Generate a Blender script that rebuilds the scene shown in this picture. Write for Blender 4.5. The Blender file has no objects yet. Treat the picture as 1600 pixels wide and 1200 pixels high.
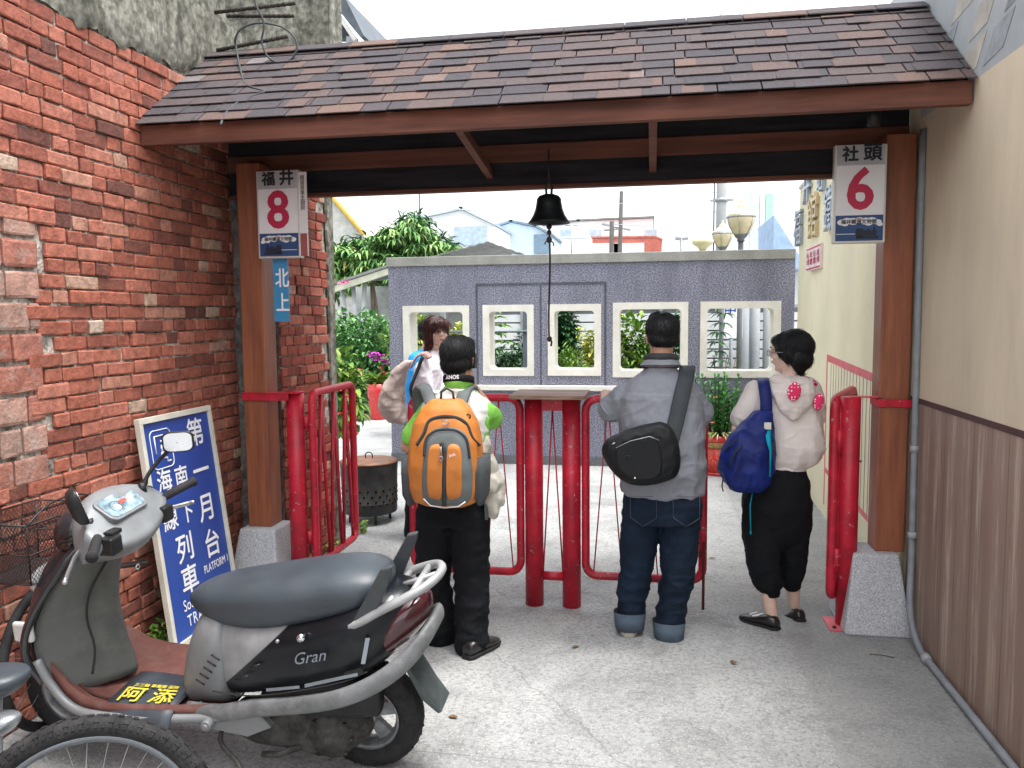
import bpy, bmesh, math, random
from mathutils import Vector, Matrix, noise
V = Vector
SC = bpy.context.scene
COL = SC.collection
R_ = math.radians
# ------------------------------------------------------------------ camera, sky, sun, exposure
F_PX = 1250.0; YAW = R_(10.0); PIT = R_(-4.84); ROL = R_(0.5); CAMH = 1.7
_f = V((-math.sin(YAW)*math.cos(PIT), math.cos(YAW)*math.cos(PIT), math.sin(PIT)))
_r = V((math.cos(YAW), math.sin(YAW), 0)); _u = _r.cross(_f)
CR = _r*math.cos(ROL) - _u*math.sin(ROL); CU = _u*math.cos(ROL) + _r*math.sin(ROL)
CC = V((0, 0, CAMH))
cd = bpy.data.cameras.new('camera'); cam = bpy.data.objects.new('camera', cd); COL.objects.link(cam)
cd.sensor_width = 36; cd.lens = F_PX/1600*36; cd.clip_start = .05; cd.clip_end = 3000
cam.matrix_world = Matrix(((CR.x, CU.x, -_f.x, CC.x), (CR.y, CU.y, -_f.y, CC.y), (CR.z, CU.z, -_f.z, CC.z), (0, 0, 0, 1)))
SC.camera = cam
SC.render.resolution_x = 1024; SC.render.resolution_y = 768
SUN_EL = R_(76); SUN_AZ = R_(110)         # azimuth clockwise from +Y
w = bpy.data.worlds.new('World'); SC.world = w; w.use_nodes = True
nt = w.node_tree; bg = nt.nodes['Background']
sky = nt.nodes.new('ShaderNodeTexSky'); sky.sky_type = 'NISHITA'; sky.sun_disc = False
sky.sun_elevation = SUN_EL; sky.sun_rotation = SUN_AZ; sky.dust_density = 4; sky.air_density = 1.2
hs = nt.nodes.new('ShaderNodeHueSaturation'); hs.inputs['Saturation'].default_value = .22; hs.inputs['Value'].default_value = 1.25
nt.links.new(sky.outputs[0], hs.inputs['Color']); nt.links.new(hs.outputs[0], bg.inputs['Color'])
bg.inputs['Strength'].default_value = .15
sd = bpy.data.lights.new('sun', 'SUN'); sd.energy = 1.15; sd.angle = R_(22); sd.color = (1, .97, .93)
so = bpy.data.objects.new('sun', sd); COL.objects.link(so)
sv = V((math.sin(SUN_AZ)*math.cos(SUN_EL), math.cos(SUN_AZ)*math.cos(SUN_EL), math.sin(SUN_EL)))
so.rotation_euler = sv.to_track_quat('Z', 'Y').to_euler()
vs = SC.view_settings; SC.display_settings.display_device = 'sRGB'
vs.view_transform = 'Standard'; vs.look = 'None'; vs.gamma = 1; vs.use_curve_mapping = False
vs.exposure = 1.5
# ------------------------------------------------------------------ pixel (1600x1200) to a point of the place
def ray(px, py): return _f + CR*((px-800)/F_PX) - CU*((py-600)/F_PX)
def onX(px, py, v): d = ray(px, py); return CC + d*((v-CC.x)/d.x)
def onY(px, py, v): d = ray(px, py); return CC + d*((v-CC.y)/d.y)
def onZ(px, py, v=0.): d = ray(px, py); return CC + d*((v-CC.z)/d.z)
# ------------------------------------------------------------------ materials
MATS = {}
def _n(nt, t, **kw):
    n = nt.nodes.new(t)
    for k, v in kw.items(): setattr(n, k, v)
    return n
def mat(name, col, rough=.6, metal=0., var=.12, scale=6., bump=.0, bscale=80., col2=None, spec=None, chips=None, dirt=0., dcol=(.05, .045, .04), coat=0., trans=0., stretch=(1, 1, 1), emit=0., mottle=0., msc=200., sss=0.):
    if name in MATS: return MATS[name]
    m = bpy.data.materials.new(name); m.use_nodes = True; nt = m.node_tree; b = nt.nodes['Principled BSDF']; L = nt.links.new
    tc = _n(nt, 'ShaderNodeTexCoord'); mp = _n(nt, 'ShaderNodeMapping'); mp.inputs['Scale'].default_value = stretch
    L(tc.outputs['Object'], mp.inputs['Vector'])
    no = _n(nt, 'ShaderNodeTexNoise'); no.inputs['Scale'].default_value = scale; no.inputs['Detail'].default_value = 6; no.inputs['Roughness'].default_value = .6
    L(mp.outputs[0], no.inputs['Vector'])
    c2 = col2 or tuple(max(0, c*(1-var*2)) for c in col)
    c1 = col if col2 else tuple(min(1, c*(1+var)) for c in col)
    ra = _n(nt, 'ShaderNodeValToRGB'); ra.color_ramp.elements[0].position = .32; ra.color_ramp.elements[1].position = .68
    ra.color_ramp.elements[0].color = (*c2, 1); ra.color_ramp.elements[1].color = (*c1, 1)
    L(no.outputs['Fac'], ra.inputs['Fac']); out = ra.outputs['Color']
    if mottle:
        n3 = _n(nt, 'ShaderNodeTexNoise'); n3.inputs['Scale'].default_value = msc; n3.inputs['Detail'].default_value = 2
        L(tc.outputs['Object'], n3.inputs['Vector'])
        r3 = _n(nt, 'ShaderNodeMapRange'); r3.inputs[1].default_value = .35; r3.inputs[2].default_value = .65; r3.inputs[3].default_value = 1-mottle; r3.inputs[4].default_value = 1+mottle
        L(n3.outputs['Fac'], r3.inputs[0])
        mm = _n(nt, 'ShaderNodeVectorMath', operation='SCALE'); L(out, mm.inputs[0]); L(r3.outputs[0], mm.inputs['Scale']); out = mm.outputs[0]
    if dirt:
        n4 = _n(nt, 'ShaderNodeTexNoise'); n4.inputs['Scale'].default_value = scale*2.3; n4.inputs['Detail'].default_value = 9; n4.inputs['Roughness'].default_value = .72
        L(mp.outputs[0], n4.inputs['Vector'])
        r4 = _n(nt, 'ShaderNodeMapRange'); r4.inputs[1].default_value = .48; r4.inputs[2].default_value = .72; r4.inputs[3].default_value = 0; r4.inputs[4].default_value = dirt
        L(n4.outputs['Fac'], r4.inputs[0])
        mx = _n(nt, 'ShaderNodeMix', data_type='RGBA'); mx.inputs['B'].default_value = (*dcol, 1)
        L(r4.outputs[0], mx.inputs['Factor']); L(out, mx.inputs['A']); out = mx.outputs['Result']
    if chips:
        n6 = _n(nt, 'ShaderNodeTexNoise'); n6.inputs['Scale'].default_value = 34; n6.inputs['Detail'].default_value = 6; n6.inputs['Roughness'].default_value = .7
        L(tc.outputs['Object'], n6.inputs['Vector']); r6 = _n(nt, 'ShaderNodeMapRange'); r6.inputs[1].default_value = .64; r6.inputs[2].default_value = .655; L(n6.outputs['Fac'], r6.inputs[0])
        m6 = _n(nt, 'ShaderNodeMix', data_type='RGBA'); m6.inputs['B'].default_value = (*chips, 1); L(r6.outputs[0], m6.inputs['Factor']); L(out, m6.inputs['A']); out = m6.outputs['Result']
    L(out, b.inputs['Base Color'])
    rr = _n(nt, 'ShaderNodeMapRange'); rr.inputs[3].default_value = max(.03, rough-.08); rr.inputs[4].default_value = min(1, rough+.1)
    L(no.outputs['Fac'], rr.inputs[0]); L(rr.outputs[0], b.inputs['Roughness'])
    if spec is None: spec = .5 if rough < .6 else .2
    b.inputs['Specular IOR Level'].default_value = spec
    b.inputs['Metallic'].default_value = metal; b.inputs['Coat Weight'].default_value = coat; b.inputs['Coat Roughness'].default_value = .12
    b.inputs['Transmission Weight'].default_value = trans
    if sss: b.inputs['Subsurface Weight'].default_value = sss; b.inputs['Subsurface Radius'].default_value = (.01, .004, .002); b.inputs['Subsurface Scale'].default_value = .6
    if emit: b.inputs['Emission Color'].default_value = (*col, 1); b.inputs['Emission Strength'].default_value = emit
    if bump:
        n2 = _n(nt, 'ShaderNodeTexNoise'); n2.inputs['Scale'].default_value = bscale; n2.inputs['Detail'].default_value = 5
        L(mp.outputs[0], n2.inputs['Vector'])
        bp = _n(nt, 'ShaderNodeBump'); bp.inputs['Strength'].default_value = bump; bp.inputs['Distance'].default_value = .01
        L(n2.outputs['Fac'], bp.inputs['Height']); L(bp.outputs[0], b.inputs['Normal'])
    MATS[name] = m; return m
def mat_island(name, cols, rough=.8, bump=.4, bscale=90., var=.35, vscale=18., trans=0., splotch=None, sp=(.55, .7)):
    """every loose piece (brick, shingle, leaf) takes its own colour"""
    if name in MATS: return MATS[name]
    m = bpy.data.materials.new(name); m.use_nodes = True; nt = m.node_tree; b = nt.nodes['Principled BSDF']; L = nt.links.new
    g = _n(nt, 'ShaderNodeNewGeometry'); ra = _n(nt, 'ShaderNodeValToRGB'); ra.color_ramp.interpolation = 'LINEAR'
    e = ra.color_ramp.elements; k = len(cols)
    while len(e) < k: e.new(.5)
    for i, (p, c) in enumerate(cols): e[i].position = p; e[i].color = (*c, 1)
    L(g.outputs['Random Per Island'], ra.inputs['Fac'])
    tc = _n(nt, 'ShaderNodeTexCoord'); no = _n(nt, 'ShaderNodeTexNoise'); no.inputs['Scale'].default_value = vscale; no.inputs['Detail'].default_value = 8; no.inputs['Roughness'].default_value = .65
    L(tc.outputs['Object'], no.inputs['Vector'])
    r3 = _n(nt, 'ShaderNodeMapRange'); r3.inputs[1].default_value = .3; r3.inputs[2].default_value = .7; r3.inputs[3].default_value = 1-var; r3.inputs[4].default_value = 1+var*.7
    L(no.outputs['Fac'], r3.inputs[0])
    mm = _n(nt, 'ShaderNodeVectorMath', operation='SCALE'); L(ra.outputs[0], mm.inputs[0]); L(r3.outputs[0], mm.inputs['Scale']); out = mm.outputs[0]
    if splotch:
        n4 = _n(nt, 'ShaderNodeTexNoise'); n4.inputs['Scale'].default_value = vscale*.42; n4.inputs['Detail'].default_value = 9; n4.inputs['Roughness'].default_value = .75
        L(tc.outputs['Object'], n4.inputs['Vector'])
        r4 = _n(nt, 'ShaderNodeMapRange'); r4.inputs[1].default_value = sp[0]; r4.inputs[2].default_value = sp[1]; r4.inputs[4].default_value = .75
        L(n4.outputs['Fac'], r4.inputs[0]); mx = _n(nt, 'ShaderNodeMix', data_type='RGBA'); mx.inputs['B'].default_value = (*splotch, 1)
        L(r4.outputs[0], mx.inputs['Factor']); L(out, mx.inputs['A']); out = mx.outputs['Result']
    L(out, b.inputs['Base Color']); b.inputs['Roughness'].default_value = rough; b.inputs['Specular IOR Level'].default_value = .25
    if trans: b.inputs['Subsurface Weight'].default_value = trans; b.inputs['Subsurface Radius'].default_value = (.01, .02, .005); b.inputs['Subsurface Scale'].default_value = .3
    if bump:
        n2 = _n(nt, 'ShaderNodeTexNoise'); n2.inputs['Scale'].default_value = bscale; n2.inputs['Detail'].default_value = 5
        L(tc.outputs['Object'], n2.inputs['Vector']); bp = _n(nt, 'ShaderNodeBump'); bp.inputs['Strength'].default_value = bump; bp.inputs['Distance'].default_value = .008
        L(n2.outputs['Fac'], bp.inputs['Height']); L(bp.outputs[0], b.inputs['Normal'])
    MATS[name] = m; return m
# ------------------------------------------------------------------ meshes
INV = {}
def frame(loc=(0, 0, 0), rot=(0, 0, 0)):
    return Matrix.Translation(V(loc)) @ (Matrix.Rotation(rot[2], 4, 'Z') @ Matrix.Rotation(rot[1], 4, 'Y') @ Matrix.Rotation(rot[0], 4, 'X'))
def tag(o, label=None, cat=None, group=None, kind=None):
    if label: o['label'] = label
    if cat: o['category'] = cat
    if group: o['group'] = group
    if kind: o['kind'] = kind
    return o
def thing(name, label, cat, loc=(0, 0, 0), rot=(0, 0, 0), group=None):
    o = bpy.data.objects.new(name, None); COL.objects.link(o); o.empty_display_size = .2
    o.location = loc; o.rotation_euler = rot; tag(o, label, cat, group)
    INV[o] = frame(loc, rot).inverted(); return o
class MB:
    def __init__(s): s.v = []; s.f = []; s.sm = []; s.mi = []
    def add(s, vs, fs, smooth=False, mi=0):
        b = len(s.v); s.v += [V(p) for p in vs]
        for f in fs: s.f.append([b+i for i in f]); s.sm.append(smooth); s.mi.append(mi)
        return s
    def mesh(s, other, M=None, smooth=None, mi=None):
        b = len(s.v); s.v += [(M @ p if M else p.copy()) for p in other.v]
        for f, a, m in zip(other.f, other.sm, other.mi):
            s.f.append([b+i for i in f]); s.sm.append(a if smooth is None else smooth); s.mi.append(m if mi is None else mi)
        return s
    def box(s, a, b, M=None, mi=0):
        x0, y0, z0 = a; x1, y1, z1 = b
        vs = [V(p) for p in ((x0, y0, z0), (x1, y0, z0), (x1, y1, z0), (x0, y1, z0), (x0, y0, z1), (x1, y0, z1), (x1, y1, z1), (x0, y1, z1))]
        if M: vs = [M @ p for p in vs]
        return s.add(vs, [(0, 3, 2, 1), (4, 5, 6, 7), (0, 1, 5, 4), (1, 2, 6, 5), (2, 3, 7, 6), (3, 0, 4, 7)], False, mi)
    def frustum(s, c, w0, d0, w1, d1, z0, z1, mi=0, M=None):
        vs = []
        for w_, d_, z in ((w0, d0, z0), (w1, d1, z1)):
            vs += [V((c[0]-w_/2, c[1]-d_/2, z)), V((c[0]+w_/2, c[1]-d_/2, z)), V((c[0]+w_/2, c[1]+d_/2, z)), V((c[0]-w_/2, c[1]+d_/2, z))]
        if M: vs = [M @ p for p in vs]
        return s.add(vs, [(0, 3, 2, 1), (4, 5, 6, 7), (0, 1, 5, 4), (1, 2, 6, 5), (2, 3, 7, 6), (3, 0, 4, 7)], False, mi)
    def loft(s, rings, cap=True, smooth=True, closed=False, mi=0):
        n = len(rings[0]); vs = [p for r in rings for p in r]; fs = []
        m = len(rings)
        for i in range(m if closed else m-1):
            j = (i+1) % m
            for k in range(n): fs.append((i*n+k, i*n+(k+1) % n, j*n+(k+1) % n, j*n+k))
        if cap and not closed: fs.append(tuple(range(n))[::-1]); fs.append(tuple((m-1)*n+k for k in range(n)))
        return s.add(vs, fs, smooth, mi)
    def tube(s, pts, r, n=8, closed=False, cap=True, smooth=True, flat=1., up=None, mi=0):
        pts = [V(p) for p in pts]; m = len(pts); rr = r if isinstance(r, (list, tuple)) else [r]*m
        rings = []; prev = None
        for i, p in enumerate(pts):
            if closed: t = pts[(i+1) % m]-pts[i-1]
            else: t = pts[min(i+1, m-1)]-pts[max(i-1, 0)]
            t.normalize()
            if up is not None: a = V(up) - t*V(up).dot(t)
            elif prev is None: a = V((0, 0, 1)) if abs(t.z) < .9 else V((0, 1, 0)); a = a-t*a.dot(t)
            else: a = prev-t*prev.dot(t)
            if a.length < 1e-6: a = V((1, 0, 0))-t*t.x
            a.normalize(); prev = a; b = t.cross(a)
            rings.append([p+(a*math.sin(2*math.pi*k/n)*flat+b*math.cos(2*math.pi*k/n))*rr[i] for k in range(n)])
        return s.loft(rings, cap, smooth, closed, mi)
    def strap(s, pts, w_, t_, nrm, mi=0, smooth=True):
        """flat band along pts; nrm = list of outward normals (or one)"""
        pts = [V(p) for p in pts]; m = len(pts); rings = []
        for i, p in enumerate(pts):
            t = (pts[min(i+1, m-1)]-pts[max(i-1, 0)]).normalized(); nn = V(nrm[i] if isinstance(nrm, list) else nrm); nn = (nn-t*nn.dot(t)).normalized()
            b = t.cross(nn); ww = w_[i] if isinstance(w_, list) else w_
            rings.append([p-b*ww/2, p+b*ww/2, p+b*ww/2*.9+nn*t_, p-b*ww/2*.9+nn*t_])
        return s.loft(rings, True, smooth, mi=mi)
    def cyl(s, a, b, r0, r1=None, n=16, smooth=True, cap=True, mi=0):
        return s.tube([a, b], [r0, r0 if r1 is None else r1], n, cap=cap, smooth=smooth, mi=mi)
    def lathe(s, prof, M=None, n=24, smooth=True, mi=0, cap=True):
        M = M or Matrix.Identity(4)
        rings = [[M @ V((r*math.cos(2*math.pi*k/n), r*math.sin(2*math.pi*k/n), z)) for k in range(n)] for r, z in prof]
        return s.loft(rings, cap, smooth, mi=mi)
    def ell(s, c, r, M=None, n=16, m=10, smooth=True, mi=0):
        c = V(c); r = V(r) if not isinstance(r, (int, float)) else V((r, r, r)); rings = []
        for i in range(m+1):
            ph = math.pi*i/m; q = max(math.sin(ph), .02)
            ring = [V((r.x*q*math.cos(2*math.pi*k/n), r.y*q*math.sin(2*math.pi*k/n), -r.z*math.cos(ph))) for k in range(n)]
            rings.append([c+(M @ p if M else p) for p in ring])
        return s.loft(rings, True, smooth, mi=mi)
    def poly(s, pts, depth, smooth=False, mi=0):
        """extruded flat polygon: pts 3D outline, depth vector"""
        n = len(pts); d = V(depth); p = [V(q) for q in pts]
        vs = p+[q+d for q in p]
        return s.add(vs, [tuple(range(n))[::-1], tuple(range(n, 2*n))]+[(k, (k+1) % n, n+(k+1) % n, n+k) for k in range(n)], smooth, mi)
    def build(s, name, mats, parent=None, root=None, local=False, bevel=0, sub=0, label=None, fix=True, seg=2):
        me = bpy.data.meshes.new(name)
        r = root
        if r is None:
            r = parent
            while r is not None and r.parent is not None: r = r.parent
        M = INV.get(r) if (r is not None and not local) else None
        vs = [M @ p for p in s.v] if M else s.v
        me.from_pydata([tuple(p) for p in vs], [], s.f); me.update()
        if fix:
            bm = bmesh.new(); bm.from_mesh(me); bmesh.ops.recalc_face_normals(bm, faces=bm.faces); bm.to_mesh(me); bm.free()
        me.polygons.foreach_set('use_smooth', s.sm); me.polygons.foreach_set('material_index', s.mi)
        for m in (mats if isinstance(mats, (list, tuple)) else [mats]): me.materials.append(m)
        o = bpy.data.objects.new(name, me); COL.objects.link(o)
        if parent is not None: o.parent = parent
        if bevel:
            b = o.modifiers.new('bevel', 'BEVEL'); b.width = bevel; b.segments = seg; b.limit_method = 'ANGLE'; b.angle_limit = R_(35); b.harden_normals = False
        if sub: q = o.modifiers.new('sub', 'SUBSURF'); q.levels = sub; q.render_levels = sub
        if label: o['label'] = label
        return o
def solo(name, mb, m, label, cat, group=None, kind=None, **kw):
    """a thing of one mesh, its origin at the base of its box"""
    if kind != 'structure':
        xs = [p.x for p in mb.v]; ys = [p.y for p in mb.v]; zs = [p.z for p in mb.v]
        c = V(((min(xs)+max(xs))/2, (min(ys)+max(ys))/2, min(zs)))
        mb.v = [p-c for p in mb.v]
    else: c = V((0, 0, 0))
    o = mb.build(name, m, **kw); o.location = c; tag(o, label, cat, group, kind); return o
def copy_tree(o, parent=None):
    c = o.copy(); COL.objects.link(c)
    if parent is not None: c.parent = parent
    for ch in list(o.children): copy_tree(ch, c)
    return c
def text(s, size, align='CENTER', shear=0., space=1., line=1.):
    cu = bpy.data.curves.new('lettering', 'FONT'); cu.body = s; cu.size = size; cu.align_x = align; cu.align_y = 'CENTER'; cu.shear = shear; cu.space_character = space; cu.space_line = line; cu.resolution_u = 3
    o = bpy.data.objects.new('lettering', cu); COL.objects.link(o)
    me = bpy.data.meshes.new_from_object(o.evaluated_get(bpy.context.evaluated_depsgraph_get()))
    mb = MB(); mb.add([v.co for v in me.vertices], [tuple(p.vertices) for p in me.polygons])
    bpy.data.objects.remove(o); bpy.data.curves.remove(cu); bpy.data.meshes.remove(me); return mb
def put_text(mb, s, o, ex, ey, size, bold=0., sx=1., mi=0, lift=.0015, **kw):
    """lettering on a plane: origin o, unit axes ex, ey; bold = extra stroke in metres"""
    t = text(s, size, **kw); ex = V(ex).normalized(); ey = V(ey).normalized(); nn = ex.cross(ey)
    offs = [(0, 0)] if not bold else [(0, 0), (bold, 0), (-bold, 0), (0, bold), (0, -bold)]
    for i, (dx, dy) in enumerate(offs):
        oo = V(o)+ex*dx+ey*dy+nn*(lift+i*.00025)
        M = Matrix(((ex.x*sx, ey.x, nn.x, oo.x), (ex.y*sx, ey.y, nn.y, oo.y), (ex.z*sx, ey.z, nn.z, oo.z), (0, 0, 0, 1)))
        mb.mesh(t, M, mi=mi)
    return mb
def rrect(x0, z0, x1, z1, r, n=5):
    pts = []
    for cx, cz, a in ((x1-r, z0+r, -90), (x1-r, z1-r, 0), (x0+r, z1-r, 90), (x0+r, z0+r, 180)):
        for k in range(n+1): t = R_(a+90*k/n); pts.append((cx+r*math.cos(t), cz+r*math.sin(t)))
    return pts
def smooth_path(pts, k=6, closed=False):
    pts = [V(p) for p in pts]; n = len(pts); out = []
    for i in range(n if closed else n-1):
        p0 = pts[i-1] if (i > 0 or closed) else pts[0]; p1 = pts[i]; p2 = pts[(i+1) % n]; p3 = pts[(i+2) % n] if (i+2 < n or closed) else pts[-1]
        for j in range(k):
            t = j/k; out.append(.5*((2*p1)+(p2-p0)*t+(2*p0-5*p1+4*p2-p3)*t*t+(3*p1-p0-3*p2+p3)*t**3))
    if not closed: out.append(pts[-1])
    return out
def blob(mb, voxel=.008, it=6, fac=.5):
    """one continuous surface from overlapping closed pieces"""
    o = mb.build('tmp', [], local=True)
    r = o.modifiers.new('r', 'REMESH'); r.mode = 'VOXEL'; r.voxel_size = voxel; r.adaptivity = 0
    q = o.modifiers.new('s', 'SMOOTH'); q.factor = fac; q.iterations = it
    dg = bpy.context.evaluated_depsgraph_get(); dg.update()
    me = bpy.data.meshes.new_from_object(o.evaluated_get(dg)); out = MB()
    out.v = [v.co.copy() for v in me.vertices]; out.f = [list(p.vertices) for p in me.polygons]; out.sm = [True]*len(out.f); out.mi = [0]*len(out.f)
    old = o.data; bpy.data.objects.remove(o); bpy.data.meshes.remove(old); bpy.data.meshes.remove(me)
    return out
def normals(mb):
    ns = [V((0, 0, 0)) for _ in mb.v]
    for f in mb.f:
        a, b, c = mb.v[f[0]], mb.v[f[1]], mb.v[f[2]]; n = (b-a).cross(c-a)
        for i in f: ns[i] += n
    return [n.normalized() if n.length > 0 else V((0, 0, 1)) for n in ns]
def wrinkle(mb, amp, freq=(12, 12, 12), seed=0., mask=None, ridged=True):
    ns = normals(mb)
    for i, p in enumerate(mb.v):
        q = V((p.x*freq[0]+seed, p.y*freq[1]+seed*1.7, p.z*freq[2]-seed)); a = noise.noise(q)
        if ridged: a = (1-abs(a)*2.2)
        if ridged == 3: a = max(0, a)**4
        k = amp*(mask(p) if mask else 1)
        mb.v[i] = p+ns[i]*a*k
    return mb
random.seed(4)
# ------------------------------------------------------------------ materials of the setting
def concrete_ground():
    m = bpy.data.materials.new('worn_concrete'); m.use_nodes = True; nt = m.node_tree; b = nt.nodes['Principled BSDF']; L = nt.links.new
    tc = _n(nt, 'ShaderNodeTexCoord')
    def nz(sc, det, ro=.6, dist=0.):
        n = _n(nt, 'ShaderNodeTexNoise'); n.inputs['Scale'].default_value = sc; n.inputs['Detail'].default_value = det; n.inputs['Roughness'].default_value = ro; n.inputs['Distortion'].default_value = dist
        L(tc.outputs['Object'], n.inputs['Vector']); return n.outputs['Fac']
    def mr(s, a, b_, c, d):
        n = _n(nt, 'ShaderNodeMapRange'); n.inputs[1].default_value = a; n.inputs[2].default_value = b_; n.inputs[3].default_value = c; n.inputs[4].default_value = d; L(s, n.inputs[0]); return n.outputs[0]
    def mix(f, a, bcol):
        n = _n(nt, 'ShaderNodeMix', data_type='RGBA'); L(f, n.inputs['Factor'])
        if isinstance(a, tuple): n.inputs['A'].default_value = (*a, 1)
        else: L(a, n.inputs['A'])
        if isinstance(bcol, tuple): n.inputs['B'].default_value = (*bcol, 1)
        else: L(bcol, n.inputs['B'])
        return n.outputs['Result']
    base = mix(mr(nz(.8, 6), .35, .65, 0, 1), (.27, .278, .278), (.42, .43, .425))
    base = mix(mr(nz(2.6, 10, .78, .6), .49, .64, 0, .75), base, (.17, .175, .175))
    base = mix(mr(nz(6, 12, .85, .6), .54, .66, 0, .7), base, (.10, .105, .10))
    base = mix(mr(nz(.55, 6, .65, .5), .52, .64, 0, .8), base, (.50, .505, .5))
    base = mix(mr(nz(44, 8, .8), .48, .61, 0, .8), base, (.14, .145, .145))      # pits full of grime
    base = mix(mr(nz(90, 4, .7), .56, .66, 0, .7), base, (.66, .66, .64))      # light aggregate
    vo = _n(nt, 'ShaderNodeTexVoronoi', feature='DISTANCE_TO_EDGE'); vo.inputs['Scale'].default_value = .33
    dn = _n(nt, 'ShaderNodeTexNoise'); dn.inputs['Scale'].default_value = 5; dn.inputs['Detail'].default_value = 6; L(tc.outputs['Object'], dn.inputs['Vector'])
    dm = _n(nt, 'ShaderNodeMix', data_type='RGBA', blend_type='LINEAR_LIGHT'); dm.inputs['Factor'].default_value = .1; L(tc.outputs['Object'], dm.inputs['A']); L(dn.outputs['Color'], dm.inputs['B']); L(dm.outputs['Result'], vo.inputs['Vector'])
    base = mix(mr(vo.outputs['Distance'], .0022, .0004, 0, .5), base, (.12, .12, .115))      # hair cracks
    sx = _n(nt, 'ShaderNodeSeparateXYZ'); L(tc.outputs['Object'], sx.inputs[0]); wob = _n(nt, 'ShaderNodeMath', operation='MULTIPLY_ADD'); L(nz(9, 6), wob.inputs[0]); wob.inputs[1].default_value = .035; L(sx.outputs['X'], wob.inputs[2])
    base = mix(mr(wob.outputs[0], .72, .735, 0, .35), base, (.2, .21, .2))       # older darker strip beside the right wall
    ln = _n(nt, 'ShaderNodeMath', operation='PINGPONG'); L(sx.outputs['Y'], ln.inputs[0]); ln.inputs[1].default_value = 1.45
    base = mix(mr(ln.outputs[0], .006, .0, 0, .6), base, (.12, .12, .12))         # slab joints
    L(base, b.inputs['Base Color']); L(mr(nz(3, 5), .3, .7, .5, .85), b.inputs['Roughness'])
    a = _n(nt, 'ShaderNodeMath', operation='ADD'); L(mr(nz(34, 8, .75), .45, .65, 1, 0), a.inputs[0]); L(mr(nz(140, 4, .7), .3, .7, 0, .8), a.inputs[1])
    bp = _n(nt, 'ShaderNodeBump'); bp.inputs['Strength'].default_value = .55; bp.inputs['Distance'].default_value = .006; L(a.outputs[0], bp.inputs['Height']); L(bp.outputs[0], b.inputs['Normal'])
    return m
M_GROUND = concrete_ground()
M_BRICK = mat_island('old_red_brick', [(0, (.13, .055, .045)), (.15, (.26, .085, .06)), (.5, (.37, .12, .078)), (.8, (.42, .155, .108)), (.95, (.43, .21, .15)), (.99, (.46, .33, .25)), (1, (.5, .42, .34))], rough=.85, bump=.5, bscale=70, var=.42, vscale=26, splotch=(.15, .085, .068), sp=(.52, .72))
M_BLOCK = mat_island('weathered_block', [(0, (.28, .1, .07)), (.4, (.36, .15, .11)), (.7, (.3, .2, .16)), (1, (.42, .24, .19))], rough=.9, bump=.6, bscale=60, var=.4, vscale=14, splotch=(.4, .33, .29), sp=(.5, .66))
M_MORTAR = mat('lime_mortar', (.5, .465, .41), .95, var=.4, scale=22, bump=.9, bscale=60, dirt=.6, dcol=(.06, .052, .045))
M_RENDER = mat('mossy_cement', (.21, .205, .17), .95, var=.3, scale=5, bump=.9, bscale=38, dirt=1., dcol=(.035, .04, .03), stretch=(1, 1, .45), mottle=.4, msc=26)
M_ROUGH = mat('dark_roughcast', (.17, .165, .15), .95, var=.3, scale=14, bump=1., bscale=55, dirt=.8, dcol=(.035, .035, .032))
M_WOOD = mat('red_brown_timber', (.32, .105, .045), .5, var=.2, scale=3.5, col2=(.17, .05, .024), bump=.25, bscale=40, stretch=(7, 7, .6), coat=.15)
M_WOODH = mat('red_brown_timber_rail', (.19, .075, .05), .65, var=.2, scale=3, col2=(.09, .038, .028), bump=.25, bscale=40, stretch=(.5, 7, 7))
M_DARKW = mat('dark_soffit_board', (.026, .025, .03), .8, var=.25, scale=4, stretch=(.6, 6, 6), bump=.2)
M_GRAN = mat('speckled_granite', (.44, .45, .47), .55, var=.05, scale=5, mottle=.36, msc=170, bump=.12, bscale=200)
M_PLUM = mat('purple_pebbledash', (.22, .225, .28), .85, var=.1, scale=2.6, mottle=.52, msc=70, bump=.5, bscale=150, dirt=.5, dcol=(.12, .12, .175), stretch=(1, 1, .3))
M_CAP = mat('grey_washed_stone', (.30, .30, .275), .85, var=.1, scale=6, mottle=.3, msc=150, bump=.3, bscale=150)
M_CREAM = mat('cream_paint', (.72, .70, .63), .6, var=.06, scale=5, bump=.15, bscale=60, dirt=.12, dcol=(.35, .33, .27))
M_YEL = mat('pale_yellow_paint', (.72, .67, .48), .7, var=.05, scale=1.2, bump=.12, bscale=30, dirt=.14, dcol=(.42, .38, .26))
M_RED = mat('chipped_red_paint', (.54, .011, .034), .45, var=.2, scale=7, bump=.15, bscale=90, coat=.05, dirt=.4, dcol=(.26, .014, .024), chips=(.42, .33, .32))
M_REDP = mat('faded_red_paint', (.62, .13, .15), .55, var=.1, scale=14)
M_STEEL = mat('galvanised_steel', (.34, .36, .38), .42, metal=.6, var=.12, scale=30, bump=.1)
M_BLACK = mat('black_metal', (.018, .019, .02), .45, metal=.3, var=.2, scale=20)
M_WHITE = mat('white_enamel', (.78, .78, .79), .4, var=.03, scale=4, dirt=.06, dcol=(.5, .5, .5))
M_BLUE = mat('blue_enamel', (.012, .055, .30), .35, var=.06, scale=3)
M_BLUEL = mat('light_blue_plate', (.04, .25, .47), .4, var=.05, scale=3)
M_TXTR = mat('crimson_lettering', (.5, .015, .07), .5, var=.03)
M_TXTW = mat('white_lettering', (.8, .81, .83), .5, var=.02)
M_TXTB = mat('black_lettering', (.015, .015, .02), .5, var=.02)
M_ALU = mat('pale_aluminium', (.62, .61, .57), .4, metal=.4, var=.06, scale=12)
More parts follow.
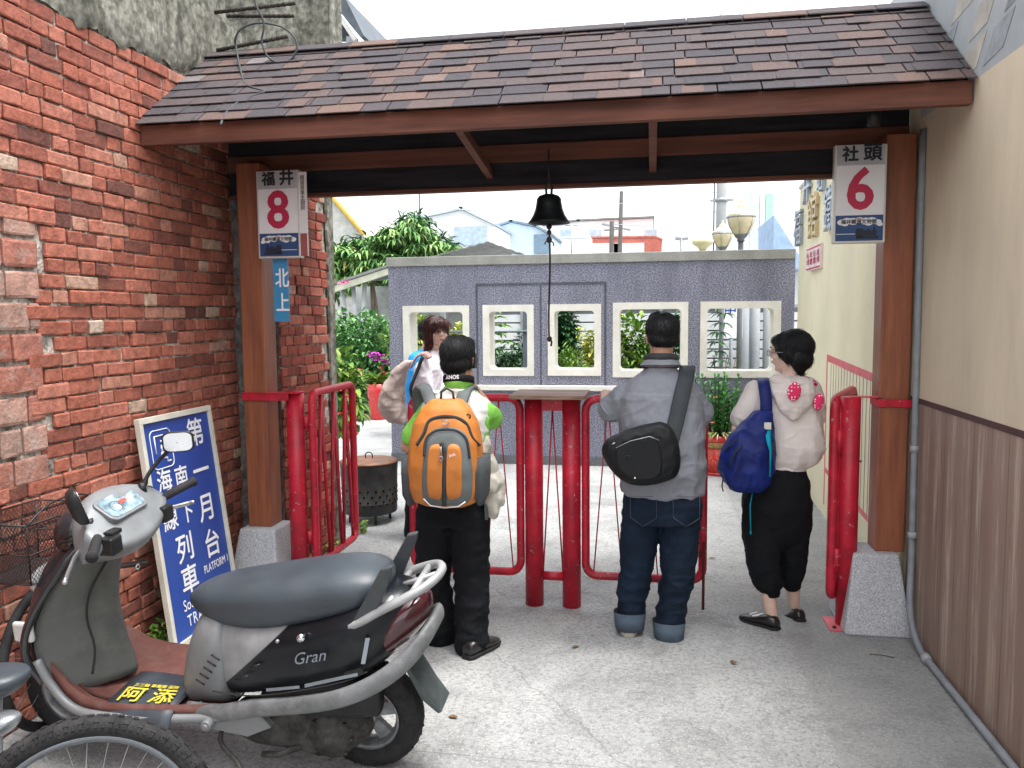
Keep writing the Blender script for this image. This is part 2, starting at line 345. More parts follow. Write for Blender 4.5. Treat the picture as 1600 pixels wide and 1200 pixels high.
# ------------------------------------------------------------------ ground
g = MB(); g.add([(-60, -12, 0), (60, -12, 0), (60, 120, 0), (-60, 120, 0)], [(0, 1, 2, 3)])
solo('ground', g, M_GROUND, None, None, kind='structure')
# ------------------------------------------------------------------ brickwork: every brick a loose piece with rough edges
def brick(mb, x, y0, y1, z0, z1, out):
    """brick face at plane x, facing +X, worn outline"""
    U = (0, .045, .5, .955, 1) if y1-y0 > .13 else (0, .08, .92, 1); W = (0, .1, .9, 1); n, m = len(U), 4; j = .003
    grid = []; sk = random.uniform(-.0025, .0025)
    for a in range(n):
        for b in range(m):
            y = y0+(y1-y0)*U[a]; z = z0+(z1-z0)*W[b]+sk*(U[a]-.5); e = a in (0, n-1) or b in (0, m-1)
            c = (a in (0, n-1)) and (b in (0, m-1))
            yy = y+random.uniform(-j, j)*.8-(.004 if a == n-1 and c else 0)+(.004 if a == 0 and c else 0)
            zz = z+random.uniform(-j, j)*.7
            grid.append(V((x+out-(random.uniform(.001, .0045) if e else 0)-(.003 if c else 0)+random.uniform(-.0012, .0012), yy, zz)))
    fs = [(a*m+b, (a+1)*m+b, (a+1)*m+b+1, a*m+b+1) for a in range(n-1) for b in range(m-1)]
    loop = [a*m for a in range(n)]+[(n-1)*m+b for b in range(1, m)]+[a*m+m-1 for a in range(n-2, -1, -1)]+[b for b in range(m-2, 0, -1)]
    k = len(grid)
    for i in loop: q = grid[i].copy(); q.x = x-.022; grid.append(q)
    L_ = len(loop); fs += [(loop[i], k+i, k+(i+1) % L_, loop[(i+1) % L_]) for i in range(L_)]
    mb.add(grid, fs, False)
def brickwork(mb, x, ya, yb, za, zb, ch=.068, seed=1, skip=None, slope=0.):
    random.seed(seed); z = za; row = 0
    while z < zb:
        y = ya-random.uniform(0, .2); wob = random.uniform(0, 9)
        while y < yb:
            ln = random.choice((.205, .205, .1, .205, .1, .15, .102))*random.uniform(.93, 1.06)
            y1 = min(y+ln, yb+.01)
            if y1-y > .045 and y1 > ya and not (skip and skip((y+y1)/2, z+ch/2)):
                dz = noise.noise(V((y*1.2, z*2, seed)))*.012+slope*(y-ya)
                out = random.uniform(-.004, .010)
                brick(mb, x, max(y, ya-.01)+.0028, y1-.0028, z+.0035+dz+random.uniform(-.001, .001), z+ch-.0042+dz+random.uniform(-.0025, .001), out)
            y = y1+random.uniform(.0, .006)
        z += ch; row += 1
XL = -2.6; XS = -2.33
def top_edge(y): return 3.07+.06*noise.noise(V((y*3.1, 0, 5)))+.05*noise.noise(V((y*11, 2, 5)))+.02*noise.noise(V((y*33, 2, 5)))+.05*max(0, y-3.8)
wl = thing('brick_wall', 'old red brick wall with a mossy cement band, behind the scooter and blue platform board', 'brick wall', (XL, 1.5, 0))
bw = MB()
YB = 3.06
brickwork(bw, XL, -1.2, 4.72, 0.0, 3.4, seed=3, skip=lambda y, z: (z > top_edge(y)) or (y < YB and 1.0 < z < 2.12))
bw.build('brick_face', M_BRICK, wl)
bl = MB(); random.seed(8); z = 1.0
while z < 2.05:
    y = -1.2-random.uniform(0, .2)
    while y < YB-.01:
        y1 = min(y+random.choice((.25, .12, .25, .2)), YB)
        if y1-y > .04: brick(bl, XL, y+.005, y1-.005, z+.008, min(z+.125, 2.12)-.006, random.uniform(0, .008))
        y = y1
    z += .131
bl.build('coarse_block_face', M_BLOCK, wl)
mo = MB(); n = 60; m_ = 40; vs = []
for i in range(n+1):
    for j in range(m_+1):
        y = -1.2+5.95*i/n; z = 3.4*j/m_; vs.append(V((XL-.013+.011*noise.noise(V((y*9, z*9, 0))), y, z)))
mo.add(vs, [(i*(m_+1)+j, (i+1)*(m_+1)+j, (i+1)*(m_+1)+j+1, i*(m_+1)+j+1) for i in range(n) for j in range(m_)], True)
mo.box((XL-.25, -1.2, 0), (XL-.03, 4.75, 3.3)); mo.build('mortar_bed', M_MORTAR, wl, fix=False)
ce = MB(); n = 260; rows = [0, .02, .05, .12, .2, .28, .34, .4]; vs = []
for i in range(n+1):
    y = -1.2+6.1*i/n
    for k, h in enumerate(rows):
        z0 = top_edge(y)-.01; z = z0+h if k < 5 else 3.1+h
        o = (.004 if k == 0 else .012 if k == 1 else .018)+.012*noise.noise(V((y*8, z*8, 3)))+.014*noise.noise(V((y*40, z*40, 3)))*(1 if k < 4 else .3)
        vs.append(V((XL+o, y, z)))
k = len(rows)
ce.add(vs, [(i*k+j, (i+1)*k+j, (i+1)*k+j+1, i*k+j+1) for i in range(n) for j in range(k-1)], True)
ce.box((XL-.25, 3.6, 3.42), (XL-.02, 4.75, 4.3)); ce.build('cement_band', M_RENDER, wl, fix=False)
rc = MB(); random.seed(2)       # roughcast return beside the gate post
vs = []; n, m_ = 14, 120
for i in range(n+1):
    for j in range(m_+1):
        x = XL-.02+(XS-XL+.04)*i/n; z = 3.2*j/m_; vs.append(V((x, 4.72-.025*abs(noise.noise(V((x*30, 0, z*22))))-.02, z)))
rc.add(vs, [(i*(m_+1)+j, (i+1)*(m_+1)+j, (i+1)*(m_+1)+j+1, i*(m_+1)+j+1) for i in range(n) for j in range(m_)], True)
rc.build('roughcast_return', M_ROUGH, wl, fix=False)
# second length of brick wall beyond the post, with its grey rendered end
w2 = thing('brick_wall', 'narrow brick wall with a grey rendered end behind the left gate post, beside the open red gate leaf', 'brick wall', (XS, 5.2, 0))
b2 = MB(); YE = 5.575
brickwork(b2, XS, 4.76, YE, 0, 2.95, seed=12, ch=.066, skip=lambda y, z: y > YE-.07-.06*abs(noise.noise(V((z*5, 1, 1)))) and z > .8)
b2.build('brick_face', mat_island('red_brick_bright', [(0, (.16, .045, .035)), (.3, (.28, .07, .045)), (.75, (.38, .1, .065)), (.93, (.44, .16, .11)), (1, (.5, .34, .26))], rough=.85, bump=.5, bscale=70, var=.4, vscale=24, splotch=(.16, .1, .08), sp=(.56, .76)), w2)
mm_ = MB(); mm_.box((XS-.25, 4.76, 0), (XS-.012, YE, 2.95)); mm_.build('mortar_bed', M_MORTAR, w2)
en = MB(); n = 60; vs = []
for j in range(n+1):
    z = 2.98*j/n; wv = .05+.035*abs(noise.noise(V((z*5, 1, 1))))+.02*noise.noise(V((z*17, 1, 1)))
    wv = wv if z > .8 else .025
    vs += [V((XS+.0, YE-wv, z)), V((XS+.014, YE-wv+.01, z)), V((XS+.016, YE+.05, z)), V((XS-.25, YE+.05, z))]
en.add(vs, [(j*4+k, j*4+k+1, j*4+k+5, j*4+k+4) for j in range(n) for k in range(3)], False)
en.build('rendered_end', M_RENDER, w2, fix=False)
# ------------------------------------------------------------------ right wall: yellow plaster, painted plank dado, grey mural near the roof
XR = 1.35
def dado_mat():
    m = bpy.data.materials.new('painted_plank_dado'); m.use_nodes = True; nt = m.node_tree; b = nt.nodes['Principled BSDF']; L = nt.links.new
    tc = _n(nt, 'ShaderNodeTexCoord'); mp = _n(nt, 'ShaderNodeMapping'); mp.inputs['Scale'].default_value = (1, 1, .05); L(tc.outputs['Object'], mp.inputs['Vector'])
    def nz(sc, det, ro, dist=0.):
        n = _n(nt, 'ShaderNodeTexNoise'); n.inputs['Scale'].default_value = sc; n.inputs['Detail'].default_value = det; n.inputs['Roughness'].default_value = ro; n.inputs['Distortion'].default_value = dist; L(mp.outputs[0], n.inputs['Vector']); return n.outputs['Fac']
    def mr(s, a, b_, c, d):
        n = _n(nt, 'ShaderNodeMapRange'); n.inputs[1].default_value = a; n.inputs[2].default_value = b_; n.inputs[3].default_value = c; n.inputs[4].default_value = d; L(s, n.inputs[0]); return n.outputs[0]
    def mix(f, a, c):
        n = _n(nt, 'ShaderNodeMix', data_type='RGBA'); L(f, n.inputs['Factor'])
        if isinstance(a, tuple): n.inputs['A'].default_value = (*a, 1)
        else: L(a, n.inputs['A'])
        n.inputs['B'].default_value = (*c, 1); return n.outputs['Result']
    sx = _n(nt, 'ShaderNodeSeparateXYZ'); L(tc.outputs['Object'], sx.inputs[0])
    wv = _n(nt, 'ShaderNodeMath', operation='PINGPONG'); L(sx.outputs['Y'], wv.inputs[0]); wv.inputs[1].default_value = .085
    band = mr(wv.outputs[0], .035, .05, 0, 1)
    c = mix(mr(nz(3, 4, .5), .35, .65, 0, 1), (.23, .148, .113), (.295, .21, .168))
    fine = mr(nz(34, 9, .8, .4), .47, .6, 0, 1)
    mu = _n(nt, 'ShaderNodeMath', operation='MULTIPLY'); L(band, mu.inputs[0]); L(fine, mu.inputs[1])
    mu2 = _n(nt, 'ShaderNodeMath', operation='MULTIPLY'); L(mu.outputs[0], mu2.inputs[0]); L(mr(nz(5, 5, .6), .35, .6, .1, .95), mu2.inputs[1])
    c = mix(mu2.outputs[0], c, (.50, .42, .34))
    c = mix(mr(nz(20, 6, .7), .58, .7, 0, .6), c, (.09, .05, .045))
    n5 = _n(nt, 'ShaderNodeTexNoise'); n5.inputs['Scale'].default_value = 3; n5.inputs['Detail'].default_value = 9; L(tc.outputs['Object'], n5.inputs['Vector'])
    c = mix(mr(n5.outputs['Fac'], .52, .75, 0, .4), c, (.26, .22, .2))
    pj = _n(nt, 'ShaderNodeMath', operation='PINGPONG'); L(sx.outputs['Y'], pj.inputs[0]); pj.inputs[1].default_value = .17
    c = mix(mr(pj.outputs[0], .0035, .001, 0, .75), c, (.05, .03, .025))
    c = mix(mr(sx.outputs['Z'], .16, .0, 0, .45), c, (.16, .145, .13)) if False else c
    L(c, b.inputs['Base Color']); b.inputs['Roughness'].default_value = .62
    return m
wr = thing('painted_wall', 'long yellow plastered wall on the right with brown plank-painted dado', 'wall', (XR, 4, 0))
b_ = MB(); b_.box((XR, -1.5, 0), (XR+.3, 4.52, 1.25)); b_.build('dado', dado_mat(), wr)
def slab(y0, y1, z0, z1, name, m, x=XR, th=.3):
    q = MB(); q.box((x, y0, z0), (x+th, y1, z1)); return q.build(name, m, wr)
M_YELN = mat('warm_beige_paint', (.62, .535, .40), .7, var=.08, scale=2.2, bump=.15, bscale=30, dirt=.4, dcol=(.42, .37, .29), stretch=(1, 1, .28))
slab(-1.5, 4.52, 1.25, 2.69, 'beige_plaster', M_YELN)
slab(-1.5, 4.52, 1.235, 1.262, 'dado_line', mat('dark_brown_line', (.09, .05, .05), .6), x=XR-.003, th=.004)
def wx(y): return XR+.14*max(0, y-4.52)/4.48      # beyond the gate the wall runs slightly outwards
def onW(px, py):
    d = ray(px, py); k = .14/4.48; t_ = (XR-.14*4.52/4.48)/(d.x-k*d.y); return CC+d*t_
def wslab(y0, y1, z0, z1, name, m, off=0., th=.3, par=wr):
    q = MB(); q.poly([(wx(y0)+off, y0, z0), (wx(y1)+off, y1, z0), (wx(y1)+off+th, y1, z0), (wx(y0)+off+th, y0, z0)], (0, 0, z1-z0)); return q.build(name, m, par)
wslab(4.521, 8.75, 0, 2.97, 'yellow_plaster', M_YEL)
M_GREYP = mat('grey_mural_paint', (.40, .43, .44), .7, var=.12, scale=1.5, bump=.1, dirt=.2, dcol=(.28, .31, .34))
slab(-1.5, 4.52, 2.69, 3.5, 'grey_mural', M_GREYP)
random.seed(5)       # faint slanting roof-tile shapes of the mural
mm1, mm2 = MB(), MB()
for k in range(8):
    for j in range(4):
        y = 1.9+k*.36-j*.16+random.uniform(-.03, .03); z = 2.72+j*.15; w_ = random.uniform(.16, .27); (mm1 if (k*3+j) % 5 < 3 else mm2).poly([(XR-.002-.0002*((k+j) % 3), y, z), (XR-.002-.0002*((k+j) % 3), y-w_, z+.02), (XR-.002-.0002*((k+j) % 3), y-w_-.1, z+.14), (XR-.002-.0002*((k+j) % 3), y-.1, z+.12)], (.0015, 0, 0))
mm1.build('mural_tiles', mat('mural_blue_grey', (.32, .35, .37), .75, var=.2, scale=7, dirt=.5, dcol=(.4, .42, .42)), wr); mm2.build('mural_tiles', mat('mural_buff', (.46, .44, .38), .75, var=.15, scale=7, dirt=.4, dcol=(.4, .42, .42)), wr)
wslab(4.521, 8.75, 2.971, 3.6, 'clerestory', mat('dark_glazing', (.05, .06, .07), .2, var=.3, scale=3), off=.05, th=.25)
wslab(4.521, 8.75, 2.971, 3.0, 'window_rail', M_CREAM, off=-.02, th=.068); fr = MB()
for y in (5.5, 6.6, 7.4, 8.05): fr.box((wx(y), y, 3.0), (wx(y)+.049, y+.05, 3.6))
fr.build('mullions', M_CREAM, wr)
ho = MB(); ho.poly([(XR+.1, 8.1, 3.36), (XR-.32, 8.1, 3.2), (XR-.32, 8.1, 3.18), (XR+.1, 8.1, 3.31)], (0, .55, 0)); ho.build('window_hood', M_CREAM, wr)
pr = MB(); zt, zb = 1.30, .2        # painted red railing on the yellow plaster
def strip(p, q, w_, m=0):
    p, q = V(p), V(q); p.x += wx(p.y)-XR; q.x += wx(q.y)-XR; d = (q-p).normalized(); nn = V((0, -d.z, d.y))*w_/2
    pr.poly([p-nn, q-nn, q+nn, p+nn], (-.0015, 0, 0), mi=m)
x = XR-.0008
strip((x, 6.98, .1), (x, 6.98, 1.36), .035); strip((x, 4.7, 1.275), (x, 6.98, 1.335), .055); strip((x, 4.7, .36), (x, 6.98, .40), .04)
y = 4.8
while y < 6.9: strip((x-.0005, y, .38), (x-.0005, y, 1.29), .006, 1); y += .105
pr.build('painted_railing', [M_REDP, mat('thin_grey_line', (.3, .26, .22), .7)], wr)
# ------------------------------------------------------------------ purple wall with five framed openings
pw = thing('ticket_wall', 'purple pebble-dash wall with five cream framed openings and grey coping', 'wall', (-.8, 9.1, 0))
X0, X1, PT, PY, PD = -3.04, 1.492, 2.285, 9.0, .3
WN = [(-2.87, .925, -2.08, 1.83), (-1.92, 1.02, -1.33, 1.83), (-1.17, 1.025, -.57, 1.83), (-.44, 1.01, .38, 1.84), (.51, 1.01, 1.355, 1.84)]
xs = sorted({X0, X1, *[a for w_ in WN for a in (w_[0], w_[2])]}); zs = sorted({.1, PT, .925, 1.01, 1.02, 1.025, 1.83, 1.84})
def hole(a, b): return any(w_[0] < a < w_[2] and w_[1] < b < w_[3] for w_ in WN)
wm = MB(); cells = {}
for i in range(len(xs)-1):
    for j in range(len(zs)-1):
        if not hole((xs[i]+xs[i+1])/2, (zs[j]+zs[j+1])/2): cells[(i, j)] = 1
for (i, j) in cells:
    a, b, c, d = xs[i], xs[i+1], zs[j], zs[j+1]
    wm.add([(a, PY, c), (b, PY, c), (b, PY, d), (a, PY, d)], [(0, 1, 2, 3)]); wm.add([(a, PY+PD, c), (b, PY+PD, c), (b, PY+PD, d), (a, PY+PD, d)], [(3, 2, 1, 0)])
wm.add([(X0, PY, .1), (X0, PY+PD, .1), (X0, PY+PD, PT), (X0, PY, PT)], [(3, 2, 1, 0)])
wm.build('wall_face', M_PLUM, pw, fix=False)
q = MB(); q.box((X0-.02, PY-.02, PT), (X1, PY+PD+.02, 2.39)); q.build('coping', M_CAP, pw, bevel=.006)
q = MB(); q.box((X0-.004, PY-.012, 0), (X1, PY+PD+.01, .1)); q.build('base_band', mat('dark_stone_band', (.12, .13, .14), .8, mottle=.3), pw)
for (a, b, c, d) in WN:
    f = MB(); t = .075; inn = rrect(a+t, b+t, c-t, d-t, .045, 4); k = len(inn)
    # frame face as quads between the outer rectangle and the rounded inner outline, and a reveal through the wall
    def outer(p):
        x, z = p; cx, cz = (a+c)/2, (b+d)/2; dx, dz = x-cx, z-cz; s_ = min((c-a)/2/abs(dx) if dx else 9e9, (d-b)/2/abs(dz) if dz else 9e9); return (cx+dx*s_, cz+dz*s_)
    ou = [outer(p) for p in inn]
    def ring(P, y): return [V((p[0], y, p[1])) for p in P]
    f.loft([ring(ou, PY+.001), ring(ou, PY-.016), ring(inn, PY-.016), ring(inn, PY+PD+.016), ring(ou, PY+PD+.016), ring(ou, PY+PD-.001)], cap=False, smooth=False)
    f.add([(a, PY-.0155, b), (a+t*.5, PY-.0155, b), (a, PY-.0155, b+t*.5)], [(0, 1, 2)])
    for (u, v_, su, sv_) in ((a, b, 1, 1), (c, b, -1, 1), (c, d, -1, -1), (a, d, 1, -1)):
        for yy in (PY-.0162, PY+PD+.0162): f.add([(u, yy, v_), (u+su*.12, yy, v_), (u+su*.085, yy, v_+sv_*.085), (u, yy, v_+sv_*.12)], [(0, 1, 2, 3)])
    f.build('window_frame', M_CREAM, pw, fix=False)
q = MB()
for (a, c) in ((-2.0, -1.975), (-1.26, -1.24), (-.535, -.51)): q.box((a, PY-.004, .1), (c, PY+.0, 2.05))
q.box((-2.0, PY-.0045, 2.05), (-.51, PY, 2.075))
q.build('joint_strip', mat('dark_joint', (.09, .1, .12), .8, mottle=.3), pw)
q = MB(); q.box((-2.25, PY-.1, .86), (-.3, PY-.005, .915)); q.build('counter_ledge', M_CREAM, pw, bevel=.005)
# ------------------------------------------------------------------ timber gate shelter
gt = thing('gate_shelter', 'timber gateway with a shingled pitched roof spanning the alley between the walls', 'gateway', (-.6, 4.57, 0))
ZF, YF, YR, ZR, YBK = 2.69, 3.80, 4.51, 3.24, 5.22
for x, xo in ((-2.38, -2.37), (1.26, 1.21)):
    p = MB(); p.box((x-.075, 4.5, .42), (x+.075, 4.65, 2.62)); po = p.build('post', M_WOOD, gt, bevel=.006)
    b = MB(); b.frustum((xo if x < 0 else 1.18, 4.56), .34, .42, .23, .24, 0, .42); b.build('post_base', M_GRAN, gt, bevel=.012)
f = MB(); f.box((XL+.01, 3.80, 2.588), (XR-.01, 3.845, 2.689)); f.build('front_fascia', M_WOODH, gt, bevel=.004)
f = MB(); f.box((XL+.01, 5.17, 2.588), (XR-.01, 5.21, 2.689)); f.build('rear_fascia', M_WOODH, gt, bevel=.004)
f = MB(); f.box((XL+.01, 4.652, 2.59), (XR-.01, 4.668, 2.69)); f.build('tie_beam', M_WOODH, gt, bevel=.003)
f = MB(); f.box((XL+.01, 4.66, 2.435), (XR-.01, 4.72, 2.458)); f.build('lower_rail', M_WOODH, gt, bevel=.004)
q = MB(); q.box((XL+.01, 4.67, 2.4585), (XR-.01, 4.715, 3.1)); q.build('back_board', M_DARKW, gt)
q = MB()
for s_ in (1, -1):
    ya = YF+.05 if s_ > 0 else YBK-.05
    q.poly([(XL+.012, ya, ZF+.035), (XL+.012, YR, ZR-.02), (XL+.012, YR, ZR-.05), (XL+.012, ya, ZF+.005)], (XR-XL-.024, 0, 0))
q.build('roof_deck', M_DARKW, gt)
for px in (745, 1020):
    c = onY(px, 250, 4.3).x; a = MB(); a.poly([(c-.02, 3.9, 2.60), (c-.02, 4.66, 2.50), (c-.02, 4.66, 2.55), (c-.02, 3.9, 2.65)], (.04, 0, 0)); a.build('brace', M_WOODH, gt, bevel=.003)
cb = MB(); c = onY(1365, 200, 4.2).x; cb.cyl((c, 4.2, 2.6), (c, 4.2, 2.7), .03); cb.build('lamp_fitting', M_BLACK, gt)
random.seed(21)
def shingles(front):
    mb = MB(); ya, yb = (YF-.03, YR) if front else (YBK+.03, YR); rows = 9
    up = V((0, yb-ya, ZR-ZF+.022)); L_ = up.length; up.normalize(); nn = V((0, -up.z, up.y)) if front else V((0, up.z, -up.y))
    if nn.z < 0: nn = -nn
    ex = L_/rows
    for r in range(rows):
        for lay in (0, 1):
            x = XL+.0-random.uniform(0, .15)
            while x < XR-.01:
                ln = random.uniform(.13, .26) if lay == 0 else random.uniform(.1, .24); x1 = min(x+ln, XR-.005); x0 = max(x, XL+.004)
                if (lay == 0 or random.random() < .55) and x1-x0 > .02:
                    s0 = r*ex-(.012 if lay else .0)+random.uniform(-.004, .004); s1 = r*ex+ex*1.25
                    o = V((0, ya, ZF-.018)); hi = .008+lay*.005+random.uniform(0, .0012)
                    g_ = .0032
                    P = [o+up*s0+nn*hi+V((x0+g_, 0, 0)), o+up*s0+nn*hi+V((x1-g_, 0, 0)), o+up*min(s1, L_+.01)+nn*.001+V((x1-g_, 0, 0)), o+up*min(s1, L_+.01)+nn*.001+V((x0+g_, 0, 0))]
                    P = [p+nn*(.0065*2) for p in P]
                    mb.poly([p-nn*.005 for p in P], nn*.005)
                x = x1
    return mb
M_SH = mat_island('asphalt_shingle', [(0, (.07, .065, .073)), (.4, (.09, .078, .084)), (.75, (.112, .088, .088)), (.92, (.145, .1, .09)), (.985, (.18, .12, .1)), (1, (.22, .21, .22))], rough=.95, bump=.9, bscale=420, var=.4, vscale=160)
shingles(True).build('front_shingles', M_SH, gt); shingles(False).build('rear_shingles', M_SH, gt)
rg = MB(); x = XL
while x < XR-.05:
    x1 = min(x+random.uniform(.26, .34), XR-.005)
    for s_ in (-1, 1): rg.poly([(x+.002, YR, ZR+.03), (x1-.002, YR, ZR+.03), (x1-.002, YR+s_*.09, ZR-.022), (x+.002, YR+s_*.09, ZR-.022)], (0, 0, .006))
    x = x1-.0
rg.build('ridge_shingles', M_SH, gt)
# ------------------------------------------------------------------ number signs hung on the posts
def numsign(x0, x1, z0, z1, y, left, right, num, label, flip):
    t = thing('station_sign', label, 'sign', ((x0+x1)/2, y, z0)); d = .045
    b = MB(); b.box((x0, y, z0), (x1, y+d, z1)); b.build('sign_box', M_ALU, t, bevel=.004)
    p = MB(); yy = y-.0015; zm = z0+(z1-z0)*.285
    zt_ = z0+(z1-z0)*.79
    p.box((x0+.012, yy, zm), (x1-.012, y+.01, zt_)); p.build('white_panel', M_WHITE, t)
    p = MB(); p.box((x0+.012, yy, zt_+.0002), (x1-.012, y+.01, z1-.01)); p.build('shaded_top_panel', mat('shaded_white_enamel', (.42, .43, .46), .45), t)  # shade on the sign's top, put into its colour as grey
    p = MB(); p.box((x0+.012, yy, z0+.012), (x1-.012, y+.01, zm-.0002)); p.build('blue_panel', mat('deep_blue_panel', (.02, .07, .2), .4, var=.12, scale=6), t)
    W = x1-x0; cx = (x0+x1)/2; zc = (zt_+z1)/2
    k = MB(); put_text(k, left, (cx-W*.2, yy, zc), (1, 0, 0), (0, 0, 1), W*.32, bold=.003); put_text(k, right, (cx+W*.22, yy, zc+.004), (1, 0, 0), (0, 0, 1), W*.36, bold=.003)
    k.build('station_name', M_TXTB, t, fix=False)
    k = MB(); put_text(k, num, (cx, yy, (zm+zt_)/2-.003), (1, 0, 0), (0, 0, 1), (zt_-zm)*1.16, bold=.0075, sx=.95); k.build('number', M_TXTR, t, fix=False)
    cl = MB(); cz = zm-.035
    for i, (dx, dz, r) in enumerate([(-.085, 0, .018), (-.06, .006, .02), (-.03, .004, .021), (0, .008, .02), (.03, .004, .021), (.06, .006, .02), (.088, -.002, .016), (.1*flip, -.014, .011), (-.07, -.008, .014), (.045, -.006, .016)]):
        cl.add([(cx+dx+r*1.3*math.cos(a_*.5236), yy-.001-i*.00012, cz+dz+r*.85*math.sin(a_*.5236)) for a_ in range(12)], [tuple(range(12))])
    cl.build('steam_cloud', M_WHITE, t, fix=False)
    k = MB(); put_text(k, '福井鐵道文物館', (cx-.003, yy-.0024, cz), (1, 0, 0), (0, 0, 1), .025, bold=.0004); k.build('museum_name', M_TXTB, t, fix=False)
    k = MB(); put_text(k, '社團法人', (cx, yy-.0024, cz+.017), (1, 0, 0), (0, 0, 1), .01); k.build('small_caption', M_TXTR, t, fix=False)
    # steam engine drawn in dark blocks with a pale rail line
    e = MB(); ex = cx+.04*flip; ez = z0+.03; s_ = flip
    def bx(a, b, c, d_): e.box((min(ex+a*s_, ex+b*s_), yy-.0012, ez+c), (max(ex+a*s_, ex+b*s_), yy+.001, ez+d_))
    bx(-.055, -.02, .0, .045); bx(-.02, .045, .006, .034); bx(.028, .038, .034, .052); bx(.0, .01, .034, .042); bx(-.055, .055, -.008, .004)
    e.build('engine_picture', mat('engine_dark', (.012, .018, .035), .5), t, fix=False)
    r = MB(); r.box((cx-.11 if flip > 0 else cx+.01, yy-.0008, z0+.046), (cx-.02 if flip > 0 else cx+.11, yy+.001, z0+.049)); r.build('rail_line', M_TXTW, t, fix=False)
    return t
s8 = numsign(-2.285, -2.02, 2.05, 2.555, 4.42, '福', '井', '8', 'white sign with a crimson 8 hanging on the left gate post', -1)
sd8 = MB(); sd8.box((-2.0198, 4.42, 2.06), (-1.975, 4.43, 2.54)); sd8.build('side_flap', M_WHITE, s8)
k = MB(); put_text(k, '鐵\n道\n貨\n車\n主\n題\n房', (-1.998, 4.4185, 2.42), (1, 0, 0), (0, 0, 1), .03, line=.95); k.build('side_lettering', M_TXTB, s8, fix=False)
k = MB(); k.box((-2.0195, 4.4188, 2.06), (-1.978, 4.425, 2.19)); k.build('red_side_band', mat('dull_red_band', (.33, .1, .09), .6), s8)
s6 = numsign(.915, 1.17, 2.06, 2.56, 4.42, '社', '頭', '6', 'white sign with a crimson 6 hanging on the right gate post', 1)
t = thing('direction_sign', 'narrow light blue vertical plate with white characters below the number eight sign', 'sign', (-2.17, 4.47, 1.69))
b = MB(); b.box((-2.225, 4.47, 1.68), (-2.13, 4.485, 2.06)); b.build('plate', M_BLUEL, t, bevel=.002)
k = MB(); put_text(k, '北', (-2.165, 4.4685, 1.93), (1, 0, 0), (0, 0, 1), .12, bold=.002, sx=.75); put_text(k, '上', (-2.165, 4.4685, 1.785), (1, 0, 0), (0, 0, 1), .12, bold=.002, sx=.75); k.build('characters', M_TXTW, t, fix=False)
# ------------------------------------------------------------------ bell
t = thing('hanging_bell', 'dark cast iron bell hanging from the gateway beam with a long pull rope', 'bell', (-.575, 4.5, 2.2))
bc = V((-.575, 4.5, 0)); Mb = Matrix.Translation(bc)
b = MB(); b.lathe([(.0, 2.375), (.03, 2.375), (.055, 2.366), (.068, 2.35), (.072, 2.32), (.078, 2.29), (.09, 2.26), (.108, 2.232), (.117, 2.222), (.117, 2.215), (.1, 2.22), (.07, 2.29), (.0, 2.33)], Mb, 32); b.build('bell_body', mat('dark_bronze', (.022, .026, .028), .4, metal=.5, var=.3, scale=12, bump=.1), t)
b = MB(); b.tube([bc+V((-.014, 0, 2.37)), bc+V((-.016, 0, 2.41)), bc+V((-.008, 0, 2.44)), bc+V((.008, 0, 2.44)), bc+V((.016, 0, 2.41)), bc+V((.014, 0, 2.37))], .007, 8); b.tube([bc+V((0, 0, 2.43)), bc+V((0, 0, 2.62))], .004, 6); b.build('hanger', M_BLACK, t)
b = MB(); b.cyl(bc+V((0, 0, 2.32)), bc+V((0, 0, 2.2)), .006); b.ell(bc+V((0, 0, 2.198)), .016); b.build('clapper', M_BLACK, t)
rp = MB(); pts = [bc+V((.004*math.sin(z*9), .003*math.cos(z*7), 2.185-z)) for z in [i*.03 for i in range(21)]]; rp.tube(pts, .0055, 6)
for z, r in ((2.165, .013), (2.125, .016), (1.57, .014)): rp.ell(bc+V((0, 0, z)), (r, r, r*1.2))
rp.tube([bc+V((0, 0, 2.12)), bc+V((.022, 0, 2.11)), bc+V((.026, 0, 2.09))], .004, 5); rp.tube([bc+V((0, 0, 2.12)), bc+V((-.02, 0, 2.115)), bc+V((-.026, 0, 2.1))], .004, 5); rp.tube([bc+V((0, 0, 1.57)), bc+V((.012, 0, 1.555)), bc+V((.008, 0, 1.53))], .006, 5)
rp.build('pull_rope', mat('dark_rope', (.06, .045, .04), .9, bump=.6, bscale=200), t)
# ------------------------------------------------------------------ red ticket barrier
YG = 4.57
t = thing('ticket_barrier', 'red tubular ticket barrier in the middle with a wooden shelf and two closed leaves', 'barrier', (-.58, YG, 0))
for x in (-.68, -.46):
    b = MB(); b.cyl((x, YG, 0), (x, YG, 1.235), .054, n=24); b.build('post', M_RED, t)
b = MB(); b.box((-.63, YG-.02, 1.155), (-.51, YG+.02, 1.215)); b.build('crossbar', M_RED, t); b = MB(); b.cyl((-.63, YG, .175), (-.51, YG, .175), .026); b.build('crossbar', M_RED, t)
b = MB(); b.box((-.79, YG-.2, 1.238), (-.365, YG+.16, 1.262)); b.build('shelf', mat('worn_board', (.4, .3, .24), .6, col2=(.16, .07, .05), scale=5, stretch=(.6, 5, 5), dirt=.3), t, bevel=.003)
b = MB()
for s_ in (-1, 1): b.cyl((-.57, YG, 1.155), (-.57+s_*.058, YG, .2), .0045, n=6)
b.build('tie_rods', M_RED, t)
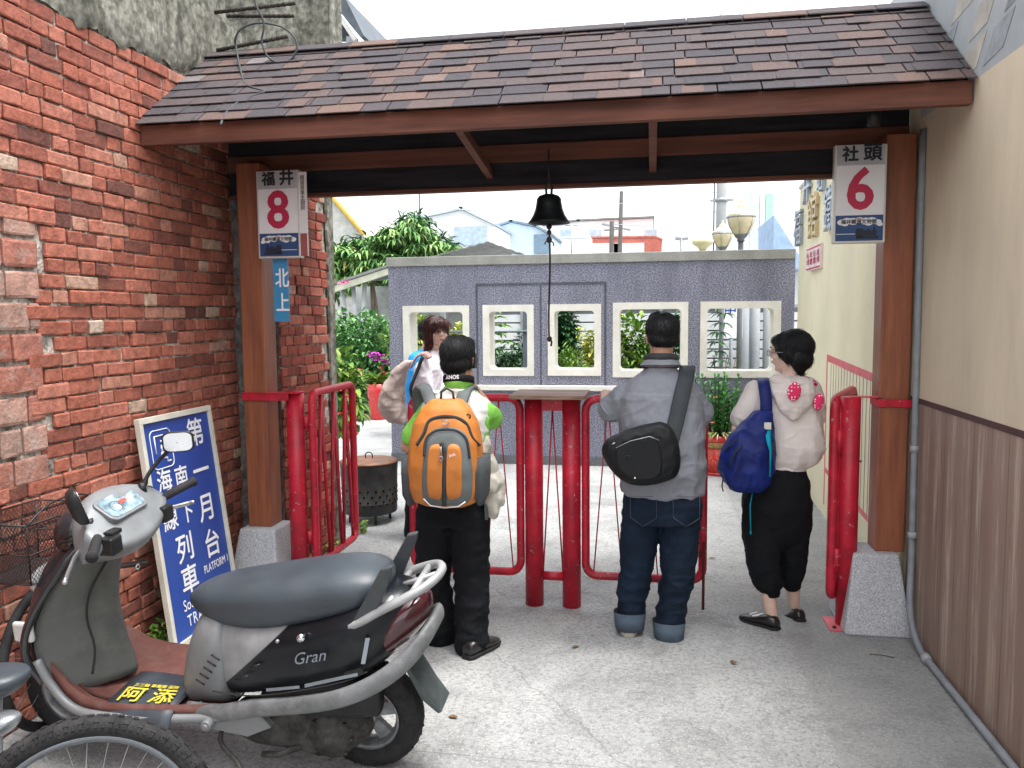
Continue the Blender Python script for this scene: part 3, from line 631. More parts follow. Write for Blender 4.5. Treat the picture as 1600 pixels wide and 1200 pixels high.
def leaf(x0, x1, z0, z1, par, y=YG, r=.024, rods=3, bolt=False, rr=.004):
    f = MB(); P = rrect(x0+r, z0+r, x1-r, z1-r, .07, 5); f.tube([(p[0], y, p[1]) for p in P], r, 14, closed=True)
    o = f.build('gate_leaf', M_RED, par); q = MB(); n = rods; W = (x1-x0-.1)/n
    for k in range(n):
        a = x0+.05+k*W; q.cyl((a+W*.5, y, z1-.04), (a+W*.1, y, z0+.04), rr, n=6); q.cyl((a+W*.5, y, z1-.04), (a+W*.9, y, z0+.04), rr, n=6)
    q.build('tie_rod', M_RED, o)
    return o
leaf(-1.44, -.737, .165, 1.25, t); leaf(-.402, .31, .165, 1.25, t)
b = MB(); b.cyl((.29, YG-.03, .03), (.29, YG-.03, .42), .008, n=8); b.tube([(.29, YG-.03, .36), (.24, YG-.03, .36), (.24, YG-.03, .34), (.28, YG-.03, .34)], .005, 6); b.build('drop_bolt', mat('rust_red', (.14, .03, .025), .7), t)
# left post with its open leaf
t = thing('gate_post', 'left red steel post with an open red gate leaf folded against the brick wall', 'gate post', (-2.15, YG, 0))
b = MB(); b.cyl((-2.155, YG, 0), (-2.155, YG, 1.255), .054, n=24); b.build('post', M_RED, t)
b = MB(); b.box((-2.46, 4.485, 1.205), (-2.16, 4.492, 1.245)); b.box((-2.2995, 4.492, 1.205), (-2.294, 4.63, 1.245)); b.box((-2.46, 4.48, 1.247), (-2.1, 4.6, 1.252)); b.build('strap', M_RED, t)
f = MB(); xx = -2.06; y0, y1 = 4.6, 5.27; P = rrect(y0, .16, y1, 1.24, .06, 5); f.tube([(xx, p[0], p[1]) for p in P], .024, 14, closed=True); lf = f.build('gate_leaf', M_RED, t)
q = MB()
for k in range(3):
    a = y0+.03+k*.2; q.cyl((xx, a+.1, 1.22), (xx, a+.02, .18), .013, n=8); q.cyl((xx, a+.1, 1.22), (xx, a+.19, .18), .013, n=8)
q.build('slanted_bar', M_RED, lf)
for z in (1.02, .3): q = MB(); q.cyl((-2.1, 4.6, z), (-2.1, 4.6, z+.08), .022); q.build('hinge', M_RED, t)
# right post with its folded leaf
t = thing('gate_post', 'right red steel post on a base plate with a folded gate leaf', 'gate post', (1.04, 4.5, 0))
px_, py_ = 1.045, 4.5
b = MB(); b.cyl((px_, py_, .006), (px_, py_, 1.255), .051, n=24); b.build('post', M_RED, t)
b = MB(); b.box((px_-.1, py_-.1, 0), (px_+.1, py_+.1, .008)); b.build('base_plate', M_REDP, t, bevel=.002)
for sx_ in (-.07, .07): b = MB(); b.cyl((px_+sx_, py_-.07, .008), (px_+sx_, py_-.07, .018), .01, n=6); b.build('bolt', M_BLACK, t)
b = MB(); b.box((px_, 4.485, 1.252), (1.2, 4.55, 1.257)); b.box((1.18, 4.488, 1.205), (1.345, 4.496, 1.245)); b.box((1.176, 4.49, 1.205), (1.183, 4.64, 1.245)); b.build('strap', M_RED, t)
f = MB(); A = V((.965, 4.5, 0)); B = V((1.2, 5.12, 0)); P = rrect(0, .155, 1, 1.25, .06, 5); dr = B-A
P = rrect(0, .155, dr.length, 1.24, .06, 5); dn = dr.normalized()
f.tube([A+dn*p[0]+V((0, 0, p[1])) for p in P], .027, 14, closed=True); lf = f.build('gate_leaf', M_RED, t)
q = MB()
for k in range(3):
    a = .06+k*.19; q.cyl(A+dn*(a+.09)+V((0, 0, 1.22)), A+dn*a+V((0, 0, .18)), .012, n=8); q.cyl(A+dn*(a+.09)+V((0, 0, 1.22)), A+dn*(a+.18)+V((0, 0, .18)), .012, n=8)
q.build('slanted_bar', M_RED, lf)
q = MB(); e = A+dn*.66+V((0, 0, .8)); q.cyl(e, e+V((.06, .0, 0)), .007, n=6); q.build('latch_pin', M_RED, t)
for z in (.95, .3): q = MB(); q.cyl((.99, 4.49, z), (.99, 4.49, z+.13), .02); q.build('hinge', M_RED, t)
# ------------------------------------------------------------------ conduit
cp = MB(); pts = [(1.335, 4.42, 2.62), (1.335, 4.4, 1.5), (1.335, 4.38, .6), (1.33, 4.36, .4), (1.31, 4.30, .22), (1.315, 4.26, .1), (1.318, 4.15, .035), (1.32, 4.0, .022), (1.322, 3.2, .022), (1.32, 1.2, .022)]
t = thing('conduit_pipe', 'grey conduit pipe running down the right post and along the foot of the wall', 'pipe', (1.33, 4.3, 0))
cp.tube(smooth_path(pts, 5), .0165, 12); cp.build('pipe', mat('grey_pvc', (.23, .255, .275), .5, var=.1, scale=12), t)
for p in ((1.335, 4.39, 1.0), (1.333, 4.37, .55)): c_ = MB(); c_.cyl(V(p)-V((0, 0, .016)), V(p)+V((0, 0, .016)), .022); c_.build('coupling', mat('grey_pvc_light', (.33, .35, .36), .5), t)
c_ = MB(); c_.cyl((1.318, 4.03, .023), (1.318, 4.08, .026), .023); c_.build('coupling', MATS['grey_pvc_light'], t)
# ------------------------------------------------------------------ scooter (x = forward, y = its left side, z = up)
M_SIL = mat('dusty_silver_plastic', (.185, .197, .205), .45, metal=.15, var=.1, scale=5, dirt=.5, dcol=(.12, .12, .11), bump=.04, coat=.05)
M_GRY = mat('dusty_grey_plastic', (.08, .087, .082), .55, var=.18, scale=4, dirt=.6, dcol=(.14, .14, .125), bump=.05, coat=.05)
M_BLKP = mat('glossy_black_plastic', (.014, .017, .022), .22, var=.2, scale=6, coat=.4, dirt=.25, dcol=(.05, .052, .055))
M_RUB = mat('tyre_rubber', (.022, .022, .023), .75, var=.25, scale=20, bump=.2, bscale=120, dirt=.3, dcol=(.07, .065, .06))
M_SEAT = mat('grey_vinyl_seat', (.036, .047, .058), .42, var=.12, scale=4, bump=.12, bscale=260, dirt=.25, dcol=(.08, .09, .1))
M_FLOOR = mat('brown_red_floor_panel', (.12, .048, .04), .6, var=.15, scale=6, dirt=.5, dcol=(.17, .115, .1), bump=.12)
M_ENG = mat('grimy_cast_metal', (.055, .055, .052), .6, metal=.3, var=.35, scale=18, bump=.4, bscale=70, dirt=.4, dcol=(.12, .11, .1))
M_GRIP = mat('grip_rubber', (.03, .03, .032), .65, bump=.5, bscale=300)
M_CHROME = mat('mirror_glass', (.8, .82, .85), .04, metal=1, var=.01)
M_FLAP = mat('smoky_mudflap', (.05, .062, .064), .3, var=.15, scale=8, dirt=.5, dcol=(.12, .13, .13))
M_TAIL = mat('maroon_tail_lens', (.055, .012, .016), .12, var=.1, coat=.5)
M_YTXT = mat('yellow_lettering', (.5, .42, .04), .5, var=.05)
def rsec(x, hw, zb, zt, e=2.6, n=20, yc=0., tilt=0.):
    """superellipse section in the y-z plane at x"""
    out = []; zc = (zb+zt)/2; hz = (zt-zb)/2
    for k in range(n):
        a = 2*math.pi*k/n; c, s_ = math.cos(a), math.sin(a)
        yy = hw*math.copysign(abs(c)**(2/e), c); zz = hz*math.copysign(abs(s_)**(2/e), s_)
        out.append(V((x+tilt*zz, yc+yy, zc+zz)))
    return out
def two_tone():
    m = bpy.data.materials.new('black_and_silver_plastic'); m.use_nodes = True; nt = m.node_tree; b = nt.nodes['Principled BSDF']; L = nt.links.new
    tc = _n(nt, 'ShaderNodeTexCoord'); s = _n(nt, 'ShaderNodeSeparateXYZ'); L(tc.outputs['Object'], s.inputs[0])
    a = _n(nt, 'ShaderNodeMath', operation='MULTIPLY_ADD'); L(s.outputs['Z'], a.inputs[0]); a.inputs[1].default_value = 1.09; L(s.outputs['X'], a.inputs[2])
    g = _n(nt, 'ShaderNodeMapRange'); g.inputs[1].default_value = .908; g.inputs[2].default_value = .914; L(a.outputs[0], g.inputs[0])
    n = _n(nt, 'ShaderNodeTexNoise'); n.inputs['Scale'].default_value = 9; n.inputs['Detail'].default_value = 8; L(tc.outputs['Object'], n.inputs['Vector'])
    r1 = _n(nt, 'ShaderNodeValToRGB'); r1.color_ramp.elements[0].color = (.004, .0055, .008, 1); r1.color_ramp.elements[0].position = .5; r1.color_ramp.elements[1].color = (.016, .019, .022, 1); r1.color_ramp.elements[1].position = .75
    r2 = _n(nt, 'ShaderNodeValToRGB'); r2.color_ramp.elements[0].color = (.17, .178, .18, 1); r2.color_ramp.elements[0].position = .35; r2.color_ramp.elements[1].color = (.25, .26, .265, 1); r2.color_ramp.elements[1].position = .65
    L(n.outputs['Fac'], r1.inputs[0]); L(n.outputs['Fac'], r2.inputs[0]); x = _n(nt, 'ShaderNodeMix', data_type='RGBA'); L(g.outputs[0], x.inputs['Factor']); L(r1.outputs[0], x.inputs['A']); L(r2.outputs[0], x.inputs['B']); L(x.outputs['Result'], b.inputs['Base Color'])
    q = _n(nt, 'ShaderNodeMapRange'); L(n.outputs['Fac'], q.inputs[0]); q.inputs[3].default_value = .2; q.inputs[4].default_value = .5; L(q.outputs[0], b.inputs['Roughness']); b.inputs['Specular IOR Level'].default_value = .3; b.inputs['Coat Weight'].default_value = .05; return m
M_TWO = two_tone()
def make_scooter(loc, rot, label, steer=0., group=None):
    t = thing('motor_scooter', label, 'scooter', loc, rot, group); K = dict(local=True)
    Ry = Matrix.Rotation(R_(90), 4, 'X')
    def wheel(x):
        M = Matrix.Translation((x, 0, .215)) @ Ry
        m = MB(); prof = [(.128, .036), (.14, .045), (.17, .05), (.196, .046), (.21, .03), (.215, 0), (.21, -.03), (.196, -.046), (.17, -.05), (.14, -.045), (.128, -.036), (.128, .036)]
        m.lathe(prof, M, 40, cap=False)
        for k in range(34):
            for s_ in (-1, 1):
                a = 2*math.pi*(k+.5*(s_ > 0))/34; c = V((math.cos(a), 0, math.sin(a))); q = V((-math.sin(a), 0, math.cos(a))); o = V((x, 0, .215))
                m.poly([o+c*.209+V((0, s_*.006, 0)), o+c*.209+q*.01+V((0, s_*.006, 0)), o+c*.199+q*.024+V((0, s_*.036, 0)), o+c*.199+q*.014+V((0, s_*.036, 0))], c*.008)
        wh = m.build('wheel', M_RUB, t, **K)
        r = MB(); r.lathe([(.128, .04), (.132, .043), (.12, .036), (.11, .01), (.11, -.01), (.12, -.036), (.132, -.043), (.128, -.04), (.128, .04)], M, 36, cap=False)
        r.lathe([(0, .05), (.03, .05), (.045, .03), (.045, -.03), (.03, -.05), (0, -.05)], M, 20)
        for k in range(5):
            a = 2*math.pi*k/5+.3; c = V((math.cos(a), 0, math.sin(a))); q = V((-math.sin(a), 0, math.cos(a))); o = V((x, .012, .215))
            r.poly([o+c*.04+q*.02, o+c*.116+q*.03, o+c*.116-q*.03, o+c*.04-q*.02], (0, -.024, 0))
        r.build('rim', mat('dull_alloy', (.28, .29, .3), .4, metal=.6, var=.2, scale=20), wh, **K)
    wheel(0.0); wheel(1.235)
    # crankcase, kick starter cover and air box on the left side
    m = MB(); P = [(-.04, .26), (.0, .30), (.12, .325), (.3, .30), (.46, .29), (.52, .24), (.5, .17), (.4, .13), (.24, .12), (.16, .1), (.06, .11), (.0, .16), (-.05, .2)]
    m.poly([(x, .055, z) for x, z in P], (0, .08, 0)); m.build('crankcase', M_ENG, t, bevel=.018, seg=3, **K)
    m = MB(); Mk = Matrix.Translation((.1, .125, .195)) @ Matrix.Rotation(R_(-90), 4, 'X')
    m.lathe([(0, .036), (.022, .036), (.026, .026), (.05, .028), (.055, .02), (.078, .018), (.09, .006), (.092, -.01)], Mk, 28)
    for k in range(8): a = k*math.pi/4; m.cyl((.1+.083*math.cos(a), .135, .195+.083*math.sin(a)), (.1+.083*math.cos(a), .15, .195+.083*math.sin(a)), .007, n=6)
    m.build('clutch_cover', M_ENG, t, **K)
    m = MB(); m.loft([rsec(-.09, .045, .29, .385, yc=.11), rsec(0, .055, .275, .42, yc=.11), rsec(.16, .055, .27, .42, yc=.11), rsec(.3, .05, .27, .38, yc=.11), rsec(.36, .03, .29, .35, yc=.11)]); m.build('air_box', mat('matt_black_plastic', (.022, .022, .024), .6, dirt=.3, dcol=(.07, .07, .07)), t, **K)
    m = MB(); m.tube(smooth_path([(.5, .1, .24), (.52, .17, .17), (.44, .2, .1), (.4, .24, .07)], 4), .009, 8); m.tube([(.22, .13, .14), (.3, .16, .12), (.36, .165, .12)], .012, 8); m.build('side_stand', M_ENG, t, **K)
    m = MB(); m.tube([(-.02, -.1, .2), (.2, -.12, .2), (.45, -.1, .18)], [.055, .05, .03], 12); m.build('silencer', M_ENG, t, **K)
    # rear bodywork
    m = MB()
    S = [(.6, .09, .3, .62), (.5, .15, .30, .63), (.4, .172, .32, .62), (.25, .185, .355, .64), (.1, .19, .395, .69), (-.04, .18, .43, .735), (-.11, .155, .475, .75), (-.17, .12, .53, .755), (-.215, .07, .6, .74)]
    m.loft([rsec(x, w_, a, b, 3.2, 24) for x, w_, a, b in S]); m.build('rear_body', M_TWO, t, sub=1, **K)
    m = MB(); m.loft([rsec(.70, .1, .24, .36, 2.8), rsec(.665, .125, .24, .5, 2.8), rsec(.62, .142, .24, .61, 2.8), rsec(.575, .155, .245, .66, 2.8), rsec(.51, .166, .25, .655, 2.8), rsec(.47, .15, .28, .63, 2.8)]); m.build('front_body_panel', M_SIL, t, sub=1, **K)
    m = MB()    # silver sill sweeping from the footboard round the tail
    if 1:
        pts = [(.64, .158, .275), (.5, .175, .285), (.36, .19, .325), (.2, .2, .355), (.04, .205, .395), (-.08, .195, .445), (-.17, .17, .50), (-.235, .13, .555), (-.275, .07, .605), (-.285, 0, .62)]
        pts += [(x, -y, z) for x, y, z in pts[-2::-1]]
        m.tube(smooth_path(pts, 4), .019, 14, flat=1.8, up=(0, 0, 1))
    rr = m; m2 = MB(); m2.v = rr.v; m2.f = rr.f; m2.sm = rr.sm; m2.mi = rr.mi
    m2.build('silver_sill', mat('worn_grey_plastic', (.15, .158, .162), .5, metal=.1, var=.18, scale=7, dirt=.6, dcol=(.27, .28, .28), bump=.05), t, **K)
    m = MB(); m.poly([(.7, .16, .26), (.5, .185, .305), (.34, .19, .3), (.3, .19, .25), (.4, .185, .2), (.56, .18, .22)], (0, -.03, 0)); m.cyl((.545, .15, .25), (.545, .215, .25), .02, n=14); m.cyl((.545, .215, .25), (.545, .222, .25), .012, n=10); m.build('sill_bracket', M_SIL, t, bevel=.006, **K)
    m = MB(); m.loft([rsec(-.08, .145, .48, .6, 2.4), rsec(-.14, .145, .5, .7, 2.4), rsec(-.2, .125, .55, .735, 2.4), rsec(-.25, .085, .61, .725, 2.4), rsec(-.27, .03, .64, .70, 2.4)]); m.build('tail_light', M_TAIL, t, sub=1, **K)
    m = MB(); m.poly([(-.18, -.07, .44), (-.18, .07, .44), (-.235, .075, .33), (-.29, .06, .27), (-.29, -.06, .27), (-.235, -.075, .33)], (-.014, 0, .01)); m.build('mudflap', M_FLAP, t, bevel=.003, **K)
    # decals
    m = MB(); Y_ = .1935
    def quad(P, mi=0):
        m.add([V((x, y, z)) for x, y, z in P], [tuple(range(len(P)))], mi=mi)
    quad([(.3, .196, .40), (.17, .2, .425), (.17, .2, .437), (.3, .197, .413)]); quad([(.15, .2, .43), (-.05, .199, .49), (-.05, .199, .503), (.15, .2, .444)])
    quad([(-.095, .176, .625), (-.075, .186, .53), (-.06, .188, .53), (-.08, .179, .625)])
    put_text(m, 'Gran', (.13, .196, .545), (-1, 0, .22), (.2, -.0, 1), .062, lift=.001, shear=.5)
    m.build('side_decal', mat('grey_decal', (.22, .25, .28), .4), t, fix=False, **K)
    m = MB(); m.cyl((.15, .18, .62), (.15, .203, .62), .014, n=14); m.build('lock_cap', M_CHROME, t, **K)
    for k in range(5):      # cooling slots in the silver panel
        m = MB(); x = .575-k*.018; z = .40+k*.026; m.tube([(x-.022, .176, z-.006), (x+.012, .173, z+.012)], .0035, 6); m.build('cooling_slot', M_BLACK, t, **K)
    m = MB(); m.tube(smooth_path([(.52, .181, .375), (.4, .1885, .372), (.28, .196, .39), (.14, .201, .425), (0, .198, .465), (-.08, .185, .5)], 4), .0025, 5); m.build('panel_gap', MATS['dark_seam'] if 'dark_seam' in MATS else mat('dark_seam', (.03, .03, .03), .8), t, **K)
    m = MB(); m.tube(smooth_path([(.32, .188, .50), (.36, .186, .485)], 2), .004, 6); m.tube(smooth_path([(.37, .186, .45), (.42, .182, .43)], 2), .004, 6); m.build('body_vent', M_BLACK, t, **K)
    m = MB(); m.poly([(-.06, .196, .515), (.0, .199, .495), (-.005, .199, .475), (-.07, .195, .497)], (0, -.012, 0)); m.build('rear_vent', M_BLACK, t, **K)
    for x, y, z in ((.24, .198, .60), (.595, .155, .30), (-.03, .2, .42)): m = MB(); m.cyl((x, y-.008, z), (x, y+.001, z), .006, n=10); m.build('screw', M_STEEL, t, **K)
    for s_ in (1, -1): m = MB(); m.tube(smooth_path([(.94, s_*.15, .93), (1.03, s_*.17, .93), (1.1, s_*.13, .9), (1.14, s_*.08, .84)], 4), .005, 6); m.build('brake_cable', M_BLACK, t, **K)
    # seat
    m = MB()
    S = [(.665, .03, .65, .675), (.65, .065, .63, .695), (.59, .105, .60, .725), (.5, .138, .572, .75), (.38, .155, .565, .772), (.25, .163, .585, .797), (.1, .164, .62, .825), (-.01, .155, .66, .836), (-.085, .13, .70, .822), (-.115, .09, .73, .797), (-.125, .04, .745, .775)]
    m.loft([rsec(x, w_, a, b, 2.5, 24) for x, w_, a, b in S]); m.build('seat', M_SEAT, t, sub=1, **K)
    # grab handle and rack
    for s_ in (1, -1):
        m = MB(); m.poly([(.02, s_*.15, .655), (-.03, s_*.16, .675), (-.145, s_*.165, .875), (-.185, s_*.165, .885), (-.178, s_*.16, .85), (-.105, s_*.155, .68)], (0, -s_*.028, 0)); m.build('grab_handle', mat('grey_black_plastic', (.04, .047, .052), .45, dirt=.2, dcol=(.1, .11, .12)), t, bevel=.008, seg=3, **K)
    m = MB()
    pts = [(.02, .15, .64), (-.04, .155, .662), (-.12, .15, .71), (-.2, .135, .75), (-.27, .1, .782), (-.305, .035, .797)]; pts += [(x, -y, z) for x, y, z in pts[::-1]]
    m.tube(smooth_path(pts, 5), .0165, 10, flat=1.); m.tube([(-.15, .14, .728), (-.15, -.14, .728)], .013, 8); m.tube([(-.235, .12, .767), (-.235, -.12, .767)], .013, 8); m.tube([(-.06, .14, .68), (-.06, -.14, .68)], .02, 8)
    m.tube([(-.29, .0, .79), (-.15, .0, .735)], .01, 6)
    m.build('luggage_rack', mat('pale_cast_alloy', (.31, .32, .325), .42, metal=.2, var=.08, scale=12, dirt=.2, dcol=(.3, .3, .3)), t, **K)
    # footboard
    m = MB(); xs_ = [.5, .62, .74, .86, .96, 1.04, 1.11, 1.17]; zz = [.285, .285, .285, .285, .288, .305, .35, .42]; hw = [.165, .185, .2, .21, .215, .215, .205, .19]; vs = []
    for x, z, h in zip(xs_, zz, hw):
        for q in range(-5, 6):
            u = q/5; rim = .03*max(0, abs(u)-.75)/.25; vs.append(V((x, u*h, z+rim-(.012 if abs(u) < .9 else 0))))
    for x, z, h in zip(xs_, zz, hw): vs += [V((x, -h, z-.03)), V((x, h, z-.03))]
    nx = len(xs_); fs = [(i*11+j, i*11+j+1, (i+1)*11+j+1, (i+1)*11+j) for i in range(nx-1) for j in range(10)]; B0 = nx*11
    for i in range(nx-1):
        fs += [(i*11, (i+1)*11, B0+2*(i+1), B0+2*i), (i*11+10, B0+2*i+1, B0+2*(i+1)+1, (i+1)*11+10), (B0+2*i, B0+2*(i+1), B0+2*(i+1)+1, B0+2*i+1)]
    m.add(vs, fs, True); m.build('footboard', M_FLOOR, t, fix=True, **K)
    m = MB(); m.tube(smooth_path([(x, .7*h, z-.004) for x, z, h in zip(xs_[2:], zz[2:], hw[2:])], 3), .006, 6); m.build('footboard_rib', mat('dark_brown_rib', (.06, .022, .018), .6), t, **K)
    for s_ in (1, -1):
        m = MB(); m.tube(smooth_path([(.5, s_*.17, .262), (.74, s_*.208, .262), (.96, s_*.222, .265), (1.08, s_*.22, .29), (1.17, s_*.205, .37), (1.215, s_*.2, .46)], 4), .017, 8); m.build('silver_trim', M_SIL, t, **K)
    mt = MB(); g0 = [V((.98, -.02, .296)), V((.66, -.03, .296))]; rows = [(.0, 0), (.06, 0), (.14, 0), (.2, .004), (.235, -.015), (.26, -.05)]; vs = []
    for dy, dz in rows:
        for k in range(7): x = .96-.04*dy-.28*k/6; vs.append(V((x-(.1-dy)*.05, -.02+dy, .299+dz+.004*math.sin(k*1.1+dy*20))))
    k_ = len(vs); vs += [p-V((0, 0, .006)) for p in vs]
    fs = [(i*7+j, i*7+j+1, (i+1)*7+j+1, (i+1)*7+j) for i in range(5) for j in range(6)]; fs += [tuple(k_+q for q in f[::-1]) for f in fs]
    edge = [j for j in range(7)]+[i*7+6 for i in range(1, 6)]+[35+j for j in range(5, -1, -1)]+[i*7 for i in range(4, 0, -1)]
    fs += [(edge[i], edge[(i+1) % len(edge)], k_+edge[(i+1) % len(edge)], k_+edge[i]) for i in range(len(edge))]
    mt.add(vs, fs, True); mm2 = mt.build('rubber_mat', mat('blue_black_rubber', (.03, .037, .048), .5, var=.2, scale=8, dirt=.2, dcol=(.08, .09, .1)), t, **K)
    k = MB(); put_text(k, '阿 添', (.815, .15, .309), (-1, .0, 0), (.12, -1, 0), .098, bold=.0016, lift=.001); put_text(k, '三三輪 車業機 服務', (.82, .082, .306), (-1, 0, 0), (.12, -1, 0), .022, bold=.0006, lift=.001); k.build('mat_lettering', M_YTXT, mm2, fix=False, **K)
    # leg shield: closed loft of plan sections
    rings = []
    L_ = [  # z, x of the edges, x of the middle (rider's side), half width, x of the nose
        (.285, 1.12, .93, .2, 1.2), (.34, 1.165, .945, .208, 1.26), (.42, 1.215, .965, .212, 1.31), (.5, 1.232, .985, .214, 1.335), (.58, 1.21, 1.0, .212, 1.335), (.66, 1.17, 1.005, .207, 1.315), (.74, 1.115, .995, .2, 1.28), (.8, 1.07, .975, .188, 1.24), (.86, 1.03, .955, .15, 1.17), (.9, 1.0, .94, .11, 1.1)]
    for z, xe, xc, hw_, xn in L_:
        r = []
        for j in range(9):
            u = -1+j/4; r.append(V((xe+(xc-xe)*(1-abs(u)**(1.05+.7*min(1, max(0, (z-.3)/.5)))), u*hw_, z)))
        for j in range(1, 8):
            u = 1-j/4; r.append(V((xe+.035+(xn-xe-.035)*(1-abs(u)**2.2), u*hw_*.97, z)))
        rings.append(r)
    nr = len(rings[0]); m = MB(); m.loft(rings, True, True)
    for i, f in enumerate(m.f):
        if len(f) == 4 and min(q % nr for q in f) >= 8 or (len(f) == 4 and 0 in [q % nr for q in f] and 15 in [q % nr for q in f]): m.mi[i] = 1
    m.build('leg_shield', [M_GRY, M_BLKP], t, sub=1, **K)
    m = MB(); m.tube(smooth_path([(1.0, .115, .915), (1.045, .165, .865), (1.085, .196, .8), (1.135, .212, .73), (1.195, .218, .64), (1.235, .218, .55), (1.245, .212, .46), (1.2, .2, .37)], 4), .02, 10, flat=.8); m.build('shield_edge', M_BLKP, t, **K)
    m = MB(); m.tube(smooth_path([(.958, -.02, .9), (.985, .05, .8), (1.03, .1, .7), (1.045, .12, .6), (1.03, .12, .48), (1.04, .14, .38)], 4), .0045, 6); m.build('panel_seam', mat('dark_seam', (.03, .03, .03), .8), t, **K)
    m = MB(); m.lathe([(.006, -.003), (.012, -.003), (.012, .003), (.006, .003), (.006, -.003)], Matrix.Translation((.955, -.08, .72)) @ Matrix.Rotation(R_(90), 4, 'Y'), 14, cap=False); m.build('bag_hook', M_CHROME, t, **K)
    m = MB(); m.box((1.2, .2, .54), (1.28, .222, .62)); m.build('indicator_lens', mat('clear_lens', (.55, .56, .55), .15, coat=.5), t, bevel=.01, **K)
    m = MB(); m.ell((1.275, 0, .7), (.06, .1, .06)); m.build('headlamp', mat('lamp_glass', (.5, .53, .55), .08, metal=.2, coat=.5), t, **K)
    # front mudguard
    m = MB(); vs = []
    for i in range(9):
        a = R_(20+16*i); 
        for j in range(7):
            u = -1+j/3; r = .245-.03*abs(u)**3; vs.append(V((1.235+r*math.cos(a), u*.065, .215+r*math.sin(a)*1.05)))
    m.add(vs, [(i*7+j, i*7+j+1, (i+1)*7+j+1, (i+1)*7+j) for i in range(8) for j in range(6)], True); o = m.build('mudguard', M_SIL, t, **K); so_ = o.modifiers.new('s', 'SOLIDIFY'); so_.thickness = .006
    m = MB(); m.cyl((1.235, .07, .215), (1.1, .07, .55), .02); m.cyl((1.235, -.07, .215), (1.1, -.07, .55), .02); m.build('fork', M_ENG, t, **K)
    # handlebar unit
    S = [(-.22, .875, .985, .945, .985), (-.18, .855, .955, .985, 1.01), (-.12, .835, .92, 1.03, 1.045), (0, .815, .895, 1.055, 1.06), (.11, .83, .9, 1.04, 1.035), (.17, .855, .925, .99, .985), (.21, .88, .945, .955, .955)]
    m = MB(); rings = []
    for y, xr, zr, xf, zf in S:
        r = []
        q = [(xr, zr), (xr+.02, zr-.05), (xr+.1, zr-.085), (xf-.01, zf-.13), (xf+.035, zf-.06), (xf+.005, zf+.0), (xf-.05, zf+.02), (xr+.09, (zr+zf)/2+.035), (xr+.03, zr+.02)]
        rings.append([V((a, y, b)) for a, b in q])
    m.loft(rings, True, True); hb = m.build('handlebar_cover', M_SIL, t, sub=2, **K)
    m = MB(); nrm = V((-.55, 0, .83)).normalized(); o = V((.935, .0, 1.003)); ax = V((0, -1, 0)); ay = nrm.cross(ax); 
    def on(u, v_, h): return o+ax*u+ay*(-v_ if ay.z < 0 else v_)+nrm*h
    P = rrect(-.105, -.058, .105, .06, .03, 4); m.poly([on(a, b, -.012) for a, b in P], nrm*.03); m.build('dashboard_rim', mat('dark_dash', (.16, .17, .18), .4), hb, bevel=.004, **K)
    m = MB(); P = rrect(-.093, -.047, .093, .05, .026, 4); m.poly([on(a, b, .0181) for a, b in P], nrm*.002); m.build('dial_glass', mat('pale_dial', (.26, .36, .42), .1, var=.4, scale=22, coat=.8), hb, **K)
    m = MB(); D = []
    for k in range(14): a = R_(200-k*17); m.add([on(-.035+.03*math.cos(a)+dx, -.008+.03*math.sin(a)+dy, .0206) for dx, dy in ((-.003, -.003), (.003, -.003), (.003, .003), (-.003, .003))], [(0, 1, 2, 3)], mi=0)
    m.add([on(-.035+.014*math.cos(k*.5236), -.008+.014*math.sin(k*.5236), .0206) for k in range(12)], [tuple(range(12))], mi=1); m.add([on(.01+dx, .006+dy, .0206) for dx, dy in ((-.02, -.008), (.02, -.008), (.02, .008), (-.02, .008))], [(0, 1, 2, 3)], mi=2)
    m.add([on(.055+.012*math.cos(k*.5236), .008+.012*math.sin(k*.5236), .0206) for k in range(12)], [tuple(range(12))], mi=1)
    m.build('dial_marks', [mat('dial_dark', (.02, .06, .12), .4), mat('dial_white', (.75, .78, .8), .4), mat('dial_red', (.55, .06, .04), .4)], hb, fix=False, **K)
    m = MB(); m.box((.86, .10, .945), (.9, .155, .962), Matrix.Rotation(0, 4, 'Z')); m.build('switch', M_BLACK, hb, bevel=.004, **K)
    m = MB(); m.loft([rsec(1.0, .15, .84, 1.03, 2.4), rsec(1.08, .145, .82, 1.03, 2.4), rsec(1.14, .125, .82, 1.0, 2.4), rsec(1.175, .07, .86, .95, 2.4)]); m.build('front_cowl', M_BLKP, hb, sub=1, **K)
    for s_, e in ((1, (.80, .345, .955)), (-1, (.845, -.355, .985))):
        a = V((.895, s_*.19, .955 if s_ > 0 else .965)); e = V(e); d = (e-a).normalized()
        m = MB(); m.tube([a, a+d*.02, a+d*.03, e-d*.012, e-d*.008, e], [.016, .016, .0175, .0175, .021, .021], 14); m.build('grip', M_GRIP, t, **K)
        m = MB(); m.box((.84, s_*.16-.03, .885), (.92, s_*.16+.03, .95)); m.build('switch_block', M_BLACK, t, bevel=.008, **K)
        m = MB(); m.tube(smooth_path([(.96, s_*.16, .92), (.965, s_*.22, .9), (.93, s_*.3, .885), (.885, s_*.38, .88)], 4), [.006]*13, 8, flat=1.6); m.ell((.882, s_*.385, .88), .009); m.build('brake_lever', mat('bright_steel', (.5, .51, .52), .3, metal=.8, var=.1), t, **K)
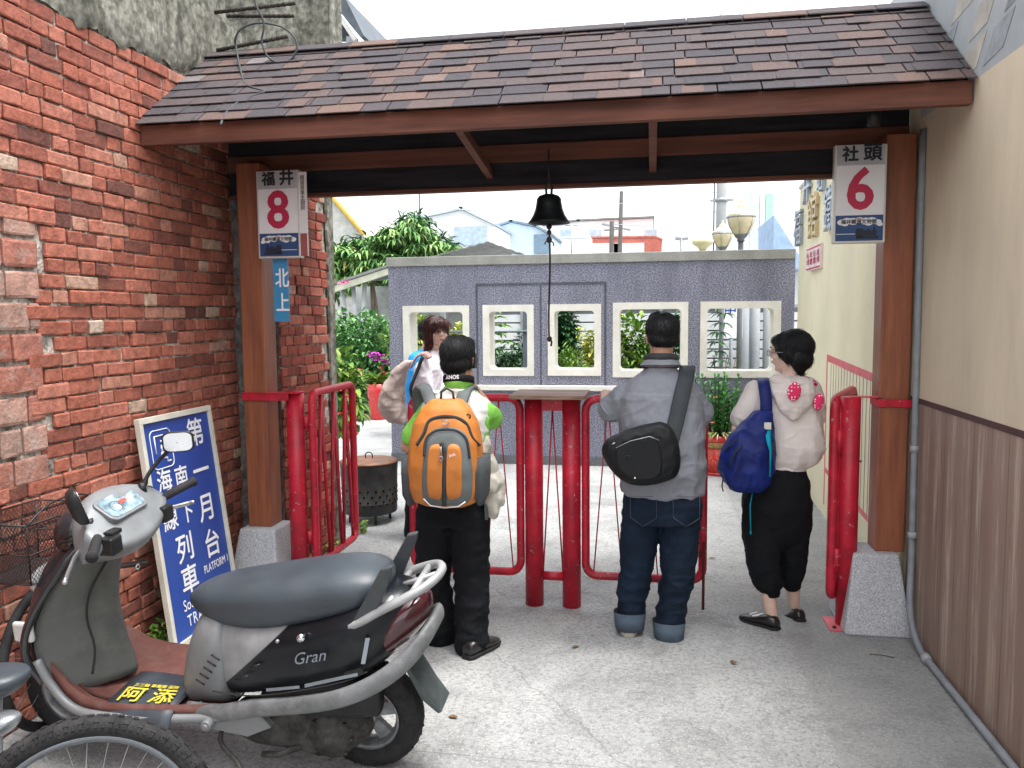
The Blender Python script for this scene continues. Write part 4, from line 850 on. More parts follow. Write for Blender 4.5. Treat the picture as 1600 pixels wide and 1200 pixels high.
    # mirrors
    for s_, base, mid, c, nr_, w_, h_ in ((1, (.95, .15, .985), (.94, .19, 1.02), (.925, .215, 1.085), V((-.55, -.62, .2)), .045, .068), (-1, (.94, -.15, 1.02), (.885, -.215, 1.13), (.80, -.21, 1.2), V((-.35, .9, .0)), .06, .042)):
        m = MB(); m.tube(smooth_path([base, tuple((V(base)*.6+V(mid)*.4)+V((.005, 0, .01))), mid, c], 4), [.012]*3+[.008]*(10), 10); m.tube([V(base)-V((0, 0, .02)), V(base)+V((0, 0, .025))], [.018, .013], 10); mo_ = m.build('mirror', M_BLACK, t, **K)
        nr_ = nr_.normalized(); ux = nr_.cross(V((0, 0, 1))).normalized(); uz = ux.cross(nr_).normalized(); c = V(c)
        def P2(sx_, sz_, h): return [c+ux*(a*sx_)+uz*(b*sz_)+nr_*h for a, b in rrect(-1, -1, 1, 1, .55, 5)]
        m = MB(); m.loft([P2(w_*.5, h_*.5, -.035), P2(w_*.85, h_*.85, -.025), P2(w_, h_, -.004), P2(w_, h_, .004), P2(w_*.9, h_*.9, .005)]); m.build('mirror_shell', M_BLACK, mo_, **K)
        m = MB(); m.loft([P2(w_*.88, h_*.88, .0052), P2(w_*.88, h_*.88, .0062)], smooth=False); m.build('mirror_glass', M_CHROME, mo_, **K)
    return t
scooter = make_scooter((-1.05, 2.80, 0), (R_(-7), 0, R_(180)), 'dusty silver and black scooter parked across the alley by the brick wall')
# ------------------------------------------------------------------ platform board leaning on the brick wall
A0 = onZ(272, 1021); A1 = onX(206, 652, XL+.035); B0 = V((-2.41, 4.23, 0)); B1 = onX(330, 633, XL+.035)
t = thing('platform_board', 'blue board in a cream frame with white platform lettering leaning on the brick wall', 'sign', (-2.42, 3.9, 0))
O = (A0+B0)/2; O.z = .0; ex = V((0, 1, 0)); ey = V((-.145, 0, 1.19)).normalized(); O = V((-2.405, 3.905, .004)); nn = ex.cross(ey); W_, H_ = .66, 1.205
def bp(u, v_, h=0.): return O+ex*u+ey*v_+nn*h
m = MB()
for (a, b, c, d) in ((-W_/2, 0, W_/2, .03), (-W_/2, H_-.03, W_/2, H_), (-W_/2, .0301, -W_/2+.028, H_-.0301), (W_/2-.028, .0301, W_/2, H_-.0301)): m.poly([bp(a, b), bp(c, b), bp(c, d), bp(a, d)], nn*.03)
m.build('frame', mat('cream_frame', (.6, .58, .5), .45, var=.08, dirt=.2, dcol=(.3, .28, .24)), t, bevel=.002)
m = MB(); m.poly([bp(-W_/2+.02, .02, .008), bp(W_/2-.02, .02, .008), bp(W_/2-.02, H_-.02, .008), bp(-W_/2+.02, H_-.02, .008)], nn*.008); m.build('blue_panel', M_BLUE, t)
k = MB()
def tx(s_, u, v_, size, **kw): put_text(k, s_, bp(u, v_, .0165), ex, ey, size, **kw)
for s_, v_ in (('第', 1.06), ('一', .845), ('月', .635), ('台', .43)): tx(s_, .155, v_, .165, bold=.0022)
for s_, v_ in (('南', .85), ('下', .655)): tx(s_, -.035, v_, .125, bold=.0018)
for s_, v_ in (('海', .855), ('線', .655)): tx(s_, -.185, v_, .13, bold=.0018)
for s_, v_ in (('列', .475), ('車', .305)): tx(s_, -.1, v_, .16, bold=.0022)
tx('PLATFORM 1', .165, .315, .062, bold=.0007, sx=.72); tx('Southbound', -.03, .19, .085, bold=.0004, sx=.78); tx('TRAIN', -.06, .105, .085, bold=.0007, sx=.85, space=1.15)
P = rrect(-.25, .93, -.075, 1.13, .03, 4)      # stairs symbol in a rounded outline
k.tube([bp(a, b, .018) for a, b in P], .0028, 4, closed=True)
k.tube([bp(-.215, 1.01, .018), bp(-.215, 1.1, .018), bp(-.14, 1.1, .018)], .004, 4); k.tube([bp(a, b, .018) for a, b in ((-.17, 1.0), (-.15, 1.0), (-.15, .98), (-.13, .98), (-.13, .96), (-.1, .96))], .005, 4)
k.tube([bp(-.16, 1.05, .018), bp(-.165, 1.02, .018)], .008, 5); k.tube([bp(-.16, 1.065, .018), bp(-.16, 1.075, .018)], .007, 5); k.tube([bp(-.165, 1.02, .018), bp(-.18, .985, .018)], .004, 4); k.tube([bp(-.16, 1.02, .018), bp(-.15, .99, .018)], .004, 4)
k.build('lettering', M_TXTW, t, fix=False)
# ------------------------------------------------------------------ bicycle wheel in the foreground (rest of the bicycle is left of the frame)
def tyre(mb, c, ax, R, r, n=64, knobs=True):
    c = V(c); ax = V(ax).normalized(); a = ax.cross(V((0, 0, 1))).normalized(); b = ax.cross(a)
    mb.tube([c+a*R*math.cos(2*math.pi*k/n)+b*R*math.sin(2*math.pi*k/n) for k in range(n)], r, 12, closed=True)
    if knobs:
        for k in range(110):
            th = 2*math.pi*k/110; d = a*math.cos(th)+b*math.sin(th); q = -a*math.sin(th)+b*math.cos(th)
            for s_ in ((0,) if k % 2 else (-1, 1)):
                ang = s_*.75; e = d*math.cos(ang)+ax*math.sin(ang); g_ = q; h = e.cross(g_); p = c+d*R+e*(r-.002)
                mb.poly([p+g_*.007+h*.006, p+g_*.007-h*.006, p-g_*.007-h*.006, p-g_*.007+h*.006], e*.0045)
            for s_ in (-1, 1):
                ang = s_*1.2; e = d*math.cos(ang)+ax*math.sin(ang); h = e.cross(q); p = c+d*R+e*(r-.002)
                mb.poly([p+q*.004+h*.006, p+q*.004-h*.006, p-q*.004-h*.006, p-q*.004+h*.006], e*.004)
# ------------------------------------------------------------------ people
M_SKIN = mat('skin', (.52, .30, .21), .5, var=.06, scale=20, sss=.12)
M_SKINL = mat('fair_skin', (.72, .50, .40), .48, var=.05, scale=20, sss=.12)
M_HAIR = mat('black_hair', (.006, .0065, .009), .5, var=.3, scale=30)
M_HAIRB = mat('brown_hair', (.075, .022, .018), .4, var=.35, scale=25)
def P3(px, py, y): return onY(px, py, y)
def Rz(a): return Matrix.Rotation(R_(a), 4, 'Z')
def eye(c, M): return Matrix.Translation(c) @ M
def ering(c, rx, ry, yaw, n=28, tx=0, ty=0, e=2.3):
    M = Rz(yaw); out = []
    for k in range(n):
        a = 2*math.pi*k/n; cs, sn = math.cos(a), math.sin(a); x = rx*math.copysign(abs(cs)**(2/e), cs); y = ry*math.copysign(abs(sn)**(2/e), sn)
        out.append(V(c)+M @ V((x, y, 0))+V((0, 0, tx*x+ty*y)))
    return out
def limb(mb, pts, rad, n=14, balls=True):
    pts = [V(p) for p in pts]; mb.tube(pts, rad, n)
    if balls:
        for p, r in zip(pts, rad): mb.ell(p, r*.99, n=12, m=8)
def hand(mb, w_, d, palm, s=1.):
    """w_ wrist, d direction of the fingers, palm = normal of the palm; relaxed curl"""
    d = V(d).normalized(); palm = V(palm); palm = (palm-d*palm.dot(d)).normalized(); a = d.cross(palm).normalized(); w_ = V(w_)
    q = w_+d*.045*s
    mb.loft([[w_+d*t*s+a*(x*math.cos(k*math.pi/6))*s+palm*(.013*math.sin(k*math.pi/6))*s for k in range(12)] for t, x in ((-.01, .024), (.02, .03), (.05, .039), (.085, .04), (.095, .03))])
    for i, (off, L_) in enumerate(((-.032, .066), (-.011, .075), (.011, .07), (.031, .055))):
        p = w_+d*.085*s+a*off*s*1.02; pts = [p]; dd = d.copy()
        for k, f in enumerate((.45, .32, .25)): dd = (dd+palm*(.28+.1*k+.03*i)).normalized(); p = p+dd*L_*f*s; pts.append(p)
        mb.tube(pts, [.0092*s, .0086*s, .008*s, .0065*s], 8); mb.ell(pts[-1], .0066*s, n=8, m=6)
    p = w_+d*.03*s-a*.03*s; t1 = p+(d*.6-a*.6+palm*.3).normalized()*.035*s; t2 = t1+(d*.85-a*.15+palm*.4).normalized()*.03*s
    mb.tube([p, t1, t2], [.012*s, .0105*s, .008*s], 8); mb.ell(t2, .008*s, n=8, m=6)
def head_pieces(mb, c, M, s=1., fem=False):
    T = Matrix.Translation(V(c)) @ M @ Matrix.Scale(s, 4)
    def el(p, r): mb.ell(T @ V(p), V(r)*s, M, n=18, m=12)
    el((0, -.012, .03), (.073, .092, .082)); el((0, .018, -.03), (.057 if fem else .061, .068, .078)); el((0, .012, -.06), (.05, .058, .045))
    el((0, .056, -.092), (.026, .024, .02)); el((0, .078, .03), (.042, .016, .024))
    el((0, .096, -.018), (.011, .014, .013)); mb.tube([T @ V((0, .08, .022)), T @ V((0, .09, .0)), T @ V((0, .1, -.02))], [.008*s, .009*s, .01*s], 8)
    for x in (-1, 1):
        el((x*.011, .087, -.024), (.008, .009, .007)); el((x*.036, .062, -.025), (.024, .02, .02)); el((x*.074, -.004, -.012), (.009, .02, .031)); el((x*.081, -.014, .0), (.006, .012, .018))
    el((0, .083, -.05), (.024, .012, .007)); el((0, .08, -.062), (.02, .011, .008))
def face_parts(c, M, par, s=1., lips=(.42, .12, .11)):
    T = Matrix.Translation(V(c)) @ M @ Matrix.Scale(s, 4)
    e = MB(); d = MB(); b = MB(); l = MB()
    for x in (-1, 1):
        e.ell(T @ V((x*.031, .081, .004)), V((.0135, .008, .0065))*s, M); d.ell(T @ V((x*.031, .0875, .004)), V((.0058, .003, .006))*s, M)
        d.tube([T @ V((x*.016, .089, .007)), T @ V((x*.031, .0905, .0115)), T @ V((x*.046, .083, .007))], .0018*s, 5)
        b.tube([T @ V((x*.014, .094, .026)), T @ V((x*.03, .093, .031)), T @ V((x*.05, .08, .026))], .003*s, 6)
    l.ell(T @ V((0, .0905, -.0505)), V((.02, .006, .0038))*s, M); l.ell(T @ V((0, .0885, -.059)), V((.017, .006, .0045))*s, M)
    e.build('eyes', mat('eye_white', (.7, .68, .66), .25), par); d.build('irises', mat('iris_dark', (.02, .012, .01), .15), par); b.build('eyebrows', M_HAIRB, par); l.build('lips', mat('lips_%d' % int(lips[0]*100), lips, .4), par)
def hair_strands(mb, shell, T, n, L_, r=.0012, seed=1, flow=(0, .03, .12), lift=.002, drop=1., lim=None):
    """thin tapered strands laid over the shell, flowing down from the crown"""
    random.seed(seed); ns = normals(shell); crown = T @ V(flow)
    for i in random.sample(range(len(shell.v)), min(n, len(shell.v))):
        p = shell.v[i]; nn = ns[i]
        if lim and not lim(p): continue
        d = (p-crown); d = d-nn*d.dot(nn)+V((0, 0, -1))*.06*drop; d = d-nn*d.dot(nn)
        if d.length < 1e-4: continue
        d.normalize(); d = (d+V((random.gauss(0, .16), random.gauss(0, .16), random.gauss(0, .1)))).normalized(); q = p-d*.006; l = L_*random.uniform(.6, 1.2)
        pts = [q-nn*.001, q+d*l*.35+nn*lift, q+d*l*.7+nn*lift-nn*l*l*1.6, q+d*l+nn*(lift*.6)-nn*l*l*4.2+V((0, 0, -l*.12*drop))]
        mb.tube(pts, [r*.6, r, r*.8, r*.15], 3, cap=False)
def make_hair(name, pieces, c, M, s, m, par, strands=900, L_=.05, seed=1, vox=.006, **kw):
    T = Matrix.Translation(V(c)) @ M @ Matrix.Scale(s, 4); b = MB()
    for p, r in pieces: b.ell(T @ V(p), V(r)*s, M, n=20, m=14)
    sh = blob(b, vox, 4); sh2 = MB(); sh2.mesh(sh)
    inv = (Matrix.Translation(V(c)) @ M).inverted()
    for i, (p, nn) in enumerate(zip(sh2.v, normals(sh))):      # locks: relief running down the hair
        q = inv @ p; a = math.atan2(q.x, q.y); sh2.v[i] = p+nn*(.0013*noise.noise(V((a*9, q.z*6, seed)))+.001*noise.noise(V((a*24, q.z*9, seed+3))))
    hair_strands(sh2, sh, T, strands*2, L_, seed=seed, **kw)
    return sh2.build(name, m, par, fix=False)
def cloth(mb, vox, amp, freq, seed=0, it=5, mask=None, amp2=.0015):
    b = blob(mb, vox, it); wrinkle(b, amp, freq, seed, mask); wrinkle(b, .0035, (7, 7, 15), seed+9, mask, 3); wrinkle(b, .0022, (15, 15, 9), seed+19, mask, 3); wrinkle(b, amp2, (38, 38, 22), seed+5, None, False); return b
def shoe(c, d, up=V((0, 0, 1)), L_=.27, w_=.048, h=.06, sole=.022, pitch=0.):
    """c heel bottom, d toe direction"""
    d = V(d).normalized(); sd_ = d.cross(up).normalized(); u = sd_.cross(d).normalized(); m = MB(); s_ = MB(); c = V(c)
    def ring(t, w1, z0, z1, e=2.6):
        out = []
        for k in range(16):
            a = 2*math.pi*k/16; cs, sn = math.cos(a), math.sin(a); out.append(c+d*(t*L_)+sd_*(w1*math.copysign(abs(cs)**(2/e), cs))+u*((z0+z1)/2+(z1-z0)/2*math.copysign(abs(sn)**(2/e), sn)))
        return out
    m.loft([ring(0, w_*.5, sole*.8, h*.9), ring(.06, w_*.74, sole*.7, h*1.25), ring(.25, w_*.8, sole*.7, h*1.35), ring(.42, w_*.82, sole*.7, h*1.1), ring(.6, w_*.97, sole*.7, h*.86), ring(.8, w_*.95, sole*.7, h*.72), ring(.94, w_*.66, sole*.7, h*.55), ring(1., w_*.3, sole*.8, h*.4)])
    s_.loft([ring(-.02, w_*.5, 0, sole, 4), ring(.06, w_*.82, 0, sole, 4), ring(.3, w_*.84, 0, sole, 4), ring(.6, w_*1.04, 0, sole, 4), ring(.84, w_*.98, 0, sole, 4), ring(.97, w_*.62, .003, sole, 4), ring(1.02, w_*.25, .006, sole, 4)], smooth=False)
    return m, s_
def person(label, base, c, yaw=0., hyaw=0., hpitch=0., hs=1., sk=M_SKIN, fem=False, neck=None, torso=None, arms=(), legs=(), group=None):
    """one continuous skin body; clothing is added by the caller"""
    t = thing('person', label, 'person', base, group=group); M = Rz(hyaw) @ Matrix.Rotation(R_(hpitch), 4, 'X'); b = MB()
    head_pieces(b, c, M, hs, fem)
    T = Matrix.Translation(V(c)) @ M
    nr = .047 if fem else .058
    b.tube([T @ V((0, -.02, -.02)), (T @ V((0, -.022, -.09))+V(neck))/2, V(neck)-V((0, 0, .03))], [nr*hs, nr*hs*.98, nr*1.25], 16)
    b.loft([ering(p, rx*.86, ry*.86, yaw) for p, rx, ry in torso])
    for sh, el, wr, hd, pn in arms:
        k = .8 if fem else 1.; limb(b, [sh, (V(sh)+V(el))/2, el, (V(el)*.65+V(wr)*.35), wr], [.05*k, .045*k, .038*k, .04*k, .026*k]); hand(b, wr, hd, pn, .92 if fem else 1.)
    for hp, kn, an in legs:
        k = .88 if fem else 1.; limb(b, [hp, (V(hp)+V(kn))/2, kn, (V(kn)*.7+V(an)*.3), an], [.075*k, .068*k, .05*k, .054*k, .036*k])
    sm = blob(b, .0062, 4, .5); o = sm.build('body', sk, t, fix=False); return t, o, M
# ---- man with the orange backpack
Y1 = 3.9
hc = P3(717, 560, Y1+.02); nk = P3(717, 603, Y1-.02); Ls, Rs = P3(670, 641, Y1), P3(757, 641, Y1)
tor = [(P3(706, 815, Y1), .13, .1), (P3(706, 775, Y1), .155, .115), (P3(708, 730, Y1), .145, .11), (P3(711, 690, Y1), .155, .115), (P3(713, 650, Y1), .162, .105), (P3(714, 636, Y1), .152, .092), (P3(715, 624, Y1), .125, .08), (P3(716, 613, Y1), .08, .068)]
Le, Re = P3(637, 697, Y1+.05), P3(772, 657, Y1+.1); Lw, Rw = P3(690, 640, Y1+.27), P3(739, 605, Y1+.17)
Lh, Rh = P3(682, 800, Y1), P3(732, 800, Y1); Lk, Rk = P3(677, 900, Y1+.06), P3(737, 905, Y1+.01); La, Ra = P3(688, 985, Y1+.05), P3(737, 1002, Y1-.05)
t, bo, M = person('person in white vest over lime green shirt wearing an orange backpack', (hc.x, Y1, 0), hc, 0, -8, 2, .98, M_SKIN, False, nk, tor, [(Ls, Le, Lw, (.3, .4, .7), (.6, 0, .2)), (Rs, Re, Rw, (-.2, .3, .8), (-.6, 0, .2))], [(Lh, Lk, La), (Rh, Rk, Ra)])
man1 = t
make_hair('hair', [((0, -.022, .036), (.086, .102, .088)), ((0, -.055, -.015), (.076, .06, .062)), ((0, -.05, -.05), (.055, .045, .04)), ((-.05, -.01, .0), (.033, .05, .05)), ((.05, -.01, .0), (.033, .05, .05)), ((.0, .05, .075), (.06, .045, .035))], hc, M, .98, M_HAIR, t, 1500, .045, 3)
sh = MB(); sh.loft([ering(p, rx*1.08+.004, ry*1.1+.004, 0) for p, rx, ry in tor[1:]]+[ering(nk+V((0, 0, .01)), .062, .06, 0)])
for s_, e in ((Ls, Le), (Rs, Re)): limb(sh, [s_+V((0, 0, -.005)), s_.lerp(e, .4), s_.lerp(e, .72)], [.053, .055, .06], 16)
cb_ = cloth(sh, .0075, .002, (13, 13, 7), 2); cb_.build('shirt', mat('lime_green_cotton', (.24, .60, .10), .8, var=.08, scale=8, bump=.2, bscale=300), t, fix=False)
sh = MB(); sh.loft([ering(p, rx*1.02+.012, ry*1.18+.01, 0) for p, rx, ry in tor[1:]]+[ering(nk+V((0, 0, -.012)), .075, .075, 0)])
for s_, d in ((Ls, -1), (Rs, 1)): sh.ell(s_+V((-d*.028, 0, .008)), (.062, .082, .06))
cloth(sh, .0075, .003, (14, 14, 5), 7).build('vest', mat('off_white_vest', (.74, .76, .72), .85, var=.07, scale=6, bump=.2, bscale=200), t, fix=False)
cl = MB(); cl.tube([nk+V((.064*math.cos(a), .062*math.sin(a)+.005, .022+.012*math.sin(a))) for a in [k*math.pi/10 for k in range(20)]], .014, 8, closed=True, flat=1.5); cl.build('collar', MATS['lime_green_cotton'], t)
tr = MB(); tr.loft([ering(P3(706, 762, Y1), .158, .12, 0), ering(P3(706, 790, Y1), .168, .125, 0), ering(P3(706, 815, Y1), .165, .12, 0)])
limb(tr, [Lh, Lk.lerp(Lh, .5), Lk, La.lerp(Lk, .45), La+V((0, 0, .02)), La-V((0, .0, .035))], [.102, .098, .088, .078, .08, .076], 18); limb(tr, [Rh, Rk.lerp(Rh, .5), Rk, Ra.lerp(Rk, .45), Ra+V((0, 0, .02)), Ra-V((0, 0, .035))], [.102, .1, .09, .08, .083, .078], 18)
M_TROU = mat('black_trousers', (.006, .007, .0095), .8, var=.2, scale=8, bump=.15, bscale=200)
cloth(tr, .0075, .007, (8, 8, 16), 11, mask=lambda p: 1.6 if p.z < .32 else .8).build('trousers', M_TROU, t, fix=False)
M_SHOE = mat('black_leather_shoe', (.012, .012, .013), .32, var=.2, scale=15, coat=.2); M_SOLE = mat('dark_sole', (.025, .024, .024), .7)
for c_, d in ((onZ(684, 1004), V((.5, .85, 0))), (onZ(729, 1031), V((.42, .9, 0)))):
    a, b = shoe(c_, d, L_=.26, w_=.05, h=.07); so_ = a.build('shoe', M_SHOE, t); b.build('sole', M_SOLE, so_)
# camera and neck strap
t = thing('camera', 'black camera held at the eye of the man with the orange backpack, lettered strap', 'camera', P3(717, 575, Y1+.2))
m = MB(); c_ = hc+V((.0, .17, -.0)); m.box(c_-V((.055, .03, .06)), c_+V((.05, .03, .02))); m.box(c_+V((-.03, -.03, .0202)), c_+V((.03, .02, .04))); m.cyl(c_+V((0, .03, -.02)), c_+V((0, .12, -.02)), .033, .036, 20); m.build('camera_body', M_BLACK, t, bevel=.005)
m = MB(); pts = [nk+V((.075*math.cos(a), -.0+.08*math.sin(a), .03+.018*math.sin(a)*-1)) for a in [R_(-200+k*11) for k in range(21)]]
nr_ = [(p-nk)*V((1, 1, 0)) for p in pts]; m.strap(pts, .036, .004, nr_); st_ = m.build('neck_strap', mat('black_strap', (.012, .012, .013), .7), t)
k = MB(); put_text(k, 'SONY', nk+V((-.012, -.088, .052)), (-1, 0.0, -.05), (0, -.0, -1), .026, bold=.0012, lift=-.0); 
for i, p in enumerate(k.v): k.v[i] = V((p.x, nk.y-.0905+1.1*(p.x-nk.x)**2*6-.0002*i*0, p.z))
k.build('strap_lettering', M_TXTW, st_, fix=False)
# backpack
def softbag(secs, vox=.008, n=26): m = MB(); m.loft([ering(c_, rx, ry, yw, n, e=2.8) for c_, rx, ry, yw in secs]); return m
t = thing('backpack', 'orange backpack with grey panels worn by the man in the lime green shirt', 'backpack', P3(700, 790, Y1-.2))
M_OR = mat('orange_nylon', (.55, .185, .03), .55, var=.08, scale=9, bump=.25, bscale=350); M_GN = mat('slate_grey_nylon', (.14, .16, .16), .6, var=.1, scale=9, bump=.2, bscale=350); M_DG = mat('charcoal_webbing', (.045, .05, .052), .7, bump=.3, bscale=300)
yb = Y1-.245; ctr = []
for px, py, rx, ry in ((697, 789, .10, .05), (696, 782, .15, .085), (696, 760, .172, .11), (696, 725, .176, .125), (697, 690, .17, .12), (697, 660, .15, .105), (698, 638, .115, .085), (698, 624, .07, .05)): ctr.append((P3(px, py, yb), rx, ry))
m = MB(); m.loft([ering(c_, rx, ry, 0, 30, e=2.9) for c_, rx, ry in ctr]); pk = blob(m, .008, 5); wrinkle(pk, .003, (18, 18, 10), 4)
pk.build('pack_body', M_OR, t, fix=False)
def pface(px, py, off=0.):      # point on the rear face of the pack
    z = P3(px, py, yb).z
    for a, b in zip(ctr, ctr[1:]):
        if a[0].z <= z <= b[0].z or b is ctr[-1]:
            f = min(max((z-a[0].z)/(b[0].z-a[0].z), 0), 1); ry = a[1+1]*(1-f)+b[2]*f; rx = a[1]*(1-f)+b[1]*f; cx = a[0].x*(1-f)+b[0].x*f; break
    if z < ctr[0][0].z: rx, ry, cx = ctr[0][1], ctr[0][2], ctr[0][0].x
    x = P3(px, py, yb-ry).x; u = min(abs(x-cx)/rx, .985); yy = yb-ry*(1-u**2.9)**(1/2.9)
    return V((x, yy-off, z))
def pstrip(pts, w_, th, m_, name, k=5):
    P = smooth_path([pface(*p) for p in pts], k); q = MB(); nn = [(p-V((ctr[3][0].x, yb+.02, p.z))) for p in P]; q.strap([p-(n_.normalized()*.003) for p, n_ in zip(P, nn)], w_, th, nn); return q.build(name, m_, t)
def ppatch(poly, off, m_, name):
    n = len(poly); cx = sum(p[0] for p in poly)/n; cy = sum(p[1] for p in poly)/n; vs = []; fs = []; R = 8
    for r in range(R+1):
        for (x, y) in poly: vs.append(pface(cx+(x-cx)*(r/R if r else .001), cy+(y-cy)*(r/R if r else .001), off if r < R-.5 else off*.2))
    for r in range(R):
        for k in range(n): fs.append((r*n+k, r*n+(k+1) % n, (r+1)*n+(k+1) % n, (r+1)*n+k))
    q = MB(); q.add(vs, fs, True); return q.build(name, m_, t)
def pix_round(pts, k=4): return [(p.x, p.y) for p in smooth_path([V((a, b, 0)) for a, b in pts], k, closed=True)]
ppatch(pix_round([(663, 700), (668, 676), (680, 665), (698, 662), (715, 665), (728, 676), (733, 700), (736, 740), (733, 775), (718, 783), (698, 785), (678, 783), (662, 775), (659, 740)]), .02, M_GN, 'front_pocket')
ppatch(pix_round([(668, 720), (672, 690), (682, 684), (691, 686), (694, 700), (694, 740), (692, 772), (680, 774), (669, 765)]), .031, M_OR, 'pocket_panel')
ppatch(pix_round([(699, 700), (702, 686), (712, 684), (721, 692), (723, 720), (722, 765), (712, 774), (700, 772), (698, 740)]), .031, M_OR, 'pocket_panel')
def zipline(pts, off, w_, m_, name):
    P = smooth_path([pface(a, b, off) for a, b in pts], 5); q = MB(); nn = [V((0, -1, 0))]*len(P); q.strap(P, w_, .003, nn); return q.build(name, m_, t)
zipline([(664, 705), (667, 680), (680, 668), (698, 665), (716, 668), (729, 682), (733, 710)], .021, .012, M_DG, 'pocket_zip')
zipline([(650, 690), (662, 672), (670, 654), (685, 648), (700, 647), (716, 650), (728, 660), (735, 680), (744, 694)], .002, .016, M_DG, 'main_zip')
zipline([(691, 684), (697, 700), (696, 740), (696, 782)], .026, .022, M_DG, 'centre_web')
q = MB(); q.tube([pface(664, 770, .03), pface(675, 781, .03), pface(697, 786, .03), pface(718, 783, .03), pface(728, 776, .03)], .003, 6); q.build('reflective_piping', M_TXTW, t)
q = MB(); c_ = pface(697, 655, .012); q.tube([c_+V((.018*math.cos(a), -.004, .01*math.sin(a))) for a in [k*.628 for k in range(10)]], .0025, 6, closed=True); q.build('zip_pull', M_STEEL, t)
q = MB(); c_ = pface(692, 696, .035); q.tube([c_+V((0, 0, .02)), c_+V((0, 0, -.03))], .004, 6); q.tube([c_+V((.009*math.cos(a), -.003, -.035+.011*math.sin(a))) for a in [k*.628 for k in range(10)]], .0025, 6, closed=True); q.build('zip_pull', M_STEEL, t)
q = MB(); c_ = pface(729, 648, .003); q.lathe([(.006, 0), (.013, 0), (.013, .004), (.006, .004), (.006, 0)], Matrix.Translation(c_) @ Matrix.Rotation(R_(90), 4, 'X'), 14, cap=False); q.build('cable_port', M_DG, t)
k = MB(); c_ = pface(709, 702, .034); put_text(k, 'jack', c_, (1, 0, .28), (-.28, 0, 1), .02, bold=.0003); k.build('logo_lettering', M_TXTW, t, fix=False)
q = MB(); c_ = P3(699, 622, yb-.0); q.tube([c_+V((-.032, 0, -.01)), c_+V((-.028, -.005, .03)), c_+V((0, -.008, .047)), c_+V((.028, -.005, .03)), c_+V((.032, 0, -.01))], .006, 8); q.build('haul_loop', M_DG, t)
for s_, sx_ in ((-1, 643), (1, 752)):
    q = MB(); e_ = softbag([(P3(sx_, 787, yb+.02), .012, .045, 0), (P3(sx_, 770, yb+.015), .035, .075, 0), (P3(sx_, 735, yb+.015), .04, .085, 0), (P3(sx_+s_*1, 712, yb+.015), .036, .08, 0)]); e_.build('side_pocket', mat('grey_mesh', (.09, .1, .105), .7, bump=.7, bscale=500, mottle=.3, msc=300), t)
    q = MB(); x = V((s_*.055, 0, 0)); a = P3(697+s_*20, 640, yb+.03); b = P3(697+s_*30, 612, Y1-.07); c_ = P3(697+s_*38, 606, Y1-.01); d = P3(697+s_*44, 618, Y1+.08)
    q.strap(smooth_path([a, b, c_, d, d+V((s_*.01, .055, -.1)), d+V((0, .045, -.22))], 4), .062, .014, [V((0, -1, .4))]*4+[V((0, -.6, 1))]*4+[V((0, 0, 1))]*4+[V((0, .7, .7))]*4+[V((0, 1, 0))]*5); q.build('shoulder_strap', M_GN, t)
# pale jacket hanging at his right hip
m = MB()
for px, py, r in ((757, 700, .03), (762, 730, .045), (768, 755, .055), (773, 775, .045), (770, 790, .03)): m.ell(P3(px, py, Y1-.03), (r, r*1.2, .06))
m.ell(P3(783, 770, Y1-.02), (.012, .03, .06))
cloth(m, .007, .013, (26, 26, 9), 3).build('tied_jacket', mat('pale_beige_cloth', (.5, .48, .42), .85, var=.08, scale=8), man1, fix=False)
q = MB(); q.strap([P3(757, 745, Y1-.06), P3(758, 780, Y1-.07), P3(760, 812, Y1-.05)], .016, .003, V((0, -1, 0))); q.build('hanging_strap', M_GN, man1)
# ---- man in the grey polo shirt
Y2 = 4.2
hc = P3(1034, 525, Y2+.02); nk = P3(1032, 573, Y2-.02); Ls, Rs = P3(975, 618, Y2), P3(1077, 616, Y2)
tor = [(P3(1034, 800, Y2), .17, .12), (P3(1035, 770, Y2), .195, .15), (P3(1036, 735, Y2), .2, .17), (P3(1035, 695, Y2), .2, .175), (P3(1033, 650, Y2), .205, .16), (P3(1030, 618, Y2), .19, .13), (P3(1030, 604, Y2), .165, .115), (P3(1030, 591, Y2), .125, .1), (P3(1031, 581, Y2), .09, .085)]
Le, Re = P3(950, 646, Y2+.06), P3(1098, 656, Y2+.05); Lw, Rw = P3(945, 615, Y2+.3), P3(1078, 625, Y2+.3)
Lh, Rh = P3(1004, 800, Y2), P3(1064, 800, Y2); Lk, Rk = P3(993, 895, Y2+.03), P3(1058, 900, Y2); La, Ra = P3(984, 960, Y2+.03), P3(1045, 975, Y2)
t, bo, M = person('person in grey polo shirt and turned-up jeans standing at the red barrier', (hc.x, Y2, 0), hc, 0, 7, 6, 1.02, M_SKIN, False, nk, tor, [(Ls, Le, Lw, (.3, .9, .0), (0, 0, -1)), (Rs, Re, Rw, (-.5, .8, 0), (0, 0, -1))], [(Lh, Lk, La), (Rh, Rk, Ra)])
make_hair('hair', [((0, -.018, .045), (.084, .1, .078)), ((0, -.05, .0), (.076, .058, .055)), ((0, .04, .085), (.06, .055, .035)), ((-.05, -.01, .02), (.032, .045, .04)), ((.05, -.01, .02), (.032, .045, .04))], hc, M, 1.02, M_HAIR, t, 1300, .028, 5, r=.0013)
M_POLO = mat('grey_polo_knit', (.24, .255, .29), .85, var=.07, scale=7, bump=.25, bscale=420, mottle=.12, msc=500)
sh = MB(); sh.loft([ering(p, rx*1.04+.006, ry*1.04+.006, 0) for p, rx, ry in tor[1:]]+[ering(nk+V((0, 0, .0)), .075, .075, 0)])
